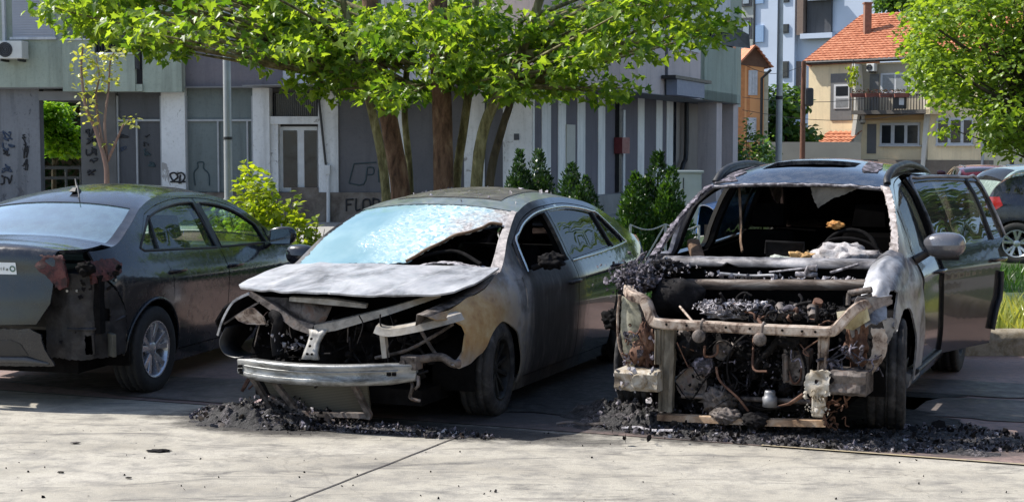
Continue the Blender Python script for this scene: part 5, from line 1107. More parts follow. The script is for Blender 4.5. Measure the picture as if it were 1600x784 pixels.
# expansion joint and thin worn line along the bay edge
J0=gz(735,675); J1=gz(440,790); jd=(J1-J0).normalized(); jn=Vector((-jd.y,jd.x,0))
rows=[[],[]]
for i in range(60):
    t=-.1+i*(7.5/59); o=.006*mnoise.noise(Vector((i*.4,0,0))); w=.006+.002*mnoise.noise(Vector((i*.7,2,0)))
    p=J0+jd*t+jn*o; rows[0].append(Vector((p.x,p.y,.004))+jn*w); rows[1].append(Vector((p.x,p.y,.004))-jn*w)
tag(MB().sheet(rows).build('expansion_joint',simple('joint_tar',(.05,.042,.042),.9)),kind='structure')
M_yel=burnt('worn_yellow_paint',[(.35,(.24,.21,.17)),(.5,(.32,.27,.18)),(.7,(.44,.36,.20))],10,.9,0,.1)
plane('worn_edge_line',M_yel,[uv(1.6,-.012),uv(60,-.012),uv(60,.014),uv(1.6,.014)],.009)
# darker burned patches on the ground
def patch(name,c,rx_,ry_,z,mat,seed,ang=0,n=70):
    vs=[(c[0],c[1],z)]
    for k in range(n):
        a=2*PI*k/n; rr=1+.22*mnoise.noise(Vector((math.cos(a)*2+seed,math.sin(a)*2,0)))+.12*mnoise.noise(Vector((math.cos(a)*7+seed,math.sin(a)*7,3)))
        x=rx_*rr*math.cos(a); y=ry_*rr*math.sin(a); p=V*x+U*y; vs.append((c[0]+p.x,c[1]+p.y,z))
    return tag(MB().add(vs,[(0,k+1,(k+1)%n+1) for k in range(n)]).build(name,mat),kind='structure')
M_scorched=burnt('scorched_ground',[(.3,(.006,.006,.006)),(.5,(.018,.017,.017)),(.66,(.045,.042,.04)),(.85,(.12,.11,.10))],6,.7,0,.8)
M_stain=burnt('oil_stain',[(.3,(.05,.045,.04)),(.5,(.10,.085,.078)),(.7,(.15,.125,.115))],4,.55,0,.4)
patch('scorched_ground',(1.5,10.1),1.5,.75,.012,M_scorched,8)
patch('scorched_ground',(.6,11.4),2.6,1.6,.010,M_scorched,5)
patch('oil_stain',(3.6,9.9),1.5,.45,.010,M_stain,12); patch('oil_stain',(-2.3,10.9),1.6,.5,.010,M_stain,14)
patch('oil_stain',(3.4,10.9),1.2,.35,.011,M_stain,15)
# ---- debris: countless charred crumbs = stuff
def mkdeb():
    m=NM('burnt_residue'); a=m.noise(26,8,.75); b=m.noise(5,5,.6); c=m.noise(90,4,.7)
    base=m.ramp(a,[(.36,(.006,.0055,.006)),(.52,(.02,.018,.019)),(.62,(.06,.053,.056)),(.74,(.20,.18,.19))])
    base=m.mix(m.math('MULTIPLY',m.ramp(b,[(.5,0),(.62,1)]),m.ramp(c,[(.45,0),(.6,.8)])),base,(.30,.27,.28)); m.col(base)
    m.set(rough=m.ramp(b,[(.4,.55),(.6,.95)])); m.bump(m.math('ADD',a,m.math('MULTIPLY',c,.5)),1.0,.02); return m.m
M_res_=mkdeb()
def mound(name,c,rx_,ry_,h,seed,step=.011):
    nx=int(2*rx_/step); ny=int(2*ry_/step); P=[]
    for j in range(ny+1):
        row=[]
        for i in range(nx+1):
            a=-1+2*i/nx; b=-1+2*j/ny; q=a*a+b*b; x,y=a*rx_,b*ry_; edge_=q+.45*mnoise.noise(Vector((x*3.1+seed,y*4.0,0)))+.25*mnoise.noise(Vector((x*9+seed,y*9,2)))
            k=max(0,1-edge_); n1=abs(mnoise.noise(Vector((x*13,y*13,seed)))); n2=mnoise.noise(Vector((x*34,y*34,seed+3))); n3=mnoise.noise(Vector((x*70,y*70,seed+5)))
            z=(h*min(1,k*1.3)*(.5+.7*n1)+min(.018,h*.4+.004)*min(1,k*3)*(n2*.8+n3*.6)) if k>0 else -.02
            p=V*x+U*y; row.append((c[0]+p.x,c[1]+p.y,max(z,-.02)+.004))
        P.append(row)
    return tag(MB().sheet(P,smooth=False).build(name,M_res_,fix=False),kind='stuff')
mound('charred_residue',(-1.66,9.66),.50,.34,.12,11)
mound('charred_residue',(-1.05,9.42),1.0,.20,.02,12)
mound('charred_residue',(.94,9.66),.62,.42,.13,14)
mound('charred_residue',(1.6,9.10),1.35,.32,.04,15)
mound('charred_residue',(2.6,8.98),.85,.24,.03,16)
def heap(name,label,c,rx_,ry_,h,n,seed,mats,smin=.008,smax=.035):
    rnd=random.Random(seed); 
    for mi,(mt,frac,nm) in enumerate(mats):
        def fn(r):
            while 1:
                a,b=r.uniform(-1,1),r.uniform(-1,1)
                if a*a+b*b<1: break
            q=1-(a*a+b*b); p=V*(a*rx_)+U*(b*ry_); k=max(0,.55+.9*mnoise.noise(Vector((a*2.5+seed,b*2.5,0))))
            return (c[0]+p.x,c[1]+p.y,.012+h*q*k*r.random())
        m=chips(int(n*frac),fn,smin,smax,seed+mi,.4)
        tag(m.build(nm,mt),kind='stuff')
DEB=[(M_soot,.46,'charred_debris'),(M_lilac,.30,'ash_crumbs'),(M_ash,.10,'white_ash_crumbs'),(M_rustgrey,.14,'rusty_crumbs')]
for c_,a_,b_,h_,n_,sd_ in (((-1.55,9.62),.62,.30,.22,1500,101),((-1.0,9.36),1.0,.16,.05,700,102),((.94,9.64),.52,.36,.22,1700,104),((1.55,9.05),1.15,.26,.07,1900,105),((2.45,8.90),.7,.18,.05,700,106),((2.75,9.15),.4,.2,.09,400,107)): heap('d','',c_,a_,b_,h_,n_,sd_,DEB,.003,.018)
for k,(c_,rx2,ry2,n_) in enumerate((((-1.5,9.55),.5,.25,26),((1.0,9.6),.5,.3,40),((1.7,9.0),1.1,.2,70))):
    tag(chips(n_,lambda r:(c_[0]+r.uniform(-rx2,rx2),c_[1]+r.uniform(-ry2,ry2)-.2*0,.03+r.random()*.06),.010,.032,600+k,.08).build('burnt_flakes',(M_rustgrey,M_lilac,M_soot)[k]),kind='stuff')
# scattered single flakes on the concrete
rnd=random.Random(5)
m=chips(170,lambda r:(r.uniform(-3.2,3.2),r.uniform(7.3,9.3),.005),.002,.009,109,.2); tag(m.build('scattered_flakes',M_soot),kind='stuff')
def flat_lump(name,label,cat,pos,size,mat,seed,rough=.4):
    o=lump(name,mat,None,(0,0,0),size,seed,rough,floor=-size[2]*.2); o.location=(pos[0],pos[1],size[2]*.2+.012); return tag(o,label,cat)
# pink-white melted triangular sheet under the bumper of the sedan
def tri(u,v): return (u,.0+.05*math.sin(u*8)*v+.10*v,.02+.12*v*(1-abs(u-.35))+.01*mnoise.noise(Vector((u*9,v*9,0))))
o=panel('melted_sheet_scrap',None,burnt('pink_melt',[(.3,(.12,.08,.08)),(.48,(.45,.34,.34)),(.7,(.62,.52,.52))],9,.8,0,.4),[(0,0),(.22,1),(.30,.55),(.62,.1),(.35,-.05)],tri,[],res=.03,th=.008,metric=(1,.15),hint=(0,-1,.5),jag=.004)
q=gz(374,645); o.location=(q.x,q.y,.015); o.rotation_euler=(0,0,-.15); tag(o,'pinkish melted triangular scrap lying in front of the silver bumper beam','scrap')
o=MB().tube(smooth_path([(0,0,0),(.05,.03,.10),(.10,.02,.16),(.16,.0,.10),(.14,-.02,.02)],5),.014,6).tube([(.02,0,.02),(.10,.03,.16)],.008,5).tube([(.05,-.02,.02),(.18,.02,.14)],.007,5).build('hose_tangle',M_rust); q=gz(378,622); o.location=(q.x,q.y,.05); tag(o,'rusty hose tangle heaped behind the pinkish scrap','debris')
rs=random.Random(9)
for i,(px,py,a,l,mt,lab) in enumerate([(905,668,.1,.30,M_rustgrey,'thin grey strip at the left foot of the ash heap'),(1010,677,-.1,.34,M_ash,'pale thin strip in front of the gutted engine bay'),(1215,688,.15,.36,M_rustgrey,'long brown strip lying before the silver lower rail'),(500,662,0,.22,M_soot,'short black strip on the concrete before the bumper beam')]):
    q=gz(px,py); w=[(-l/2,0,0),(-l*.2,.02,.012),(l*.1,-.01,.006),(l/2,.01,.014)]
    o=MB().tube(smooth_path(w,4),.010,5,flat=.5,smooth=False).build('trim_scrap',mt); o.location=(q.x,q.y,.02); o.rotation_euler=(0,0,-TH+a); tag(o,lab,'scrap')
for i,(px,py,s,lab) in enumerate([(118,693,.055,'flat grey scrap on pale concrete under the charcoal car'),(248,705,.13,'long dark smear of soot flakes on pale concrete'),(95,739,.035,'small black crumb on the near concrete at lower left'),(201,748,.03,'tiny black crumb near the bottom edge left of the joint')]):
    q=gz(px,py); o=lump('concrete_scrap',M_soot if i else M_stain,None,(0,0,0),(s,s*.5,.008),i+200,.3); o.location=(q.x,q.y,.008); tag(o,lab,'scrap')
# ---- far side of the bays: kerb, grass, back yard, side road
M_kerb=simple('old_kerb_stone',(.30,.28,.25),.9,var=.45,scale=4,bump=.5)
def ubox(name,mat,a0,a1,b0,b1,z0,z1,**k):
    m=MB(); vs=[]
    for z in (z0,z1):
        for a,b in ((a0,b0),(a1,b0),(a1,b1),(a0,b1)): x,y=uv(a,b); vs.append((x,y,z))
    m.add(vs,[(3,2,1,0),(4,5,6,7),(0,1,5,4),(1,2,6,5),(2,3,7,6),(3,0,4,7)]); return m.build(name,mat,None,**k)
tag(ubox('kerb',M_kerb,-40,4.6,6.1,6.25,0,.12,bevel=.01),kind='structure')
M_lawn=simple('lawn_soil',(.035,.06,.018),.95,var=.35,scale=3)
plane('lawn',M_lawn,[uv(-40,6.25),uv(4.6,6.25),uv(4.6,26),uv(-40,26)],.02)
M_asph=simple('asphalt',(.16,.155,.15),.9,var=.25,scale=3,bump=.3)
plane('side_road',M_asph,[uv(4.6,6.1),(60,8),(60,90),(8,90)],.0)
M_pave=simple('pavement_grey',(.30,.29,.27),.9,var=.2,scale=2)
plane('pavement',M_pave,[(-40,27.5),(3.0,27.5),(9.5,45),(20,60),(-40,60)],.025)
# retaining kerb and verge at the right
A=gz(1512,556); B=Vector((A.x+6,A.y-.4,0))
vk=MB(); rows=[]
vx=A.x-.05; vy=A.y
pts2=[(vx,vy),(vx+1.2,vy-.05),(vx+6,vy-.2)]
r_=[]
for i in range(40):
    t=i/39; x=vx+5*t; y=vy-.12*t; n=.02*mnoise.noise(Vector((x*3,0,0)))+.012*mnoise.noise(Vector((x*11,0,0)))
    r_.append([(x,y-.02,0),(x,y+n-.01,.10),(x,y+n,.19+n),(x,y+.05,.225+n*.8),(x,y+.16,.22),(x,y+.2,.0)])
vk.sheet(r_); vk.add(r_[0],[tuple(range(6))]); w=vk.build('low_kerb_wall',burnt('mossy_concrete',[(.28,(.05,.045,.03)),(.42,(.16,.13,.085)),(.55,(.27,.235,.18)),(.75,(.36,.33,.28))],5,.95,0,.9)); tag(w,'low crumbling mossy concrete kerb wall beyond the open rear door','wall')
tag(MB().b2((vx+.05,vy+.18,0),(vx+6,vy+4.2,.14)).build('verge_soil',M_lawn),kind='structure')

# ================================================================ VEGETATION
def leafmat(name,c,c2,trans=.5,sat=1,gloss=.35):
    if name in MATS: return MATS[name]
    m=NM(name); g=m.N('NewGeometry'); rnd_=g.outputs['Random Per Island']; n=m.noise(1.1,3)
    f=m.math('MULTIPLY_ADD',n,.6,m.math('MULTIPLY_ADD',rnd_,.7,-.15)); col=m.ramp(f,[(.25,c),(.75,c2)])
    tl=m.N('BsdfTranslucent'); t2=m.mix(1.0,col,(1.7,1.6,.45),'MULTIPLY')
    sc_=m.N('Mix',data_type='RGBA',blend_type='MULTIPLY'); m.L(t2,tl.inputs[0]); m.col(col); m.set(rough=gloss,spec=.45)
    mx=m.N('MixShader'); mx.inputs[0].default_value=trans; m.L(m.b.outputs[0],mx.inputs[1]); m.L(tl.outputs[0],mx.inputs[2]); m.L(mx.outputs[0],m.out.inputs[0]); MATS[name]=m.m; return m.m
MAPLE=[(0,-.1),(.18,-.06),(.52,-.22),(.40,.05),(.72,.30),(.34,.34),(.30,.55),(.0,1.0),(-.30,.55),(-.34,.34),(-.72,.30),(-.40,.05),(-.52,-.22),(-.18,-.06)]
OVAL=[(0,-.1),(.25,.1),(.36,.45),(.22,.8),(0,1.05),(-.22,.8),(-.36,.45),(-.25,.1)]
SMALL=[(0,0),(.3,.4),(0,1),(-.3,.4)]
def leaves(pts,shape,smin,smax,seed,droop=.5,mb=None):
    """pts: list of (point, outward) ; every leaf is a folded polygon of its own"""
    rnd=random.Random(seed); m=mb or MB()
    for p,outw in pts:
        s=rnd.uniform(smin,smax); n=Vector((rnd.gauss(0,.55),rnd.gauss(0,.55),1)).normalized()
        t=Vector((rnd.gauss(0,1),rnd.gauss(0,1),-droop+rnd.gauss(0,.4)))+outw*.6; t=(t-n*t.dot(n))
        if t.length<1e-3: continue
        t.normalize(); t=(t-Vector((0,0,droop*.6))).normalized(); b=t.cross(n).normalized(); n=b.cross(t)
        vs=[]
        for (x,y) in shape: vs.append(p+b*(x*s)+t*(y*s)+n*(abs(x)*s*.25-y*y*s*.18))
        k=len(vs)
        if k>8: m.add(vs,[(0,)+tuple(range(1,k//2+1)),(0,)+tuple(range(k//2,k))])
        else: m.add(vs,[tuple(range(k))])
    return m
def limb(mb,p0,p1,r0,r1,bend=.15,seed=0,n=8,seg=6):
    rnd=random.Random(seed); p0=Vector(p0); p1=Vector(p1); L=(p1-p0).length
    a=p0.lerp(p1,.35)+Vector((rnd.uniform(-1,1),rnd.uniform(-1,1),rnd.uniform(-.3,.6)))*bend*L*.5; b=p0.lerp(p1,.7)+Vector((rnd.uniform(-1,1),rnd.uniform(-1,1),rnd.uniform(-.3,.6)))*bend*L*.5
    pts=bez(p0,a,b,p1,seg); mb.tube(pts,[r0+(r1-r0)*i/seg for i in range(seg+1)],n); return pts
def bark(name,stops,scale=5): return burnt(name,stops,scale,.95,0,1.0,streak=(1,1,.35))
M_barkred=bark('reddish_flaking_bark',[(.34,(.045,.028,.02)),(.46,(.125,.07,.048)),(.58,(.20,.12,.08)),(.7,(.31,.22,.15))],9)
M_barkgrn=bark('mottled_plane_bark',[(.34,(.045,.04,.02)),(.46,(.13,.115,.055)),(.58,(.24,.22,.115)),(.7,(.40,.37,.25))],8)
M_barkdark=bark('dark_bark',[(.3,(.03,.025,.018)),(.55,(.09,.075,.05)),(.8,(.17,.14,.10))],7)

def big_tree():
    TY=19.5; base=at(690,430,TY); base.z=0
    root=empty('plane_tree',base,0,'large leafy tree with several leaning mottled stems behind the white hooded sedan','tree'); inv=Vector(base)
    def W(px,py,Y): return at(px,py,Y)-inv
    stems=[([(632,400),(626,300),(610,200),(585,60),(570,-80)],19.6,.14,.10,M_barkred,'reddish stem'),
           ([(610,400),(600,270),(575,150),(560,90),(535,0)],19.3,.065,.045,M_barkgrn,None),
           ([(694,400),(693,280),(690,150),(684,30),(690,-150)],19.5,.14,.12,M_barkred,'thickest upright reddish stem'),
           ([(716,400),(712,300),(726,190),(740,80),(745,-60)],19.8,.07,.045,M_barkgrn,None),
           ([(738,400),(745,280),(758,195),(790,130),(816,80),(850,-20)],19.0,.085,.055,M_barkgrn,'green-brown stem forking to the right'),
           ([(757,400),(766,280),(785,200),(800,150),(812,60)],19.6,.065,.04,M_barkdark,None),
           ([(645,400),(640,270),(632,170),(640,60)],20.1,.05,.04,M_barkgrn,None)]
    for i,(pp,Y,r0,r1,mt,lab) in enumerate(stems):
        pts=[W(px,py,Y) for px,py in pp]; pts[0].z=-.0; pts=smooth_path(pts,5); n=len(pts)
        o=MB().tube(pts,[(r0+(r1-r0)*k/(n-1))*(1+.08*mnoise.noise(Vector((k*.8,i,0)))) for k in range(n)],12).build('trunk',mt,root)
        if lab: o['label']=lab
    # crown: clumps following the outline of the photographed crown
    cl=[]
    rnd=random.Random(3)
    low=[(85,25),(110,28),(140,55),(165,50),(190,60),(215,55),(240,80),(265,88),(300,60),(330,50),(360,75),(390,85),(420,100),(445,90),(478,140),(495,155),(515,125),(545,145),(570,152),(600,160),(625,165),(650,155),(690,125),(725,135),(760,120),(795,160),(822,150),(850,145),(880,150),(910,150),(945,155),(970,150),(885,118),(930,95),(960,72),(1000,90),(1030,70),(1070,75),(1100,68),(1125,50),(1090,20),(1040,0)]
    for px,py in low:
        Y=TY+rnd.uniform(-2.2,1.0)*(1 if px>400 else .8)-(0 if px>400 else .6); cl.append((W(px,py-12,Y),.34,rnd.choice((44,60)),1))
    for i in range(255):
        px=rnd.uniform(95,1110); x=(px-600)/520; lo_=pchip([(80,20),(160,45),(260,70),(330,40),(420,80),(480,120),(560,140),(640,150),(700,120),(800,145),(900,140),(960,80),(1040,60),(1120,40)])(px)
        py=lo_-rnd.uniform(0,1)**.8*(120+0*abs(x)); Y=TY+rnd.gauss(0,1.3)
        cl.append((W(px,py,Y),rnd.uniform(.22,.46),rnd.choice((30,56)),0))
    for i in range(84):   # upper crown, outside the photograph
        a=rnd.uniform(0,2*PI); rr=rnd.random()**.5; z=rnd.uniform(4.0,8.6); k=math.sqrt(max(.05,1-((z-4.5)/4.6)**2)); cl.append((Vector((.4+3.2*rr*k*math.cos(a),.6+2.4*rr*k*math.sin(a),z)),.65,30,0))
    pts=[]; br=MB()
    for k,(c,r,n,edge_) in enumerate(cl):
        for i in range(n):
            d=Vector((rnd.gauss(0,1),rnd.gauss(0,1),rnd.gauss(0,1))).normalized()*(rnd.random()**.4)*r; d.z*=.62; d.x*=1.15
            pts.append((c+d,d.normalized()))
        if k%3==0 or edge_:
            src=Vector((max(-1.0,min(1.2,c.x*.35)),0,max(2.6,c.z-.1-abs(c.x)*.25))); limb(br,src,c,.028 if abs(c.x)<2.5 else .04,.008,.12,k,5,5)
    # two visible fine limbs on the left and the pale twig
    limb(br,W(560,110,19.2),W(330,45,18.8),.05,.015,.05,1); limb(br,W(820,85,19.0),W(1060,60,19.2),.06,.02,.08,2); limb(br,W(455,70,19),W(500,140,18.9),.02,.008,.05,3)
    br.build('branches',M_barkgrn,root)
    leaves(pts,MAPLE,.07,.13,11,.6).build('foliage',leafmat('plane_leaf',(.07,.15,.022),(.24,.34,.055),.58),root,fix=False)
    return root
big_tree()
def clump_tree(name,label,base,trunk,cl,shape,s0,s1,mat,barkm,seed,group=None,per=30,droop=.3,branches=True,cat='tree',bfrac=1.0):
    base=Vector(base); root=empty(name,base,0,label,cat,group); rnd=random.Random(seed); br=MB()
    for pts,r0,r1 in trunk:
        pts=smooth_path([Vector(p)-base for p in pts],4); n=len(pts); br.tube(pts,[r0+(r1-r0)*k/(n-1) for k in range(n)],8)
    pts=[]
    tip=Vector(trunk[0][0][-1])-base; bot=Vector(trunk[0][0][0])-base
    for k,(c,r) in enumerate(cl):
        c=Vector(c)-base
        for i in range(int(per*r*r/.16+4) if per else 0):
            d=Vector((rnd.gauss(0,1),rnd.gauss(0,1),rnd.gauss(0,1))).normalized()*(rnd.random()**.4)*r; d.z*=.7; pts.append((c+d,d.normalized()))
        if branches and rnd.random()<bfrac: limb(br,bot.lerp(tip,min(.95,rnd.uniform(.45,.95))),c,.02+.03*(r>.3),.006,.12,k,4,4)
    if br.v: br.build('trunk',barkm,root)
    leaves(pts,shape,s0,s1,seed+1,droop).build('foliage',mat,root,fix=False)
    return root
rnd=random.Random(21)
# right-hand tree
Yr=24
def right_tree():
    cl=[]
    lo=pchip([(1410,55),(1430,110),(1450,140),(1480,172),(1510,176),(1535,205),(1560,236),(1600,232),(1700,210)])
    hi=pchip([(1410,50),(1430,10),(1460,-60),(1700,-100)])
    for i in range(560):
        px=rnd.uniform(1425,1720); a,b=hi(px),lo(px); py=a+(b-a)*rnd.random(); cl.append((at(px,py,Yr+rnd.gauss(0,1.1)),rnd.uniform(.18,.36)))
    for px,py in ((1480,208),(1475,215),(1570,245),(1555,240),(1590,240),(1413,60),(1418,90),(1428,125)): cl.append((at(px,py-8,Yr-.5),.25))
    b=at(1618,400,Yr); b.z=0
    tr=[([b,b+Vector((-.02,0,1.4)),at(1600,180,Yr),at(1590,60,Yr)],.12,.05)]
    clump_tree('deciduous_tree','sunlit yellow-green tree at the right in front of the cream house',b,tr,cl,OVAL,.06,.115,leafmat('bright_leaf',(.11,.19,.026),(.24,.34,.06),.5),M_barkdark,31,per=62,bfrac=.16)
right_tree()
# sapling in front of the passage at the left
def sapling():
    Y=16.0; W=lambda px,py:at(px,py,Y); b=W(170,470); b.z=0
    root=empty('sapling',b,0,'thin young sapling with sparse yellow leaves rising behind the charcoal car roof','tree')
    st=[[(172,420),(168,300),(166,255),(150,200),(136,165),(130,110),(133,75)],[(166,255),(154,190),(150,150),(155,120),(150,90)],[(167,255),(163,190),(168,140),(170,95),(176,80)],[(168,252),(185,215),(195,195),(206,186)],[(166,235),(162,220)]]
    m=MB(); pts=[]; r=random.Random(4)
    for i,s in enumerate(st):
        p=smooth_path([W(*q)-b+Vector((0,.1*(i%3-1)*(k/len(s)),0)) for k,q in enumerate(s)],4); 
        if i==0: p[0].z=0
        n=len(p); m.tube(p,[(.035 if i==0 else .016)*(1-.8*k/(n-1))+.003 for k in range(n)],6)
        for q in p[int(n*(.55 if i<3 else .75)):]:
            for j in range(r.choice((7,10,13)) if i<3 else 5): pts.append((q+Vector((r.uniform(-.11,.11),r.uniform(-.09,.09),r.uniform(-.06,.06))),Vector((r.uniform(-1,1),r.uniform(-1,1),.2)).normalized()))
    m.build('stem',bark('pale_twig_bark',[(.3,(.14,.09,.07)),(.55,(.28,.19,.15)),(.8,(.36,.27,.21))]),root)
    leaves(pts,OVAL,.035,.075,77,.2).build('foliage',leafmat('yellow_leaf',(.20,.26,.06),(.44,.46,.18),.45),root,fix=False)
sapling()
# bright backlit bush behind the charcoal car
def bush(name,label,c,rx_,ry_,h,n,mat,seed,s0=.05,s1=.09,shape=OVAL,group=None,top=None,z0=0):
    rnd=random.Random(seed); root=empty(name,c,0,label,'bush',group); pts=[]; m=MB()
    for i in range(n):
        a=rnd.uniform(0,2*PI); e=math.acos(rnd.uniform(-.1,1)); r=rnd.uniform(.72,1.0)
        d=Vector((math.sin(e)*math.cos(a),math.sin(e)*math.sin(a),math.cos(e)))
        k=1+.28*mnoise.noise(d*2.6+Vector((seed,0,0)))*1.4+.12*mnoise.noise(d*7+Vector((seed,0,0)))
        p=Vector((d.x*rx_,d.y*ry_,d.z*h))*r*k
        if p.z<.02: continue
        pts.append((p+Vector((0,0,z0)),d))
    for i in range(26):
        a=rnd.uniform(0,2*PI); r=rnd.uniform(.3,.9); limb(m,(0,0,0),(rx_*r*math.cos(a),ry_*r*math.sin(a),z0+h*rnd.uniform(.5,1.0)),.014,.004,.1,i,4,4)
    m.build('stems',M_barkdark,root); leaves(pts,shape,s0,s1,seed,.2).build('foliage',mat,root,fix=False); return root
Mb=leafmat('lime_leaf',(.16,.24,.02),(.30,.36,.04),.55)
c=at(415,400,15.2); c.z=0; bush('bush','lime green sunlit bush between the charcoal car and the building door',c,.46,.42,1.36,3400,Mb,3)
c=at(384,400,15.8); c.z=0; bush('bush','smaller lime green bush whose top shows left of the taller one',c,.50,.40,1.33,3000,Mb,5)
c=at(478,400,15.0); c.z=0; bush('bush','lower yellow green bush touching the wing mirror of the sedan',c,.28,.34,1.10,1400,Mb,6)
# conifers along the wall
def thuja(name,label,c,r,h,seed,mat):
    rnd=random.Random(seed); root=empty(name,c,0,label,'conifer','dark conifers in front of the striped wall'); pts=[]; m=MB()
    for i in range(int(8200*h*r/1.0)):
        z=h*rnd.random()**1.15; k=(1-(z/h)**2.2)*.88+.12; a=rnd.uniform(0,2*PI); q=rnd.uniform(.5,1.0)*(1+.75*mnoise.noise(Vector((math.cos(a)*1.6,math.sin(a)*1.6,z*3+seed))))
        j=i%4; 
        if j: zz=z*(.62+.22*((seed*7+j*3)%4)/3); oa=seed+j*2.2; p=Vector((r*k*q*math.cos(a)*.75+r*.33*math.cos(oa),r*k*q*math.sin(a)*.75+r*.33*math.sin(oa),zz+.05))
        else: p=Vector((r*k*q*math.cos(a)*.7,r*k*q*math.sin(a)*.7,z+.05))
        p=p; up=(Vector((math.cos(a)*.5,math.sin(a)*.5,1.0))+Vector((rnd.gauss(0,.55),rnd.gauss(0,.55),rnd.gauss(0,.3)))).normalized()
        s=rnd.uniform(.04,.10); b=up.cross(Vector((rnd.gauss(0,1),rnd.gauss(0,1),rnd.gauss(0,1)))).normalized(); m.add([p,p+up*s*.45+b*s*.22,p+up*s,p+up*s*.45-b*s*.22],[(0,1,2,3)])
    MB().tube([(0,0,0),(0,0,h*.8)],[.04,.01],6).build('trunk',M_barkdark,root); m.build('foliage',mat,root,fix=False)
Mt=leafmat('conifer_green',(.012,.035,.012),(.045,.10,.026),.25); Mt2=leafmat('conifer_green_light',(.02,.06,.014),(.07,.15,.03),.3)
for i,(px,pt,Y,r,mt,lab) in enumerate([(812,240,27,.33,Mt,'dark conifer nearest the house number plate'),(842,245,27.3,.36,Mt,'rounded dark conifer beside the first striped band'),(893,262,26.6,.32,Mt,'dark conifer low behind the rear of the silver sedan roof'),(915,285,26,.32,Mt,'small conifer peeping over the sedan boot'),(993,278,21.5,.30,Mt2,'lighter green conifer left of the tallest one'),(1028,250,22,.36,Mt,'tallest dark conifer beside the grey cabinet'),(1050,268,21.6,.30,Mt2,'lighter conifer touching the SUV roof pillar')]):
    c=at(px,300,Y); top=at(px,pt,Y).z; c.z=.0; thuja('conifer',lab,c,r*(1.25+.12*(i%3)),top*(1+.03*(i%2)),i+40,mt)
# grass
def grass(name,n,fn,h0,h1,mat,seed,w=.008):
    rnd=random.Random(seed); m=MB()
    for i in range(n):
        x,y,z=fn(rnd); h=rnd.uniform(h0,h1); a=rnd.uniform(0,PI); dx,dy=math.cos(a)*w,math.sin(a)*w; lx,ly=rnd.gauss(0,.35)*h,rnd.gauss(0,.35)*h
        m.add([(x-dx,y-dy,z),(x+dx,y+dy,z),(x+dx*.6+lx*.5,y+dy*.6+ly*.5,z+h*.6),(x+lx,y+ly,z+h)],[(0,1,2,3)])
    return tag(m.build(name,mat,fix=False),kind='stuff')
Mg=leafmat('grass_blade',(.04,.10,.015),(.08,.18,.03),.4); Mgy=leafmat('dry_grass_blade',(.20,.25,.06),(.42,.42,.15),.45)
def lawnp(r): p=uv(r.uniform(-9,4.4),r.uniform(6.3,14)); return (p[0],p[1],.02)
grass('grass',16000,lawnp,.06,.16,Mg,1,.012)
grass('verge_grass',5200,lambda r:(vx+.1+r.uniform(0,3.2),vy+.2+2.6*r.random(),.14),.05,.17,Mgy,2,.010)
grass('verge_grass',420,lambda r:(vx+.1+r.uniform(0,2.2),vy+.2+1.2*r.random(),.14),.16,.34,Mgy,3,.014)
# low chain fence on the lawn
M_wht=simple('dull_white_metal',(.55,.55,.52),.6,var=.3,scale=14)
fr=empty('chain_fence',at(1040,400,19.5),0,'low pale post and chain fence on the grass by the conifers','fence'); fr.location.z=0
P0=[at(px,py,19.5+ (px-1040)*.004)-fr.location for px,py in ((985,351),(1040,350),(1092,352))]
for p in P0: MB().tube([(p.x,p.y,.0),p],.018,8).build('post',M_wht,fr)
MB().tube([P0[1],Vector((P0[1].x-.36,P0[1].y,.15))],.012,6).build('brace',M_wht,fr)
for a,b in zip(P0,P0[1:]):
    q=[a.lerp(b,t)-Vector((0,0,.07*math.sin(PI*t))) for t in [i/8 for i in range(9)]]; MB().tube(q,.011,5).build('chain',M_wht,fr)
# ================================================================ MAIN BUILDING
M_green_r=wallmat('pale_green_render',(.33,.37,.31)); M_mauve=wallmat('dark_mauve_render',(.17,.155,.17)); M_pale=wallmat('pale_weathered_render',(.58,.585,.60),.55)
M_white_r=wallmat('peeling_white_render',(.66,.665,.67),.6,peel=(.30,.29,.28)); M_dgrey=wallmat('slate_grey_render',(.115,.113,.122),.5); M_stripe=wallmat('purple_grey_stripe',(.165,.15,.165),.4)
M_strw=wallmat('stripe_white',(.82,.79,.74),.4); M_pink=wallmat('pinkish_beige_render',(.50,.40,.37),.4); M_pink2=wallmat('light_mauve_render',(.54,.46,.44),.4)
M_shop=wallmat('grey_green_shutter_panel',(.14,.165,.165),.6,.6)
M_shop2=wallmat('dark_shutter_panel',(.08,.082,.09),.7,.6)
M_fr=simple('dull_window_frame',(.34,.35,.36),.6,var=.2,scale=6)
M_frw=simple('white_window_frame',(.55,.56,.57),.5,var=.15,scale=6)
M_plinth=burnt('brown_grey_plinth',[(.3,(.07,.055,.045)),(.5,(.15,.125,.105)),(.7,(.22,.195,.175))],2.5,.95,0,.5)
M_glassd=glass('dark_window_glass',(.05,.06,.07),1.0,dust=.1,dust_or_sheen_c=(.1,.1,.12)); M_pane=simple('dark_window_pane',(.02,.023,.03),.15,var=.3,scale=2,spec=.6)
M_shut=simple('roller_shutter_grey',(.36,.37,.42),.6,var=.08,scale=3)
M_soff=simple('soffit_grey',(.20,.20,.20),.95,var=.2,scale=2)
M_graf=simple('graffiti_black',(.012,.012,.015),.7,var=.2); M_grafb=simple('graffiti_blue',(.035,.055,.10),.7,var=.4,scale=5); M_graft=simple('graffiti_teal',(.03,.055,.065),.7,var=.3)
KX,KY=.47,35.0
BLD=empty('apartment_building',(KX,KY,0),0,'long apartment block with shuttered ground floor, green balcony and striped side wall','building')
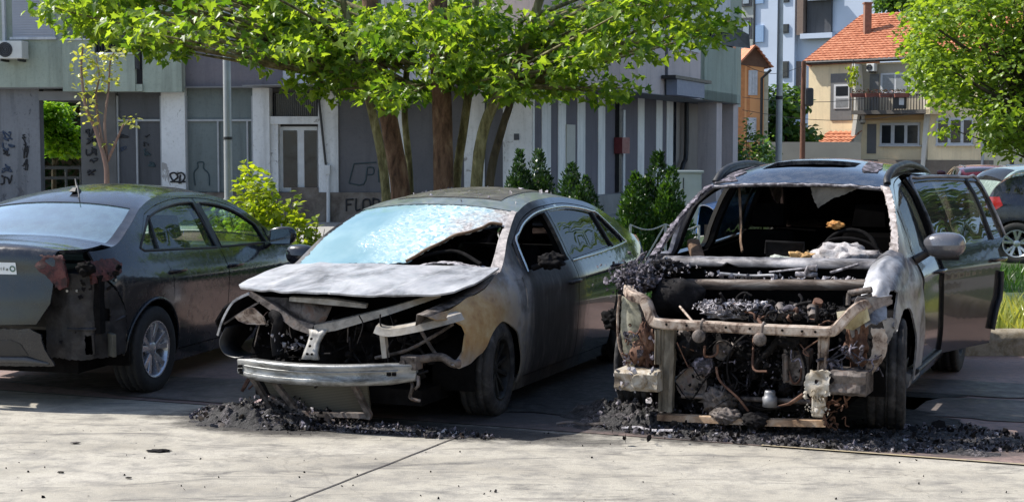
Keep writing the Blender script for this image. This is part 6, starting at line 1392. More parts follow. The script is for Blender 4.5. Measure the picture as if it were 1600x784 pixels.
class Fac:
    """a vertical wall plane: origin o, direction d (horizontal), outward normal n"""
    def __init__(s,o,d,n): s.o=Vector(o); s.d=Vector(d).normalized(); s.n=Vector(n).normalized()
    def hit(s,px,py,off=0):
        r=ray(px,py); o=s.o+s.n*off; c=Vector((0,0,CAMH)); t=(o-c).dot(s.n)/r.dot(s.n); p=c+r*t-o; return p.dot(s.d),p.z+o.z
    def pt(s,t,z,off=0): return s.o+s.d*t+s.n*off+Vector((0,0,z))
    def block(s,name,mat,t0,t1,z0,z1,n0,n1,parent,base,mb=None,build=True,**k):
        m=mb or MB(); vs=[s.pt(t,z,n)-base for z in (z0,z1) for t,n in ((t0,n0),(t1,n0),(t1,n1),(t0,n1))]
        m.add(vs,[(3,2,1,0),(4,5,6,7),(0,1,5,4),(1,2,6,5),(2,3,7,6),(3,0,4,7)])
        return m.build(name,mat,parent,**k) if build else m
    def px(s,name,mat,x0,x1,y0,y1,n0,n1,parent,base,**k):
        # rectangle given by picture extents on the plane (off = n1)
        ta,z1=s.hit(x0,y0,n1); tb,_=s.hit(x1,y0,n1); _,z0=s.hit((x0+x1)/2,y1,n1)
        _,z1=s.hit((x0+x1)/2,y0,n1)
        return s.block(name,mat,min(ta,tb),max(ta,tb),z0,z1,n0,n1,parent,base,**k)
bb=Vector((KX,KY,0))
F=Fac((KX,KY,0),(1,-.10,0),(-.10,-1,0))       # front, t negative to the left
TB=R(22); S_=Fac((KX,KY,0),(math.sin(TB),math.cos(TB),0),(math.cos(TB),-math.sin(TB),0))   # side wall, t away
ZS=3.2
def tz(f,px,py,off=0): return f.hit(px,py,off)
tL,_=tz(F,-60,200)
# ground-floor infills, left to right (the passage is left open)
def seg(x0,x1,mat,name,n1=0,y0=None,y1=None,n0=-.25):
    t0=F.hit(x0,200,n1)[0]; t1=F.hit(x1,200,n1)[0]; z0=F.hit((x0+x1)/2,y1,n1)[1] if y1 else .0; z1=F.hit((x0+x1)/2,y0,n1)[1] if y0 else ZS
    return F.block(name,mat,t0,t1,z0,z1,n0,n1,BLD,bb)
wl=seg(-420,62,wallmat('dim_grey_render',(.20,.205,.22),.7,peel=(.10,.10,.11)),'wall'); wl['label']='grey ground floor wall with blue graffiti'
seg(126,181,simple('dim_brown_render',(.13,.125,.12),.9,var=.3,scale=1.5,bump=.3,bscale=25),'wall',n0=-.6)
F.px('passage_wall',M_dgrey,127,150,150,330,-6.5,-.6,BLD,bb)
F.px('passage_beam',M_soff,60,128,143,157,-6.4,.02,BLD,bb)
def shopfront(x0,x1,mats,mull,bary,frame=M_fr,y1=300,name='shopfront'):
    g=seg(x0,x1,mats,name,n1=-.10,y1=y1); 
    w=1.3
    for x in mull+[x0+1.5,x1-1.5]: F.px('mullion',frame,x-w,x+w,bary if x in mull else 150,y1,-.10,-.04,g,bb)
    F.px('transom',frame,x0+1.6,x1-1.6,bary-1.5,bary+1.8,-.10,-.035,g,bb)
    return g
g1=shopfront(181,252,M_shop2,[213],188); g1['label']='dark shuttered shopfront with pale frame'
p=seg(252,289,M_white_r,'pillar',n1=.06)
g2=shopfront(289,395,M_shop,[340,386],188); g2['label']='grey-green shuttered shopfront'
seg(395,421,M_white_r,'pillar',n1=.06); 
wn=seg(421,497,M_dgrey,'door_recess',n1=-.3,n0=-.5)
F.px('transom_window',M_pane,424,495,146,181,-.3,-.25,BLD,bb); 
m_=MB()
for i in range(22): m_.tube([F.pt(F.hit(426+i*3.2,150,-.2)[0],F.hit(460,181,-.2)[1],-.2)-bb,F.pt(F.hit(426+i*3.2,150,-.2)[0],F.hit(460,147,-.2)[1],-.2)-bb],.008,4)
m_.build('window_grille',M_dgrey,BLD)
F.px('lintel',M_white_r,421,497,182,194,-.3,.03,BLD,bb); F.px('jamb',M_white_r,421,434,194,300,-.3,-.02,BLD,bb)
d=F.px('double_door',M_frw,436,496,198,300,-.3,-.20,BLD,bb)
for x0,x1 in ((442,464),(475,495)): F.px('door_pane',M_pane,x0,x1,204,293,-.19,-.185,d,bb)
F.px('door_step',M_plinth,455,497,293,303,-.3,.08,BLD,bb)
seg(497,528,M_white_r,'pillar',n1=.06)
seg(528,606,M_dgrey,'wall'); seg(606,633,M_white_r,'pillar',n1=.05); seg(633,704,M_dgrey,'wall'); seg(704,725,M_dgrey,'wall',n1=-.02); seg(725,757,M_white_r,'pillar',n1=.05); seg(757,786,M_dgrey,'wall')
F.block('wall',M_white_r,F.hit(786,200)[0],.0,0,ZS,-.25,.04,BLD,bb)
# plinth
for x0,x1 in ((181,421),(421,497),(497,786)): seg(x0,x1,M_plinth,'plinth',n1=.10,y0=301,n0=-.05)
F.px('house_number_plate',M_shop2,803,811,209,219,.04,.06,BLD,bb)
# upper floors of the front
def up(name,mat,x0,x1,z0,z1,n1=.0,n0=-.4,par=BLD):
    return F.block(name,mat,F.hit(x0,100,n1)[0],F.hit(x1,100,n1)[0],z0,z1,n0,n1,par,bb)
ZT=9.2
F.block('floor_slab',M_soff,F.hit(-420,100)[0],-.1,ZS,ZS+.03,-8,.28,BLD,bb)
gu=up('upper_wall',M_green_r,-420,100,ZS+.03,ZT,.3)
sh=F.px('shuttered_window',M_shut,18,84,-20,59,.28,.34,BLD,bb)
for yy in range(-16,58,4): F.px('shutter_slat',M_shut,20,82,yy,yy+2.2,.34,.352,sh,bb)
F.px('window_surround',M_pale,15,87,58,62,.3,.38,BLD,bb)
F.px('drain_pipe',M_pale,2,6,-10,64,.3,.4,BLD,bb)
# balcony: recess above a green parapet
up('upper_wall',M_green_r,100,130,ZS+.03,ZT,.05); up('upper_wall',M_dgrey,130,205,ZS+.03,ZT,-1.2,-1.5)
F.px('balcony_slab',M_green_r,98,222,132,143,-1.2,.55,BLD,bb)
b1=F.px('balcony_parapet',M_green_r,97,147,62,143,.45,.58,BLD,bb); F.px('balcony_parapet',M_green_r,147,210,84,143,.45,.58,BLD,bb); F.px('parapet_cap',M_pale,97,150,60,63,.42,.62,BLD,bb); F.px('parapet_cap',M_pale,150,210,82,85,.42,.62,BLD,bb)
F.px('balcony_parapet',M_green_r,222,283,70,144,.2,.48,BLD,bb); F.px('upper_wall',M_green_r,222,283,-60,72,-.1,.1,BLD,bb)
m_=MB()
for i in range(13): 
    x=150+i*4.4; m_.tube([F.pt(F.hit(x,60,.5)[0],F.hit(x,83,.5)[1],.5)-bb,F.pt(F.hit(x,60,.5)[0],F.hit(x,60,.5)[1],.5)-bb],.02,4)
m_.tube([F.pt(F.hit(132,60,.5)[0],F.hit(x,60,.5)[1],.5)-bb,F.pt(F.hit(204,60,.5)[0],F.hit(x,60,.5)[1],.5)-bb],.03,4); m_.tube([F.pt(F.hit(214,60,.5)[0],F.hit(x,108,.5)[1],.5)-bb,F.pt(F.hit(214,60,.5)[0],F.hit(x,80,.5)[1],.5)-bb],.10,4)
m_.build('balcony_railing',M_dark,BLD)
F.px('balcony_door',M_pane,150,200,-40,84,-1.2,-1.15,BLD,bb)
uw=up('upper_wall',M_mauve,283,441,ZS+.03,ZT,.12); F.px('panel_joint',M_dgrey,355,357,-40,143,.12,.14,BLD,bb)
uw2=up('upper_wall',M_pale,441,800,ZS+.03,ZT,.10)
F.block('upper_wall',M_pale,F.hit(800,100,.1)[0],.25,ZS+.03,ZT,-.4,.10,BLD,bb)
for x0,x1 in ((330,410),(520,600),(700,770)):
    w=F.px('window',M_frw,x0,x1,-45,32,.05,.15,BLD,bb); mid=(x0+x1)/2
    F.px('window_pane',M_pane,x0+5,mid-3,-40,26,.15,.155,w,bb); F.px('window_pane',M_pane,mid+3,x1-5,-40,26,.15,.155,w,bb)
# side wall: stripes
def sx(px): return S_.hit(px,230,0)[0]
edges=[(832,'w'),(834.5,'g'),(846,'w'),(860,'g'),(871.5,'w'),(883.5,'g'),(901.5,'w'),(913.7,'g'),(934,'w'),(944.7,'g'),(996,'w'),(1006,'g'),(1024.7,'w'),(1034.3,'g'),(1041,'w'),(1051,'d'),(1056.5,'b'),(1092,'g'),(1099,'w'),(1107.5,'g'),(1124,'w'),(1133,None)]
base_z=.55
for (a,k),(b,_) in zip(edges,edges[1:]):
    mt={'w':M_strw,'g':M_stripe,'d':M_pane,'b':simple('beige_bay',(.34,.29,.25),.9,var=.12,scale=2)}[k]
    S_.block('wall_stripe',mt,max(0.0,sx(a)),sx(b),base_z,ZS,-.3,.0 if k!='w' else .015,BLD,bb)
S_.block('plinth',simple('concrete_ledge',(.26,.25,.235),.95,var=.25,scale=2,bump=.4),0.0,sx(1133),0,base_z,-.3,.22,BLD,bb)
dr=S_.px('side_door',simple('cream_door',(.48,.46,.40),.7,var=.1),886,899,195,266,.0,.05,BLD,bb)
S_.px('downpipe',M_dark,968,972,160,300,.0,.12,BLD,bb); S_.px('conduit',M_frw,974.3,977.5,172,300,.0,.06,BLD,bb)
fb=S_.px('hydrant_box',simple('dark_red_box',(.20,.03,.035),.5,var=.2),972.5,984,215,240,.02,.25,BLD,bb)
q=[S_.pt(S_.hit(px,py,.2)[0],S_.hit(px,py,.2)[1],.2)-bb for px,py in ((1073,160),(1072,240),(1068,255),(1064,268))]; MB().tube(smooth_path(q,4),.07,8).build('downpipe',M_dark,BLD)
# upper storeys of the side, hanging over the wall
OV=1.25; so=S_.o+S_.n*OV
def ox(px,off=OV): return S_.hit(px,100,off)[0]
S_.block('floor_slab',M_soff,ox(838),ox(1158),ZS,ZS+.02,-6,OV,BLD,bb)
def us(name,mat,x0,x1,z0,z1,off=OV,n0=None): return S_.block(name,mat,ox(x0,off),ox(x1,off),z0,z1,(off-.5) if n0 is None else n0,off,BLD,bb)
us('upper_wall',M_pink,838,997,ZS+.02,ZT,OV,-.2); us('upper_wall',M_pink2,997,1043,ZS+.02,ZT,OV-.02,-.2); us('downpipe',M_dgrey,1042,1044,ZS+.02,ZT,OV+.03)
us('upper_wall',M_pink2,1044,1095,ZS+.02,ZT,OV-.03,-.2)
us('upper_wall',M_green_r,1096,1158,ZS+.02,ZT,OV-.9,-.2)
us('upper_wall',M_green_r,1096,1102,ZS+.02,ZT,OV-.02,-.2)
bp1=us('balcony_parapet',M_green_r,1101,1152,ZS+.02,ZS+1.75,OV+.05,OV-.1); us('balcony_slab',M_green_r,1101,1158,ZS+.02,ZS+.3,OV+.05,OV-1.0)
S_.px('awning_fascia',simple('blue_grey_fascia',(.20,.22,.29),.6,var=.1),1058,1101,127,151,OV+.05,OV+.35,BLD,bb)
S_.px('fascia_cap',M_dark,1056,1112,122,127,OV+.0,OV+.4,BLD,bb)
S_.px('upper_balcony',M_pale,1108,1142,-60,27,OV-.9,OV+.05,BLD,bb)
w=S_.px('window',M_pane,998,1037,-30,64,OV-.05,OV+.01,BLD,bb)
w=S_.px('window',M_frw,1063,1095,-40,80,OV-.05,OV+.02,BLD,bb)
for x0,x1 in ((1066,1078),(1081,1093)): S_.px('window_pane',M_pane,x0,x1,-36,74,OV+.02,OV+.028,w,bb)
S_.px('window',M_pane,1110,1150,30,88,OV-.88,OV-.86,BLD,bb)
# columns under the overhang
for px,w_ in ((1115,.34),(1141,.34)):
    t=ox(px,OV-.35); S_.block('column',M_pink2,t-w_,t+w_,0,ZS,OV-.75,OV-.15,BLD,bb)
# roof and back
F.block('back_wall',M_dgrey,F.hit(165,200)[0],-.5,0,ZT,-8.2,-8,BLD,bb); F.block('back_wall',M_dgrey,F.hit(-420,200)[0],F.hit(165,200)[0],ZS,ZT,-8.2,-8,BLD,bb); F.block('flat_roof',M_soff,F.hit(-420,100)[0],-.3,ZT,ZT+.25,-8,.4,BLD,bb)
S_.block('flat_roof',M_soff,0,ox(1158),ZT,ZT+.25,-6,OV+.1,BLD,bb)
for x0 in (-150,-300): F.px('shuttered_window',M_shut,x0,x0+70,-20,59,.28,.34,BLD,bb)
# graffiti: written strokes on the wall
def strokes(name,lines,mat,off,r,par=BLD):
    m=MB()
    for ln in lines:
        P=[F.pt(F.hit(px,py,off)[0],F.hit(px,py,off)[1],off)-bb for px,py in ln]
        if len(P)>2: P=smooth_path(P,3)
        m.tube(P,r,5)
    return m.build(name,mat,par)
strokes('graffiti',[[(541,311),(541,330)],[(540,312),(552,311)],[(540,320),(549,319)],[(556,310),(556,328),(563,327)],[(567,326),(568,313),(577,312),(578,325),(568,327)],[(583,328),(583,309)],[(583,310),(592,313),(591,320),(584,321)]],M_graf,.115,.022)
strokes('graffiti',[[(553,256),(588,254)],[(553,256),(545,286)],[(545,286),(568,288),(574,262)],[(574,262),(583,262),(583,272),(575,273)],[(592,285),(592,262),(602,258)],[(592,270),(603,268)]],M_graft,.012,.016)
strokes('graffiti',[[(273,285),(268,279),(266,272),(273,270),(278,276),(272,282)],[(276,272),(284,270),(289,276),(285,284),(279,286)],[(280,286),(282,273)],[(266,284),(290,284)]],M_graf,.07,.022)
strokes('graffiti',[[(305,290),(303,270),(309,262),(309,254),(318,254),(318,263),(326,272),(327,290)]],M_graft,-.095,.018)
rg=random.Random(17)
def scribble(x,y,w,h,mat,off,r,n=5):
    ln=[]
    for k in range(rg.choice((2,3))):
        ln.append([(x+rg.uniform(0,w),y+rg.uniform(0,h)) for _ in range(rg.randint(3,n))])
    strokes('graffiti',ln,mat,off,r)
for x,y,w,h,m in ((2,205,20,16,M_grafb),(4,216,22,20,M_grafb),(0,230,20,14,M_graf),(3,256,16,14,M_grafb),(0,272,20,16,M_graf),(34,205,8,22,M_graf),(36,226,9,22,M_graf),(35,248,9,20,M_graf)): scribble(x,y,w,h,m,.012,rg.uniform(.012,.024))
for x,y,w,h,m in ((132,200,14,14,M_graf),(134,214,16,12,M_graf),(133,228,20,16,M_graf),(140,246,16,10,M_graf),(136,256,14,20,M_graf)): scribble(x,y,w,h,m,.012,rg.uniform(.014,.03))
for x,y,w,h,m in ((186,210,16,5,M_graf),(187,228,14,14,M_grafb),(222,210,14,5,M_graf),(223,222,12,6,M_graf),(224,234,12,10,M_graft),(230,250,14,12,M_graft)): scribble(x,y,w,h,m,-.09,rg.uniform(.010,.02))
# things on the front
def acunit(name,label,f,px0,px1,py0,py1,off):
    t0,z1=f.hit(px0,py0,off); t1,_=f.hit(px1,py0,off); z0=f.hit(px0,py1,off)[1]; b=f.pt(t0,z0,off-.4); r=empty(name,b,0,label,'air conditioner','air conditioner units')
    M_ac=simple('off_white_casing',(.60,.60,.57),.5,var=.1)
    f.block('casing',M_ac,min(t0,t1),max(t0,t1),z0,z1,off-.38,off,r,b,bevel=.02)
    w=abs(t1-t0); c=f.pt(min(t0,t1)+w*.38,(z0+z1)/2,off)-b; m=MB(); u=f.d; rr=abs(z1-z0)*.40
    for k in (1.0,.75,.5,.25): m.tube([c+f.n*.01+u*(rr*k*math.cos(a))+Vector((0,0,rr*k*math.sin(a))) for a in [2*PI*i/20 for i in range(21)]],.010,4,cap=False)
    m.build('fan_grille',M_dark,r)
    m=MB(); m.add([c+f.n*.004+u*(rr*math.cos(a))+Vector((0,0,rr*math.sin(a))) for a in [2*PI*i/20 for i in range(20)]],[tuple(range(20))]); m.build('fan_opening',M_shop2,r)
    f.block('bracket',M_dark,min(t0,t1)+.1,min(t0,t1)+.14,z0-.06,z0,off-.45,off-.05,r,b); f.block('bracket',M_dark,max(t0,t1)-.14,max(t0,t1)-.1,z0-.06,z0,off-.45,off-.05,r,b)
    return r
acunit('air_conditioner','off-white air conditioner at the left edge beneath the closed grey shutter',F,-8,34,64,92,.75)
acunit('air_conditioner','round-fan air conditioner beside the upper balcony at the corner of the block',S_,1113,1127,24,52,OV+.1)
o=empty('parasol',S_.pt(ox(1128,OV+.1),4.9,OV),0,'folded grey sunshade leaning out over the corner balcony','parasol')
P=[Vector(v) for v in ((-.6,0,1.15),(.9,-.2,.35),(1.0,.2,-.05),(-.7,.5,.20))]; mm=MB(); mm.add(P+[(P[0]+P[2])/2+Vector((0,0,.12))],[(0,1,4),(1,2,4),(2,3,4),(3,0,4)]); mm.build('canopy',simple('grey_canvas',(.30,.31,.34),.9),o,solid=.01); MB().tube([(0,.1,-.9),(.1,.1,.7)],.025,6).build('pole',M_dark,o)
for i,(px,py,lab) in enumerate(((1108,84,'dark potted plant at the inner end of the corner balcony'),(1122,84,'round white pot standing on the corner balcony parapet'),(1140,84,'small potted plant near the outer end of the corner balcony'))):
    t,z=S_.hit(px,py,OV-.02); b=S_.pt(t,ZS+1.75,OV-.02); r=empty('potted_plant',b,0,lab,'plant','pots on the corner balcony')
    MB().lathe([(.001,0),(.10,0),(.14,.2),(.12,.2),(.001,.18)],axis='Z',n=14).build('pot',M_frw if i==1 else M_dark,r); rr=random.Random(i); leaves([(Vector((rr.gauss(0,.12),rr.gauss(0,.12),.24+rr.random()*.2)),Vector((0,0,1))) for _ in range(60)],SMALL,.08,.14,i).build('foliage',leafmat('pot_leaf',(.02,.04,.015),(.04,.07,.02),.2),r,fix=False)
# service pipe with meter box
q=[F.pt(F.hit(px,py,.12)[0],F.hit(px,py,.12)[1],.12) for px,py in ((497,146),(503,200),(509,258))]; base=q[-1].copy(); r=empty('meter_box',base,0,'small white meter box with dark slanting cable on a white pillar','meter box')
MB().tube([v-base for v in q],.03,6).build('cable',M_dark,r); F.px('casing',M_frw,506,515,258,272,.06,.22,r,base); MB().tube([F.pt(F.hit(513,272,.14)[0],F.hit(513,272,.14)[1],.14)-base,F.pt(F.hit(513,350,.14)[0],.0,.14)-base],.045,8).build('conduit',M_frw,r)
# street pole left
def pole(name,label,px,pyb,Y,r0,r1,h,mat,cat='pole',extra=None,lean=0):
    b=at(px,pyb,Y); b.z=0; r=empty(name,b,0,label,cat); MB().tube([(0,0,0),(0,0,h*.5),(lean,0,h)],[r0,(r0+r1)/2,r1],12).build('shaft',mat,r)
    return r
M_galv=simple('galvanised_steel',(.36,.37,.38),.45,metal=.5,var=.15,scale=4)
p=pole('street_lamp','plain grey lamp pole standing before the grey-green shopfront',357,300,26,.075,.06,7.5,M_galv,'street lamp'); MB().tube([(0,0,1.92),(0,0,1.97)],.082,12).build('band',M_dark,p); MB().tube([(0,0,7.4),(.5,0,7.6),(1.0,0,7.62)],.03,8).box((1.2,0,7.62),(.5,.18,.08)).build('lamp_head',M_galv,p); MB().tube([(0,0,0),(0,0,.9)],.09,12).build('base_sleeve',M_galv,p)
# grey cabinet and blue car at the end of the side wall
c=at(1065,300,31); b=Vector((c.x,c.y,0)); r=empty('utility_cabinet',b,0,'pale grey green utility cabinet beside the conifers at the striped wall','cabinet')
mc=simple('cabinet_grey_green',(.36,.40,.38),.7,var=.15,scale=3); z1=at(1065,270,31).z
MB().b2((-.38,-.3,0),(.38,.3,z1)).build('casing',mc,r,bevel=.02); MB().b2((-.42,-.34,z1),(.42,.34,z1+.05)).build('lid',mc,r,bevel=.01); MB().b2((-.01,-.31,.15),(.01,-.302,z1-.1)).build('door_gap',M_dark,r)
# yard seen through the passage
def W2(px,py,Y): return at(px,py,Y)
plane('yard',simple('yard_ground',(.22,.22,.17),.95,var=.3,scale=1),[(-30,42.5),(-8,42.5),(-8,60),(-30,60)],.04)
cl=[(W2(75+rnd.uniform(-14,24),175+rnd.uniform(-12,60)+0,46+rnd.uniform(-1,1)),rnd.uniform(.3,.55)) for _ in range(46)]+[(W2(105+rnd.uniform(-6,14),215+rnd.uniform(-10,22),45.5),.35) for _ in range(10)]
b=W2(85,300,46); b.z=0
clump_tree('garden_tree','bright green tree seen through the open passage of the block',b,[([b,b+Vector((0,0,1.2)),W2(86,190,46)],.09,.04)],cl,OVAL,.12,.2,leafmat('garden_leaf',(.11,.25,.03),(.22,.38,.06),.6),M_barkdark,81,per=60)
r=empty('garden_hedge',(-14.5,52,0),0,'dark green hedge closing the yard behind the passage','hedge'); rr=random.Random(8)
m_=MB(); leaves([(Vector((rr.uniform(-5,5),rr.uniform(-.6,.4),rr.uniform(0,4.6))),Vector((0,-1,0))) for _ in range(5200)],OVAL,.16,.28,9,.3,m_); m_.build('foliage',leafmat('hedge_leaf',(.012,.035,.012),(.03,.07,.02),.25),r,fix=False); MB().b2((-5,0,0),(5,.3,4.4)).build('twigs',M_barkdark,r)
r=empty('garden_rail',W2(95,280,40.5),0,'pale double rail fence beyond the passage with a pinkish shape behind','fence'); b=r.location.copy()
for yy in (262,278): MB().tube([W2(64,yy,40.5)-b,W2(128,yy,40.5)-b],.045,6).build('rail',M_frw,r)
for xx in (66,103,126): MB().tube([W2(xx,260,40.5)-b,Vector((W2(xx,260,40.5).x-b.x,0,-b.z))],.04,6).build('post',M_frw,r)
# ================================================================ STREET AT THE BACK RIGHT
M_tile=NM('red_roof_tiles'); 
def mk_tile():
    m=M_tile; u=m.mapped((1,1,1)); w1=m.N('TexBrick'); w1.inputs['Scale'].default_value=1.0; w1.inputs['Mortar Size'].default_value=.03; w1.inputs['Brick Width'].default_value=.34; w1.inputs['Row Height'].default_value=.36; w1.offset=.5
    w1.inputs[1].default_value=(.40,.135,.065,1); w1.inputs[2].default_value=(.52,.21,.11,1); w1.inputs[3].default_value=(.12,.04,.025,1); m.L(m.N('TexCoord').outputs['UV'],w1.inputs[0])
    m.col(m.mix(m.ramp(m.noise(.8,4),[(.3,0),(.7,.5)]),w1.outputs[0],(.45,.24,.15))); m.set(rough=.85); return m.m
M_tile=mk_tile()
def tiled(name,P00,P10,P11,P01,parent,pitch=.34,amp=.045,rows=14,thick=.08):
    """roof slope of real pantile waves: P00 lower left, P10 lower right, P11 upper right, P01 upper left"""
    P00,P10,P11,P01=[Vector(p) for p in (P00,P10,P11,P01)]; W=(P10-P00).length; n=(P10-P00).cross(P01-P00).normalized(); n=n if n.z>0 else -n
    nc=int(W/pitch)*6; m=MB(); grid=[]; uvs=[]
    for j in range(rows):
        for e in (0,1):
            t=(j+e)/rows; row=[]
            for i in range(nc+1):
                s=i/nc; p=P00.lerp(P10,s).lerp(P01.lerp(P11,s),t); row.append(p+n*(amp*abs(math.sin(PI*s*W/pitch))+(.05 if e==0 else .0)))
            grid.append(row)
    m.sheet(grid,smooth=False); o=m.build(name,M_tilec,parent,solid=.03); return o
M_tilec=burnt('terracotta_tiles',[(.3,(.22,.075,.04)),(.45,(.40,.15,.08)),(.6,(.50,.22,.125)),(.78,(.52,.30,.20))],3.2,.85,0,.2)
M_cream_r=wallmat('cream_render',(.80,.66,.43),.3); M_ochre=simple('ochre_panel',(.50,.33,.16),.9,var=.15,scale=1)
def house():
    Y=80; b=at(1400,278,Y); b.z=0; r=empty('cream_house',b,0,'cream two-storey house with red tiled roof, chimney and front balcony','house')
    dd=Vector((.93,-.36,0)).normalized(); H=Fac(at(1262,200,Y)*Vector((1,1,0)) if 0 else Vector((at(1262,200,Y).x,Y,0)),(1,-.0,0),(0,-1,0))
    # facade turned a little towards the sun at the left
    a=R(-40); H=Fac((at(1262,200,Y).x,Y,0),(math.cos(a),math.sin(a),0),(math.sin(a),-math.cos(a),0))
    def q(name,mat,x0,x1,y0,y1,n0,n1,par=r): return H.px(name,mat,x0,x1,y0,y1,n0,n1,par,b)
    w=q('wall',M_cream_r,1264,1452,99,262,-8,0); w2=q('wall',M_cream_r,1452,1540,99,252,-7,.35)
    q('plinth',simple('brown_plinth',(.18,.15,.12),.9),1340,1545,250,275,-.2,.4)
    # roof
    t0,ze=H.hit(1256,97,.35); t1=H.hit(1560,97,.35)[0]; zr=ze+2.75
    A0=H.pt(t0-.1,ze,.35)-b; A1=H.pt(t1,ze,.35)-b; R0=H.pt(t0+.9,zr,-4.4)-b; R1=H.pt(t1,zr,-4.4)-b
    tiled('roof',A0,A1,R1,R0,r,.27,.035,20); 
    m=MB().add([A0,R0,H.pt(t0-.1,ze,-9)-b,H.pt(t0+.3,ze-.25,.4)-b],[(0,1,2),(0,2,3)]); m.build('roof_hip',M_tilec,r,solid=.05)
    MB().tube([A0+Vector((0,0,-.06)),A1+Vector((0,0,-.06))],.09,6).build('gutter',M_dark,r); MB().tube([A0+Vector((.25,.4,-.1)),Vector((A0.x+.25,A0.y+.6,0))],.06,6).build('downpipe',M_fr,r)
    def rp(px,py):  # point on the slope
        c=Vector((0,0,CAMH)); d=ray(px,py); n=(A1-A0).cross(R0-A0); t=(A0+b-c).dot(n)/d.dot(n); return c+d*t-b
    p=rp(1355,52); ch=MB().box(p+Vector((0,0,.6)),(.36,.4,1.9)).build('chimney',simple('chimney_brick',(.24,.12,.08),.9,var=.3,scale=6),r); MB().box(p+Vector((0,0,1.58)),(.46,.5,.08)).build('chimney_cap',simple('chimney_brick',(.24,.12,.08)),ch)
    # left stair window, porch
    g=q('stair_window',simple('grey_panel',(.15,.15,.15),.6,var=.2),1298,1332,115,188,0,.06); q('window',M_frw,1303,1327,132,170,.06,.10,g); q('window_pane',M_pane,1306,1325,135,150,.10,.11,g); q('window_pane',simple('grey_pane',(.22,.23,.24),.3),1306,1325,154,168,.10,.11,g)
    # balcony recess
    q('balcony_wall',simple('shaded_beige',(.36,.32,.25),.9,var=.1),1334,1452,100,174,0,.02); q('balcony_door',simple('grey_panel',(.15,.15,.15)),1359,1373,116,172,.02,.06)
    wf=q('window',M_frw,1376,1432,114,147,.02,.10)
    for x0,x1 in ((1379,1397),(1400,1418),(1421,1431)): q('window_pane',simple('curtain_pane',(.25,.27,.28),.25,var=.2,scale=3),x0,x1,117,142,.10,.11,wf)
    q('balcony_slab',simple('slab_dark',(.10,.09,.08),.9),1330,1452,172,178,0,1.5); q('balcony_side',M_cream_r,1448,1454,100,178,0,1.5)
    m=MB(); 
    for i in range(26): t,z=H.hit(1333+i*4.5,173,1.45); t2,zz=H.hit(1333+i*4.5,148,1.45); m.tube([H.pt(t,z,1.45)-b,H.pt(t,zz,1.45)-b],.025,4)
    m.tube([H.pt(H.hit(1333,148,1.45)[0],H.hit(1333,148,1.45)[1],1.45)-b,H.pt(H.hit(1446,148,1.45)[0],H.hit(1390,148,1.45)[1],1.45)-b],.05,5); m.build('balcony_railing',M_dark,r)
    q('balcony_panel',M_ochre,1340,1448,180,188,0,.25); 
    # splayed white buttress
    bt=MB(); P=[H.pt(*H.hit(px,py,.8),.8)-b for px,py in ((1331,100),(1336,100),(1338,140),(1340,180),(1328,262),(1322,262),(1334,180))]; n=H.n*-.9; bt.add(P+[p+n for p in P],[tuple(range(7)),tuple(range(13,6,-1))]+[(i,(i+1)%7,(i+1)%7+7,i+7) for i in range(7)]); bt.build('buttress',simple('white_render',(.60,.58,.52),.9,var=.08),r)
    P=[H.pt(*H.hit(px,py,.5),.5)-b for px,py in ((1440,100),(1450,100),(1452,180),(1444,262),(1438,262),(1444,180))]; k=len(P); MB().add(P+[p+n for p in P],[tuple(range(k)),tuple(range(2*k-1,k-1,-1))]+[(i,(i+1)%k,(i+1)%k+k,i+k) for i in range(k)]).build('buttress',simple('white_render',(.60,.58,.52)),r)
    q('ground_door',simple('grey_panel',(.15,.15,.15)),1355,1369,194,240,0,.05)
    for x0,x1,y0,y1,ps in ((1375,1437,192,227,((1378,1392),(1398,1413),(1418,1434))),(1463,1520,184,226,((1466,1481),(1486,1501),(1506,1518)))):
        wn=q('window',M_frw,x0,x1,y0,y1,.3 if x0>1450 else 0,.45 if x0>1450 else .08)
        for a0,a1 in ps: q('window_pane',M_pane,a0,a1,y0+4,y1-3,.46 if x0>1450 else .08,.47 if x0>1450 else .09,wn)
        q('window_sill',M_frw,x0-2,x1+2,y1,y1+2,0,.55 if x0>1450 else .18,wn)
    q('downpipe',M_fr,1536,1539,100,262,.35,.5)
    # little tiled porch roof
    t0,z0=H.hit(1272,226,1.6); t1,_=H.hit(1326,226,1.6); _,z1=H.hit(1300,206,.1); tiled('porch_roof',H.pt(t0,z0,1.6)-b,H.pt(t1,z0,1.6)-b,H.pt(t1,z1,.1)-b,H.pt(t0,z1,.1)-b,r,.3,.06,4)
    H.px('porch_recess',M_dark,1274,1324,228,242,.0,.04,r,b)
    acs=[]
    for px0,px1,py0,py1,lab in ((1354,1366,100,112,'white air conditioner under the eaves above the cream house balcony'),(1336,1348,178,192,'dark-fanned air conditioner beneath the balcony of the cream house')): acunit('air_conditioner',lab,H,px0,px1,py0,py1,.5)
    for i,(px,py,lab) in enumerate(((1341,146,'flower box at the left end of the cream house balcony rail'),(1364,146,'flower box beside the balcony door of the cream house'),(1386,146,'middle flower box on the cream house balcony rail'),(1409,146,'rightmost flower box on the cream house balcony rail'))):
        t,z=H.hit(px,py,1.6); bb2=H.pt(t,z-.1,1.6); e=empty('flower_box',bb2,0,lab,'flower box','flower boxes on the balcony rail'); MB().box((0,0,0),(.7,.22,.2),taper=1.1).build('box',simple('terracotta_pot',(.20,.07,.05),.8),e); rr=random.Random(i); leaves([(Vector((rr.uniform(-.35,.35),rr.uniform(-.1,.1),.12+rr.random()*.2)),Vector((0,0,1))) for _ in range(70)],SMALL,.08,.14,i).build('foliage',leafmat('pot_leaf2',(.03,.06,.02),(.16,.05,.05),.2),e,fix=False)
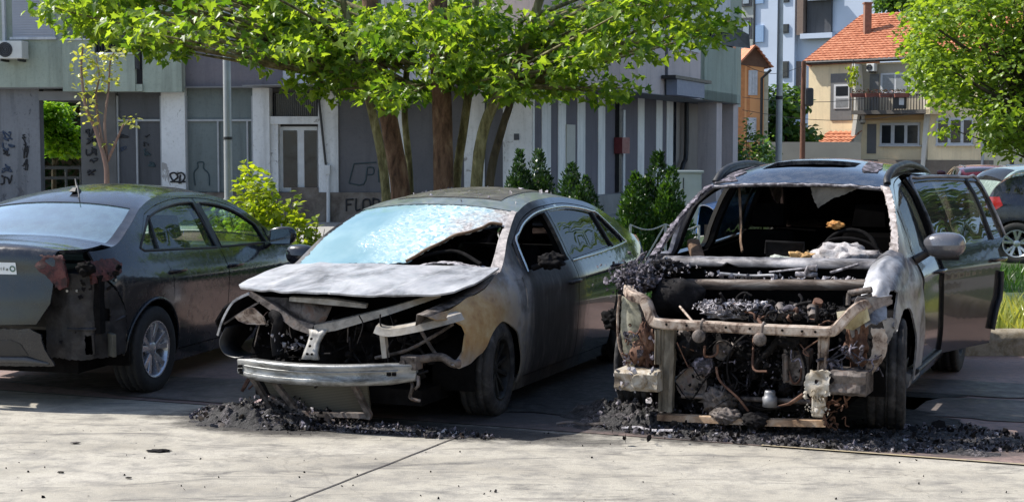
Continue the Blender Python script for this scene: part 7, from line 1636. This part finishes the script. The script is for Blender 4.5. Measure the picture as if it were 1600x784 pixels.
    t,z=H.hit(1406,158,1.55); e=empty('laundry',H.pt(t,z,1.55),0,'dark garment with a white patch hung over the balcony rail','laundry'); MB().b2((-.35,-.03,-.4),(.35,.03,.4)).build('dark_cloth',M_dark,e,bevel=.02); MB().b2((-.05,-.045,-.2),(.2,-.032,.15)).build('white_patch',M_frw,e)
    p=H.pt(*H.hit(1333,118,1.2),1.2); e=empty('hanging_plant',p,0,'pale green trailing plant hanging from the eaves of the cream house','plant'); rr=random.Random(2); leaves([(Vector((rr.gauss(0,.14),rr.gauss(0,.14),rr.uniform(-.5,.5))),Vector((0,0,-1))) for _ in range(160)],SMALL,.12,.24,5,1.2).build('foliage',Mb,e,fix=False); MB().tube([(0,0,.4),(0,0,.8)],.02,5).build('hook',M_dark,e)
    return r
house()
# garden wall along the street
m=MB(); p0=at(1180,272,70); p1=at(1345,272,66)
tag(MB().b2((p0.x,66,0),(p1.x,66.3,at(1250,222,66).z)).build('garden_wall',simple('tan_render',(.40,.35,.27),.9,var=.15,scale=1)),'low tan garden wall between the lamp pole and the tiled porch','wall')
# orange house
def orange():
    Y=72; b=at(1180,280,Y); b.z=0; r=empty('orange_house',b,0,'orange house with small tiled gable half hidden behind the block','house')
    a=R(4); H=Fac((at(1166,200,Y).x,Y,0),(math.cos(a),math.sin(a),0),(math.sin(a),-math.cos(a),0)); M_or=simple('orange_render',(.72,.34,.14),.9,var=.07,scale=.8)
    H.px('wall',M_or,1164,1194,98,300,-8,0,r,b); H.px('wall',simple('cream_return',(.5,.45,.32),.9),1194,1201,112,300,-6,-.05,r,b)
    G=Fac((at(1166,200,Y).x,Y,0),(-.55,-.83,0),(-.83,.55,0))
    MB().b2((-7,-.0,0),(-0.3,6,at(1160,100,Y).z)).build('wall',simple('shaded_orange_render',(.6,.24,.09),.9),r)  # same orange wall, shade of the left side put into its colour
    w=H.px('window',M_frw,1170,1184,110,149,0,.07,r,b); 
    for x0,x1 in ((1171.5,1174.5),(1176,1179),(1180.5,1183)): H.px('shutter',simple('white_shutter',(.6,.6,.62),.6),x0,x1,112,147,.07,.10,w,b)
    w=H.px('window',M_frw,1168,1182,184,222,0,.07,r,b); H.px('shutter',simple('white_shutter',(.6,.6,.62)),1170,1180,187,220,.07,.1,w,b)
    P=[H.pt(*H.hit(px,py,.5),.5)-b for px,py in ((1157,100),(1182,72),(1208,106))]
    q=[p-H.n*8 for p in P]; tiled('roof',P[2],q[2],q[1],P[1],r,.3,.05,6); MB().add([P[0],P[1],q[1],q[0]],[(0,1,2,3)]).build('roof_slope',M_tilec,r,solid=.08)
    P2=[p-H.n*.55 for p in P]; MB().add([P2[0],P2[1],P2[2]],[(0,1,2)]).build('gable',simple('brown_gable',(.16,.09,.06),.9),r,solid=.1)
    MB().tube([P[2]+Vector((-.1,0,-.1)),P[2]+Vector((-.5,.2,-.5)),Vector((P[2].x-.5,P[2].y+.2,0))],.07,6).build('downpipe',M_dark,r)
orange()
# blue-white tower blocks
def tower():
    Y=125; b=at(1230,280,Y); b.z=0; r=empty('tower_block',b,0,'tall pale blue apartment tower filling the gap behind the tiled roofs','building')
    a=R(-34); H=Fac((at(1190,200,Y).x,Y,0),(math.cos(a),math.sin(a),0),(math.sin(a),-math.cos(a),0)); M_bl=simple('pale_blue_render',(.55,.62,.74),.9,var=.10,scale=.25,bump=.2,bscale=3)
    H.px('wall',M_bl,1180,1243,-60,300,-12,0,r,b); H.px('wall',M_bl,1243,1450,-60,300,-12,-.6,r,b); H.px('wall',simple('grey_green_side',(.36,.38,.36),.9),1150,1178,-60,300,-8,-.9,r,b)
    H.px('bay_column',simple('brown_bay',(.22,.16,.13),.9,var=.2),1246,1256,-60,55,-.6,.2,r,b); H.px('balcony_bay',M_shop2,1262,1300,-60,60,-.6,-.3,r,b)
    for y0,y1,x0,x1 in ((38,52,1222,1232),(96,122,1220,1232),(-8,4,1222,1233)):
        w=H.px('window',M_shop2,x0,x1,y0,y1,0,.1,r,b); H.px('window_pane',M_pane,x0+1.5,x1-1.5,y0+1.5,y1-2,.1,.12,w,b)
    H.px('balcony_parapet',M_bl,1262,1300,-12,0,-.3,.3,r,b); H.px('balcony_parapet',M_bl,1250,1300,52,60,-.3,.3,r,b)
    for y0,y1 in ((40,66),(-20,6)): w=H.px('window',simple('light_blue_blind',(.25,.38,.58),.6,var=.1),1180,1193,y0,y1,.0,.12,r,b)
    for y0,y1 in ((28,62),(-30,10)): w=H.px('loggia',M_shop2,1158,1174,y0,y1,-.9,-.7,r,b); H.px('loggia_window',simple('blind_grey_blue',(.30,.36,.42),.5),1161,1170,y0+5,y1-4,-.7,-.65,w,b)
    H.px('loggia_parapet',simple('grey_green_side',(.36,.38,.36)),1155,1176,62,76,-.9,-.1,r,b)
    H.px('drain_pipe',M_dark,1178,1180,-60,80,-.1,.15,r,b)
    H.px('window',M_pane,1382,1396,2,10,-.6,-.5,r,b); H.px('window',M_pane,1398,1410,2,10,-.6,-.5,r,b)
    H.px('stair_windows',simple('brown_bay',(.22,.16,.13)),1243,1250,96,180,-.6,-.4,r,b)
tower()
# backdrop trees
def blob_tree(name,label,px0,px1,py0,py1,Y,seed,mat,n=60,s=(.22,.4),group='trees between the houses'):
    rr=random.Random(seed); b=at((px0+px1)/2,280,Y); b.z=0; cl=[]
    for i in range(n):
        u=rr.uniform(-1,1); v=rr.random(); k=math.sqrt(max(0,1-u*u)); top=py1+(py0-py1)*k; cl.append((at((px0+px1)/2+u*(px1-px0)/2,py1+(top-py1)*v,Y+rr.gauss(0,.8)),rr.uniform(.6,1.1)))
    clump_tree(name,label,b,[([b,b+Vector((0,0,1.5)),at((px0+px1)/2,(py0+py1)/2,Y)],.2,.08)],cl,OVAL,s[0],s[1],mat,M_barkdark,seed+1,group,per=9)
Md=leafmat('mid_tree_leaf',(.035,.085,.018),(.09,.17,.035),.4)
blob_tree('garden_tree','round green tree behind the lamp pole at the back',1195,1262,146,240,76,301,Md)
blob_tree('garden_tree','dark green tree above the roof ridge at top right',1385,1470,-60,14,100,302,Md,70)
blob_tree('garden_tree','leafy tree behind the top right corner of the cream house',1500,1660,-60,60,98,303,Md,80)
def shrub2():
    rr=random.Random(6)
    for i,(px,pt,Y,rx_,lab) in enumerate(((1172,195,52,.9,'dark leafy shrub under the orange house windows'),(1150,225,50,.7,'low dark shrub at the far end of the columns'),(1195,215,54,.6,'small shrub between the dark shrub and the lamp pole'))):
        c=at(px,280,Y); c.z=0; h=at(px,pt,Y).z; bush('shrub',lab,c,rx_,.7,h,900,Md,i+60,.10,.2)
shrub2()
# lamp pole and wooden pole in the street
p=pole('street_lamp','tall pale grey lamp pole between the orange house and the garden wall',1216,300,44,.10,.075,9,M_galv,'street lamp'); MB().tube([(0,0,3.2),(0,0,3.3)],.11,10).build('band',M_dark,p); MB().tube([(0,0,8.9),(0,-.7,9.2)],.04,6).box((0,-.9,9.2),(.2,.6,.1)).build('lamp_head',M_galv,p)
zt=at(1252,97,62).z
p=pole('utility_pole','brown wooden utility pole with a black box beside the cream house',1253,300,62,.115,.095,zt,simple('brown_wood',(.13,.055,.03),.9,var=.3,scale=4),'pole'); bz=at(1256,152,62).z; MB().box((.22,-.1,bz),(.35,.3,.75)).build('junction_box',M_dark,p,bevel=.08)
# overhead wires
M_wire=simple('cable_black',(.03,.03,.03),.7)
for i,(a,b,lab) in enumerate((((1160,152,62),(1430,140,62),'uppermost overhead cable crossing before the cream house'),((1160,172,62),(1430,178,62),'lower overhead cable crossing before the cream house'),((1160,100,62),(1252,104,62),'short overhead cable from the block to the wooden pole'))):
    A_,B_=at(*a),at(*b); pts=[A_.lerp(B_,t)-Vector((0,0,.35*math.sin(PI*t))) for t in [k/10 for k in range(11)]]; o=MB().tube([p-A_ for p in pts],.016,4).build('overhead_cable',M_wire); o.location=A_; tag(o,lab,'cable')

# ================================================================ BACKGROUND CARS
def simple_car(name,label,px,Y,rz,colr,L=4.3,Wd=.88,H=1.6,belt=1.0,suv=True,z=0,rax=None):
    b=at(px,300,Y); b.z=z; root=empty(name,b,rz,label,'car'); k=L/4.4
    M=paint(name+'_paint',colr,tuple(c*1.2 for c in colr),dust=.04,rough=.15,coat=.6)
    W=[(2.2*k,Wd*.66),(1.9*k,Wd*.9),(1.3*k,Wd*.99),(0,Wd),(-1.4*k,Wd*.98),(-2.0*k,Wd*.9),(-2.2*k,Wd*.7)]
    zb=[(2.1*k,belt*.78),(1.2*k,belt*.95),(0,belt),(-2.2*k,belt*1.05)]
    lower=[(.15,.07),(.35,.02),(.6,0),(.85,.015),(1,.06)]; upper=[(0,.06),(.2,.14),(.4,.22),(.55,.30),(.62,.38)]
    if suv: edge=[(0,2.1*k,belt*.80),(1,1.15*k,belt*1.0),(2,.45*k,H-.14),(3,-.5*k,H-.05),(4,-1.7*k,H-.12),(5,-2.05*k,belt*1.08),(6,-2.15*k,belt*.8),(7,-2.2*k,.5),(8,-2.15*k,.3)]
    bow=[(0,.05),(1,.06),(2,.05),(3,.05),(4,.05),(8,.05)]
    S=Skin(W,zb,lower,upper,edge,bow)
    sp=dict(z0=.28,fd=.85*k,bp=-.12*k,rd=-1.02*k,ax=1.3*k,rx=rax or -1.3*k,ra=.36,rz=.32,ap=.80*k,cx=-1.25*k,rt=-1.1*k,cowl=1.15*k,tail=[(-2.1*k,1.0),(-2.18*k,.7),(-2.15*k,.3)],parts=('door','rdoor','quarter','rail','sill','lining'),fglass=M_tint,rglass=M_tint,inner=M_dark,zq=.3)
    if rax: sp.update(rd=-1.27,cx=-1.42,rt=-1.28)
    for sg in (-1,1):
        P=side_common(root,S,sg,M,sp); panel('fender',root,M,[(.855*k,.28),(.86*k,.9*belt),(1.15*k,S.zr(1.15*k)-.01),(1.6*k,S.zr(1.6*k)-.01),(2.08*k,S.zr(2.08*k)-.01),(2.15*k,.3)]+arc(1.3*k,.32,.36,0,180,12),S.side(sg),[],res=.12,th=.02)
        mirror(P['fdoor'],.7*k,sg*(Wd+.1),belt+.06,sg,M); wheel(root,1.3*k,sg*Wd*.98,sg,.32,.2); wheel(root,rax or -1.3*k,sg*Wd*.98,sg,.32,.2); wheel_well(root,1.3*k,sg,Wd*.95,.36); wheel_well(root,rax or -1.3*k,sg,Wd*.95,.36)
        # rear quarter glass and lamp
        panel('quarter_glass',root,M_tint,[(-1.48*k,belt*1.04+.03),(-1.42*k,S.zr(-1.42*k)-.11),(-1.70*k,S.zr(-1.70*k)-.14),(-1.90*k,belt*1.04+.05)],off_side(S,sg,-.003),[],res=.1,th=.003)
        panel('tail_light',root,simple('red_lens',(.3,.012,.012),.18),[(-2.14*k,belt*1.02),(-1.92*k,belt*1.03),(-1.86*k,belt*.90),(-1.98*k,belt*.82),(-2.16*k,belt*.82)],off_side(S,sg,-.008),[],res=.06,th=.02)
        MB().tube([(.1*k,sg*(Wd*.62),H-.03),(-1.4*k,sg*(Wd*.62),H-.04)],.018,6).build('roof_rail_bar',M_chrome,root)
    panel('roof',root,M,[(1.98,-1),(4.05,-1),(4.05,1),(1.98,1)],S.top,[],res=.12,metric=(.8,.6)); panel('windscreen',root,M_tint,[(1.02,-.94),(1.95,-.94),(1.95,.94),(1.02,.94)],S.top,[],res=.15,metric=(.9,.7),th=.004); panel('hood',root,M,[(0,-1),(1.0,-1),(1.0,1),(0,1)],S.top,[],res=.12,metric=(1,.8))
    panel('rear_window',root,M_tint,[(4.1,-.88),(4.85,-.88),(4.85,.88),(4.1,.88)],S.top,[],res=.12,metric=(.6,.7),th=.004)
    panel('tailgate',root,M,[(4.0,-1),(8,-1),(8,1),(4.0,1)],S.top,[[(4.1,-.88),(4.85,-.88),(4.85,.88),(4.1,.88)]],res=.12,metric=(.5,.75))
    MB().b2((-2.0*k,-.7*Wd,.25),(2.0*k,.7*Wd,.5)).build('underbody',M_black,root); MB().b2((-1.8*k,-.75*Wd,.5),(1.0*k,.75*Wd,belt*.92)).build('cabin_tub',M_dark,root)
    for y in (-.35,.35): seat(root,0,y)
    return root
simple_car('parked_car','sage green estate car parked in the street behind the dark hatchback',1698,29.5,R(8),(.25,.32,.29),L=4.5,H=1.47)
simple_car('parked_car','dark blue hatchback with red tail light and alloy wheel at right edge',1772,22.8,R(-25),(.006,.008,.016),L=4.3,H=1.46,rax=-1.6)
simple_car('parked_car','blue car mostly hidden behind the burned SUV beside the grey cabinet',1296,24.5,R(184),(.02,.07,.20),L=4.3,H=1.42)
simple_car('parked_car','dark red car glimpsed far behind the sage green estate',1530,42,R(80),(.10,.012,.016),L=4.0,H=1.32)
# ================================================================ UNSEEN TREES AND HOUSES (behind the camera and to the right): added for the car sides to reflect
def far_tree(name,label,c,h,r,seed):
    rr=random.Random(seed); c=Vector(c); cl=[(c+Vector((rr.gauss(0,r*.5),rr.gauss(0,r*.5),rr.uniform(h*.3,h))),rr.uniform(.7,1.1)) for _ in range(46)]
    clump_tree(name,label,c,[([c,c+Vector((.1,0,h*.3)),c+Vector((0,.1,h*.7))],.2,.08)],cl,OVAL,.22,.36,Md,M_barkdark,seed,'unseen trees added for car reflections',per=8)
for i,(x,y,h,r) in enumerate(((15,15,7,2.4),(12,-9,7.5,2.5),(-2,-14,8,3),(-10,-13,7,2.6),(6,-15,8,3))): far_tree('added_tree','unseen leafy tree added across the road for car reflections',(x,y,0),h,r,400+i)
b=empty('added_house',(6,-26,0),0,'unseen beige house row added across the road for car reflections','building'); MB().b2((-22,-4,0),(22,4,7)).build('wall',M_cream_r,b)
for i in range(9): MB().b2((-19+i*4.6,4,1.2),(-17.4+i*4.6,4.04,2.8)).build('window',M_pane,b)
for i in range(9): MB().b2((-19+i*4.6,4,4.2),(-17.4+i*4.6,4.04,5.8)).build('window',M_pane,b)

b=empty('added_corner_house',(20,2,0),0,'sunlit beige corner house across the side street to the right','building'); MB().b2((0,-11,0),(8,11,6.5)).build('wall',M_cream_r,b)  # out of view, added to give the open door a beige reflection
for i in range(5): MB().b2((-.05,-9+i*4.2,1.1),(0,-7.4+i*4.2,2.7)).build('window',M_pane,b); MB().b2((-.05,-9+i*4.2,4.0),(0,-7.4+i*4.2,5.5)).build('window',M_pane,b)
# uncountable crumbs, drips and burnt wires on the cars are stuff
for o in bpy.data.objects:
    n=o.name.split('.')[0]
    if n in ('cowl_ash','charred_crumbs','molten_drips','charred_hoses','copper_wiring','melted_lamp_bits','ash_crumbs','ash_flakes','ash_stalks','burnt_wiring','scorched_wiring','ashen_wiring','engine_bay_debris','ash_specks','engine_cover_crumbs','scorched_strands','hanging_strands','lamp_crumbs','melted_alloy_drips','fallen_flakes') and o.parent: o['kind']='stuff'
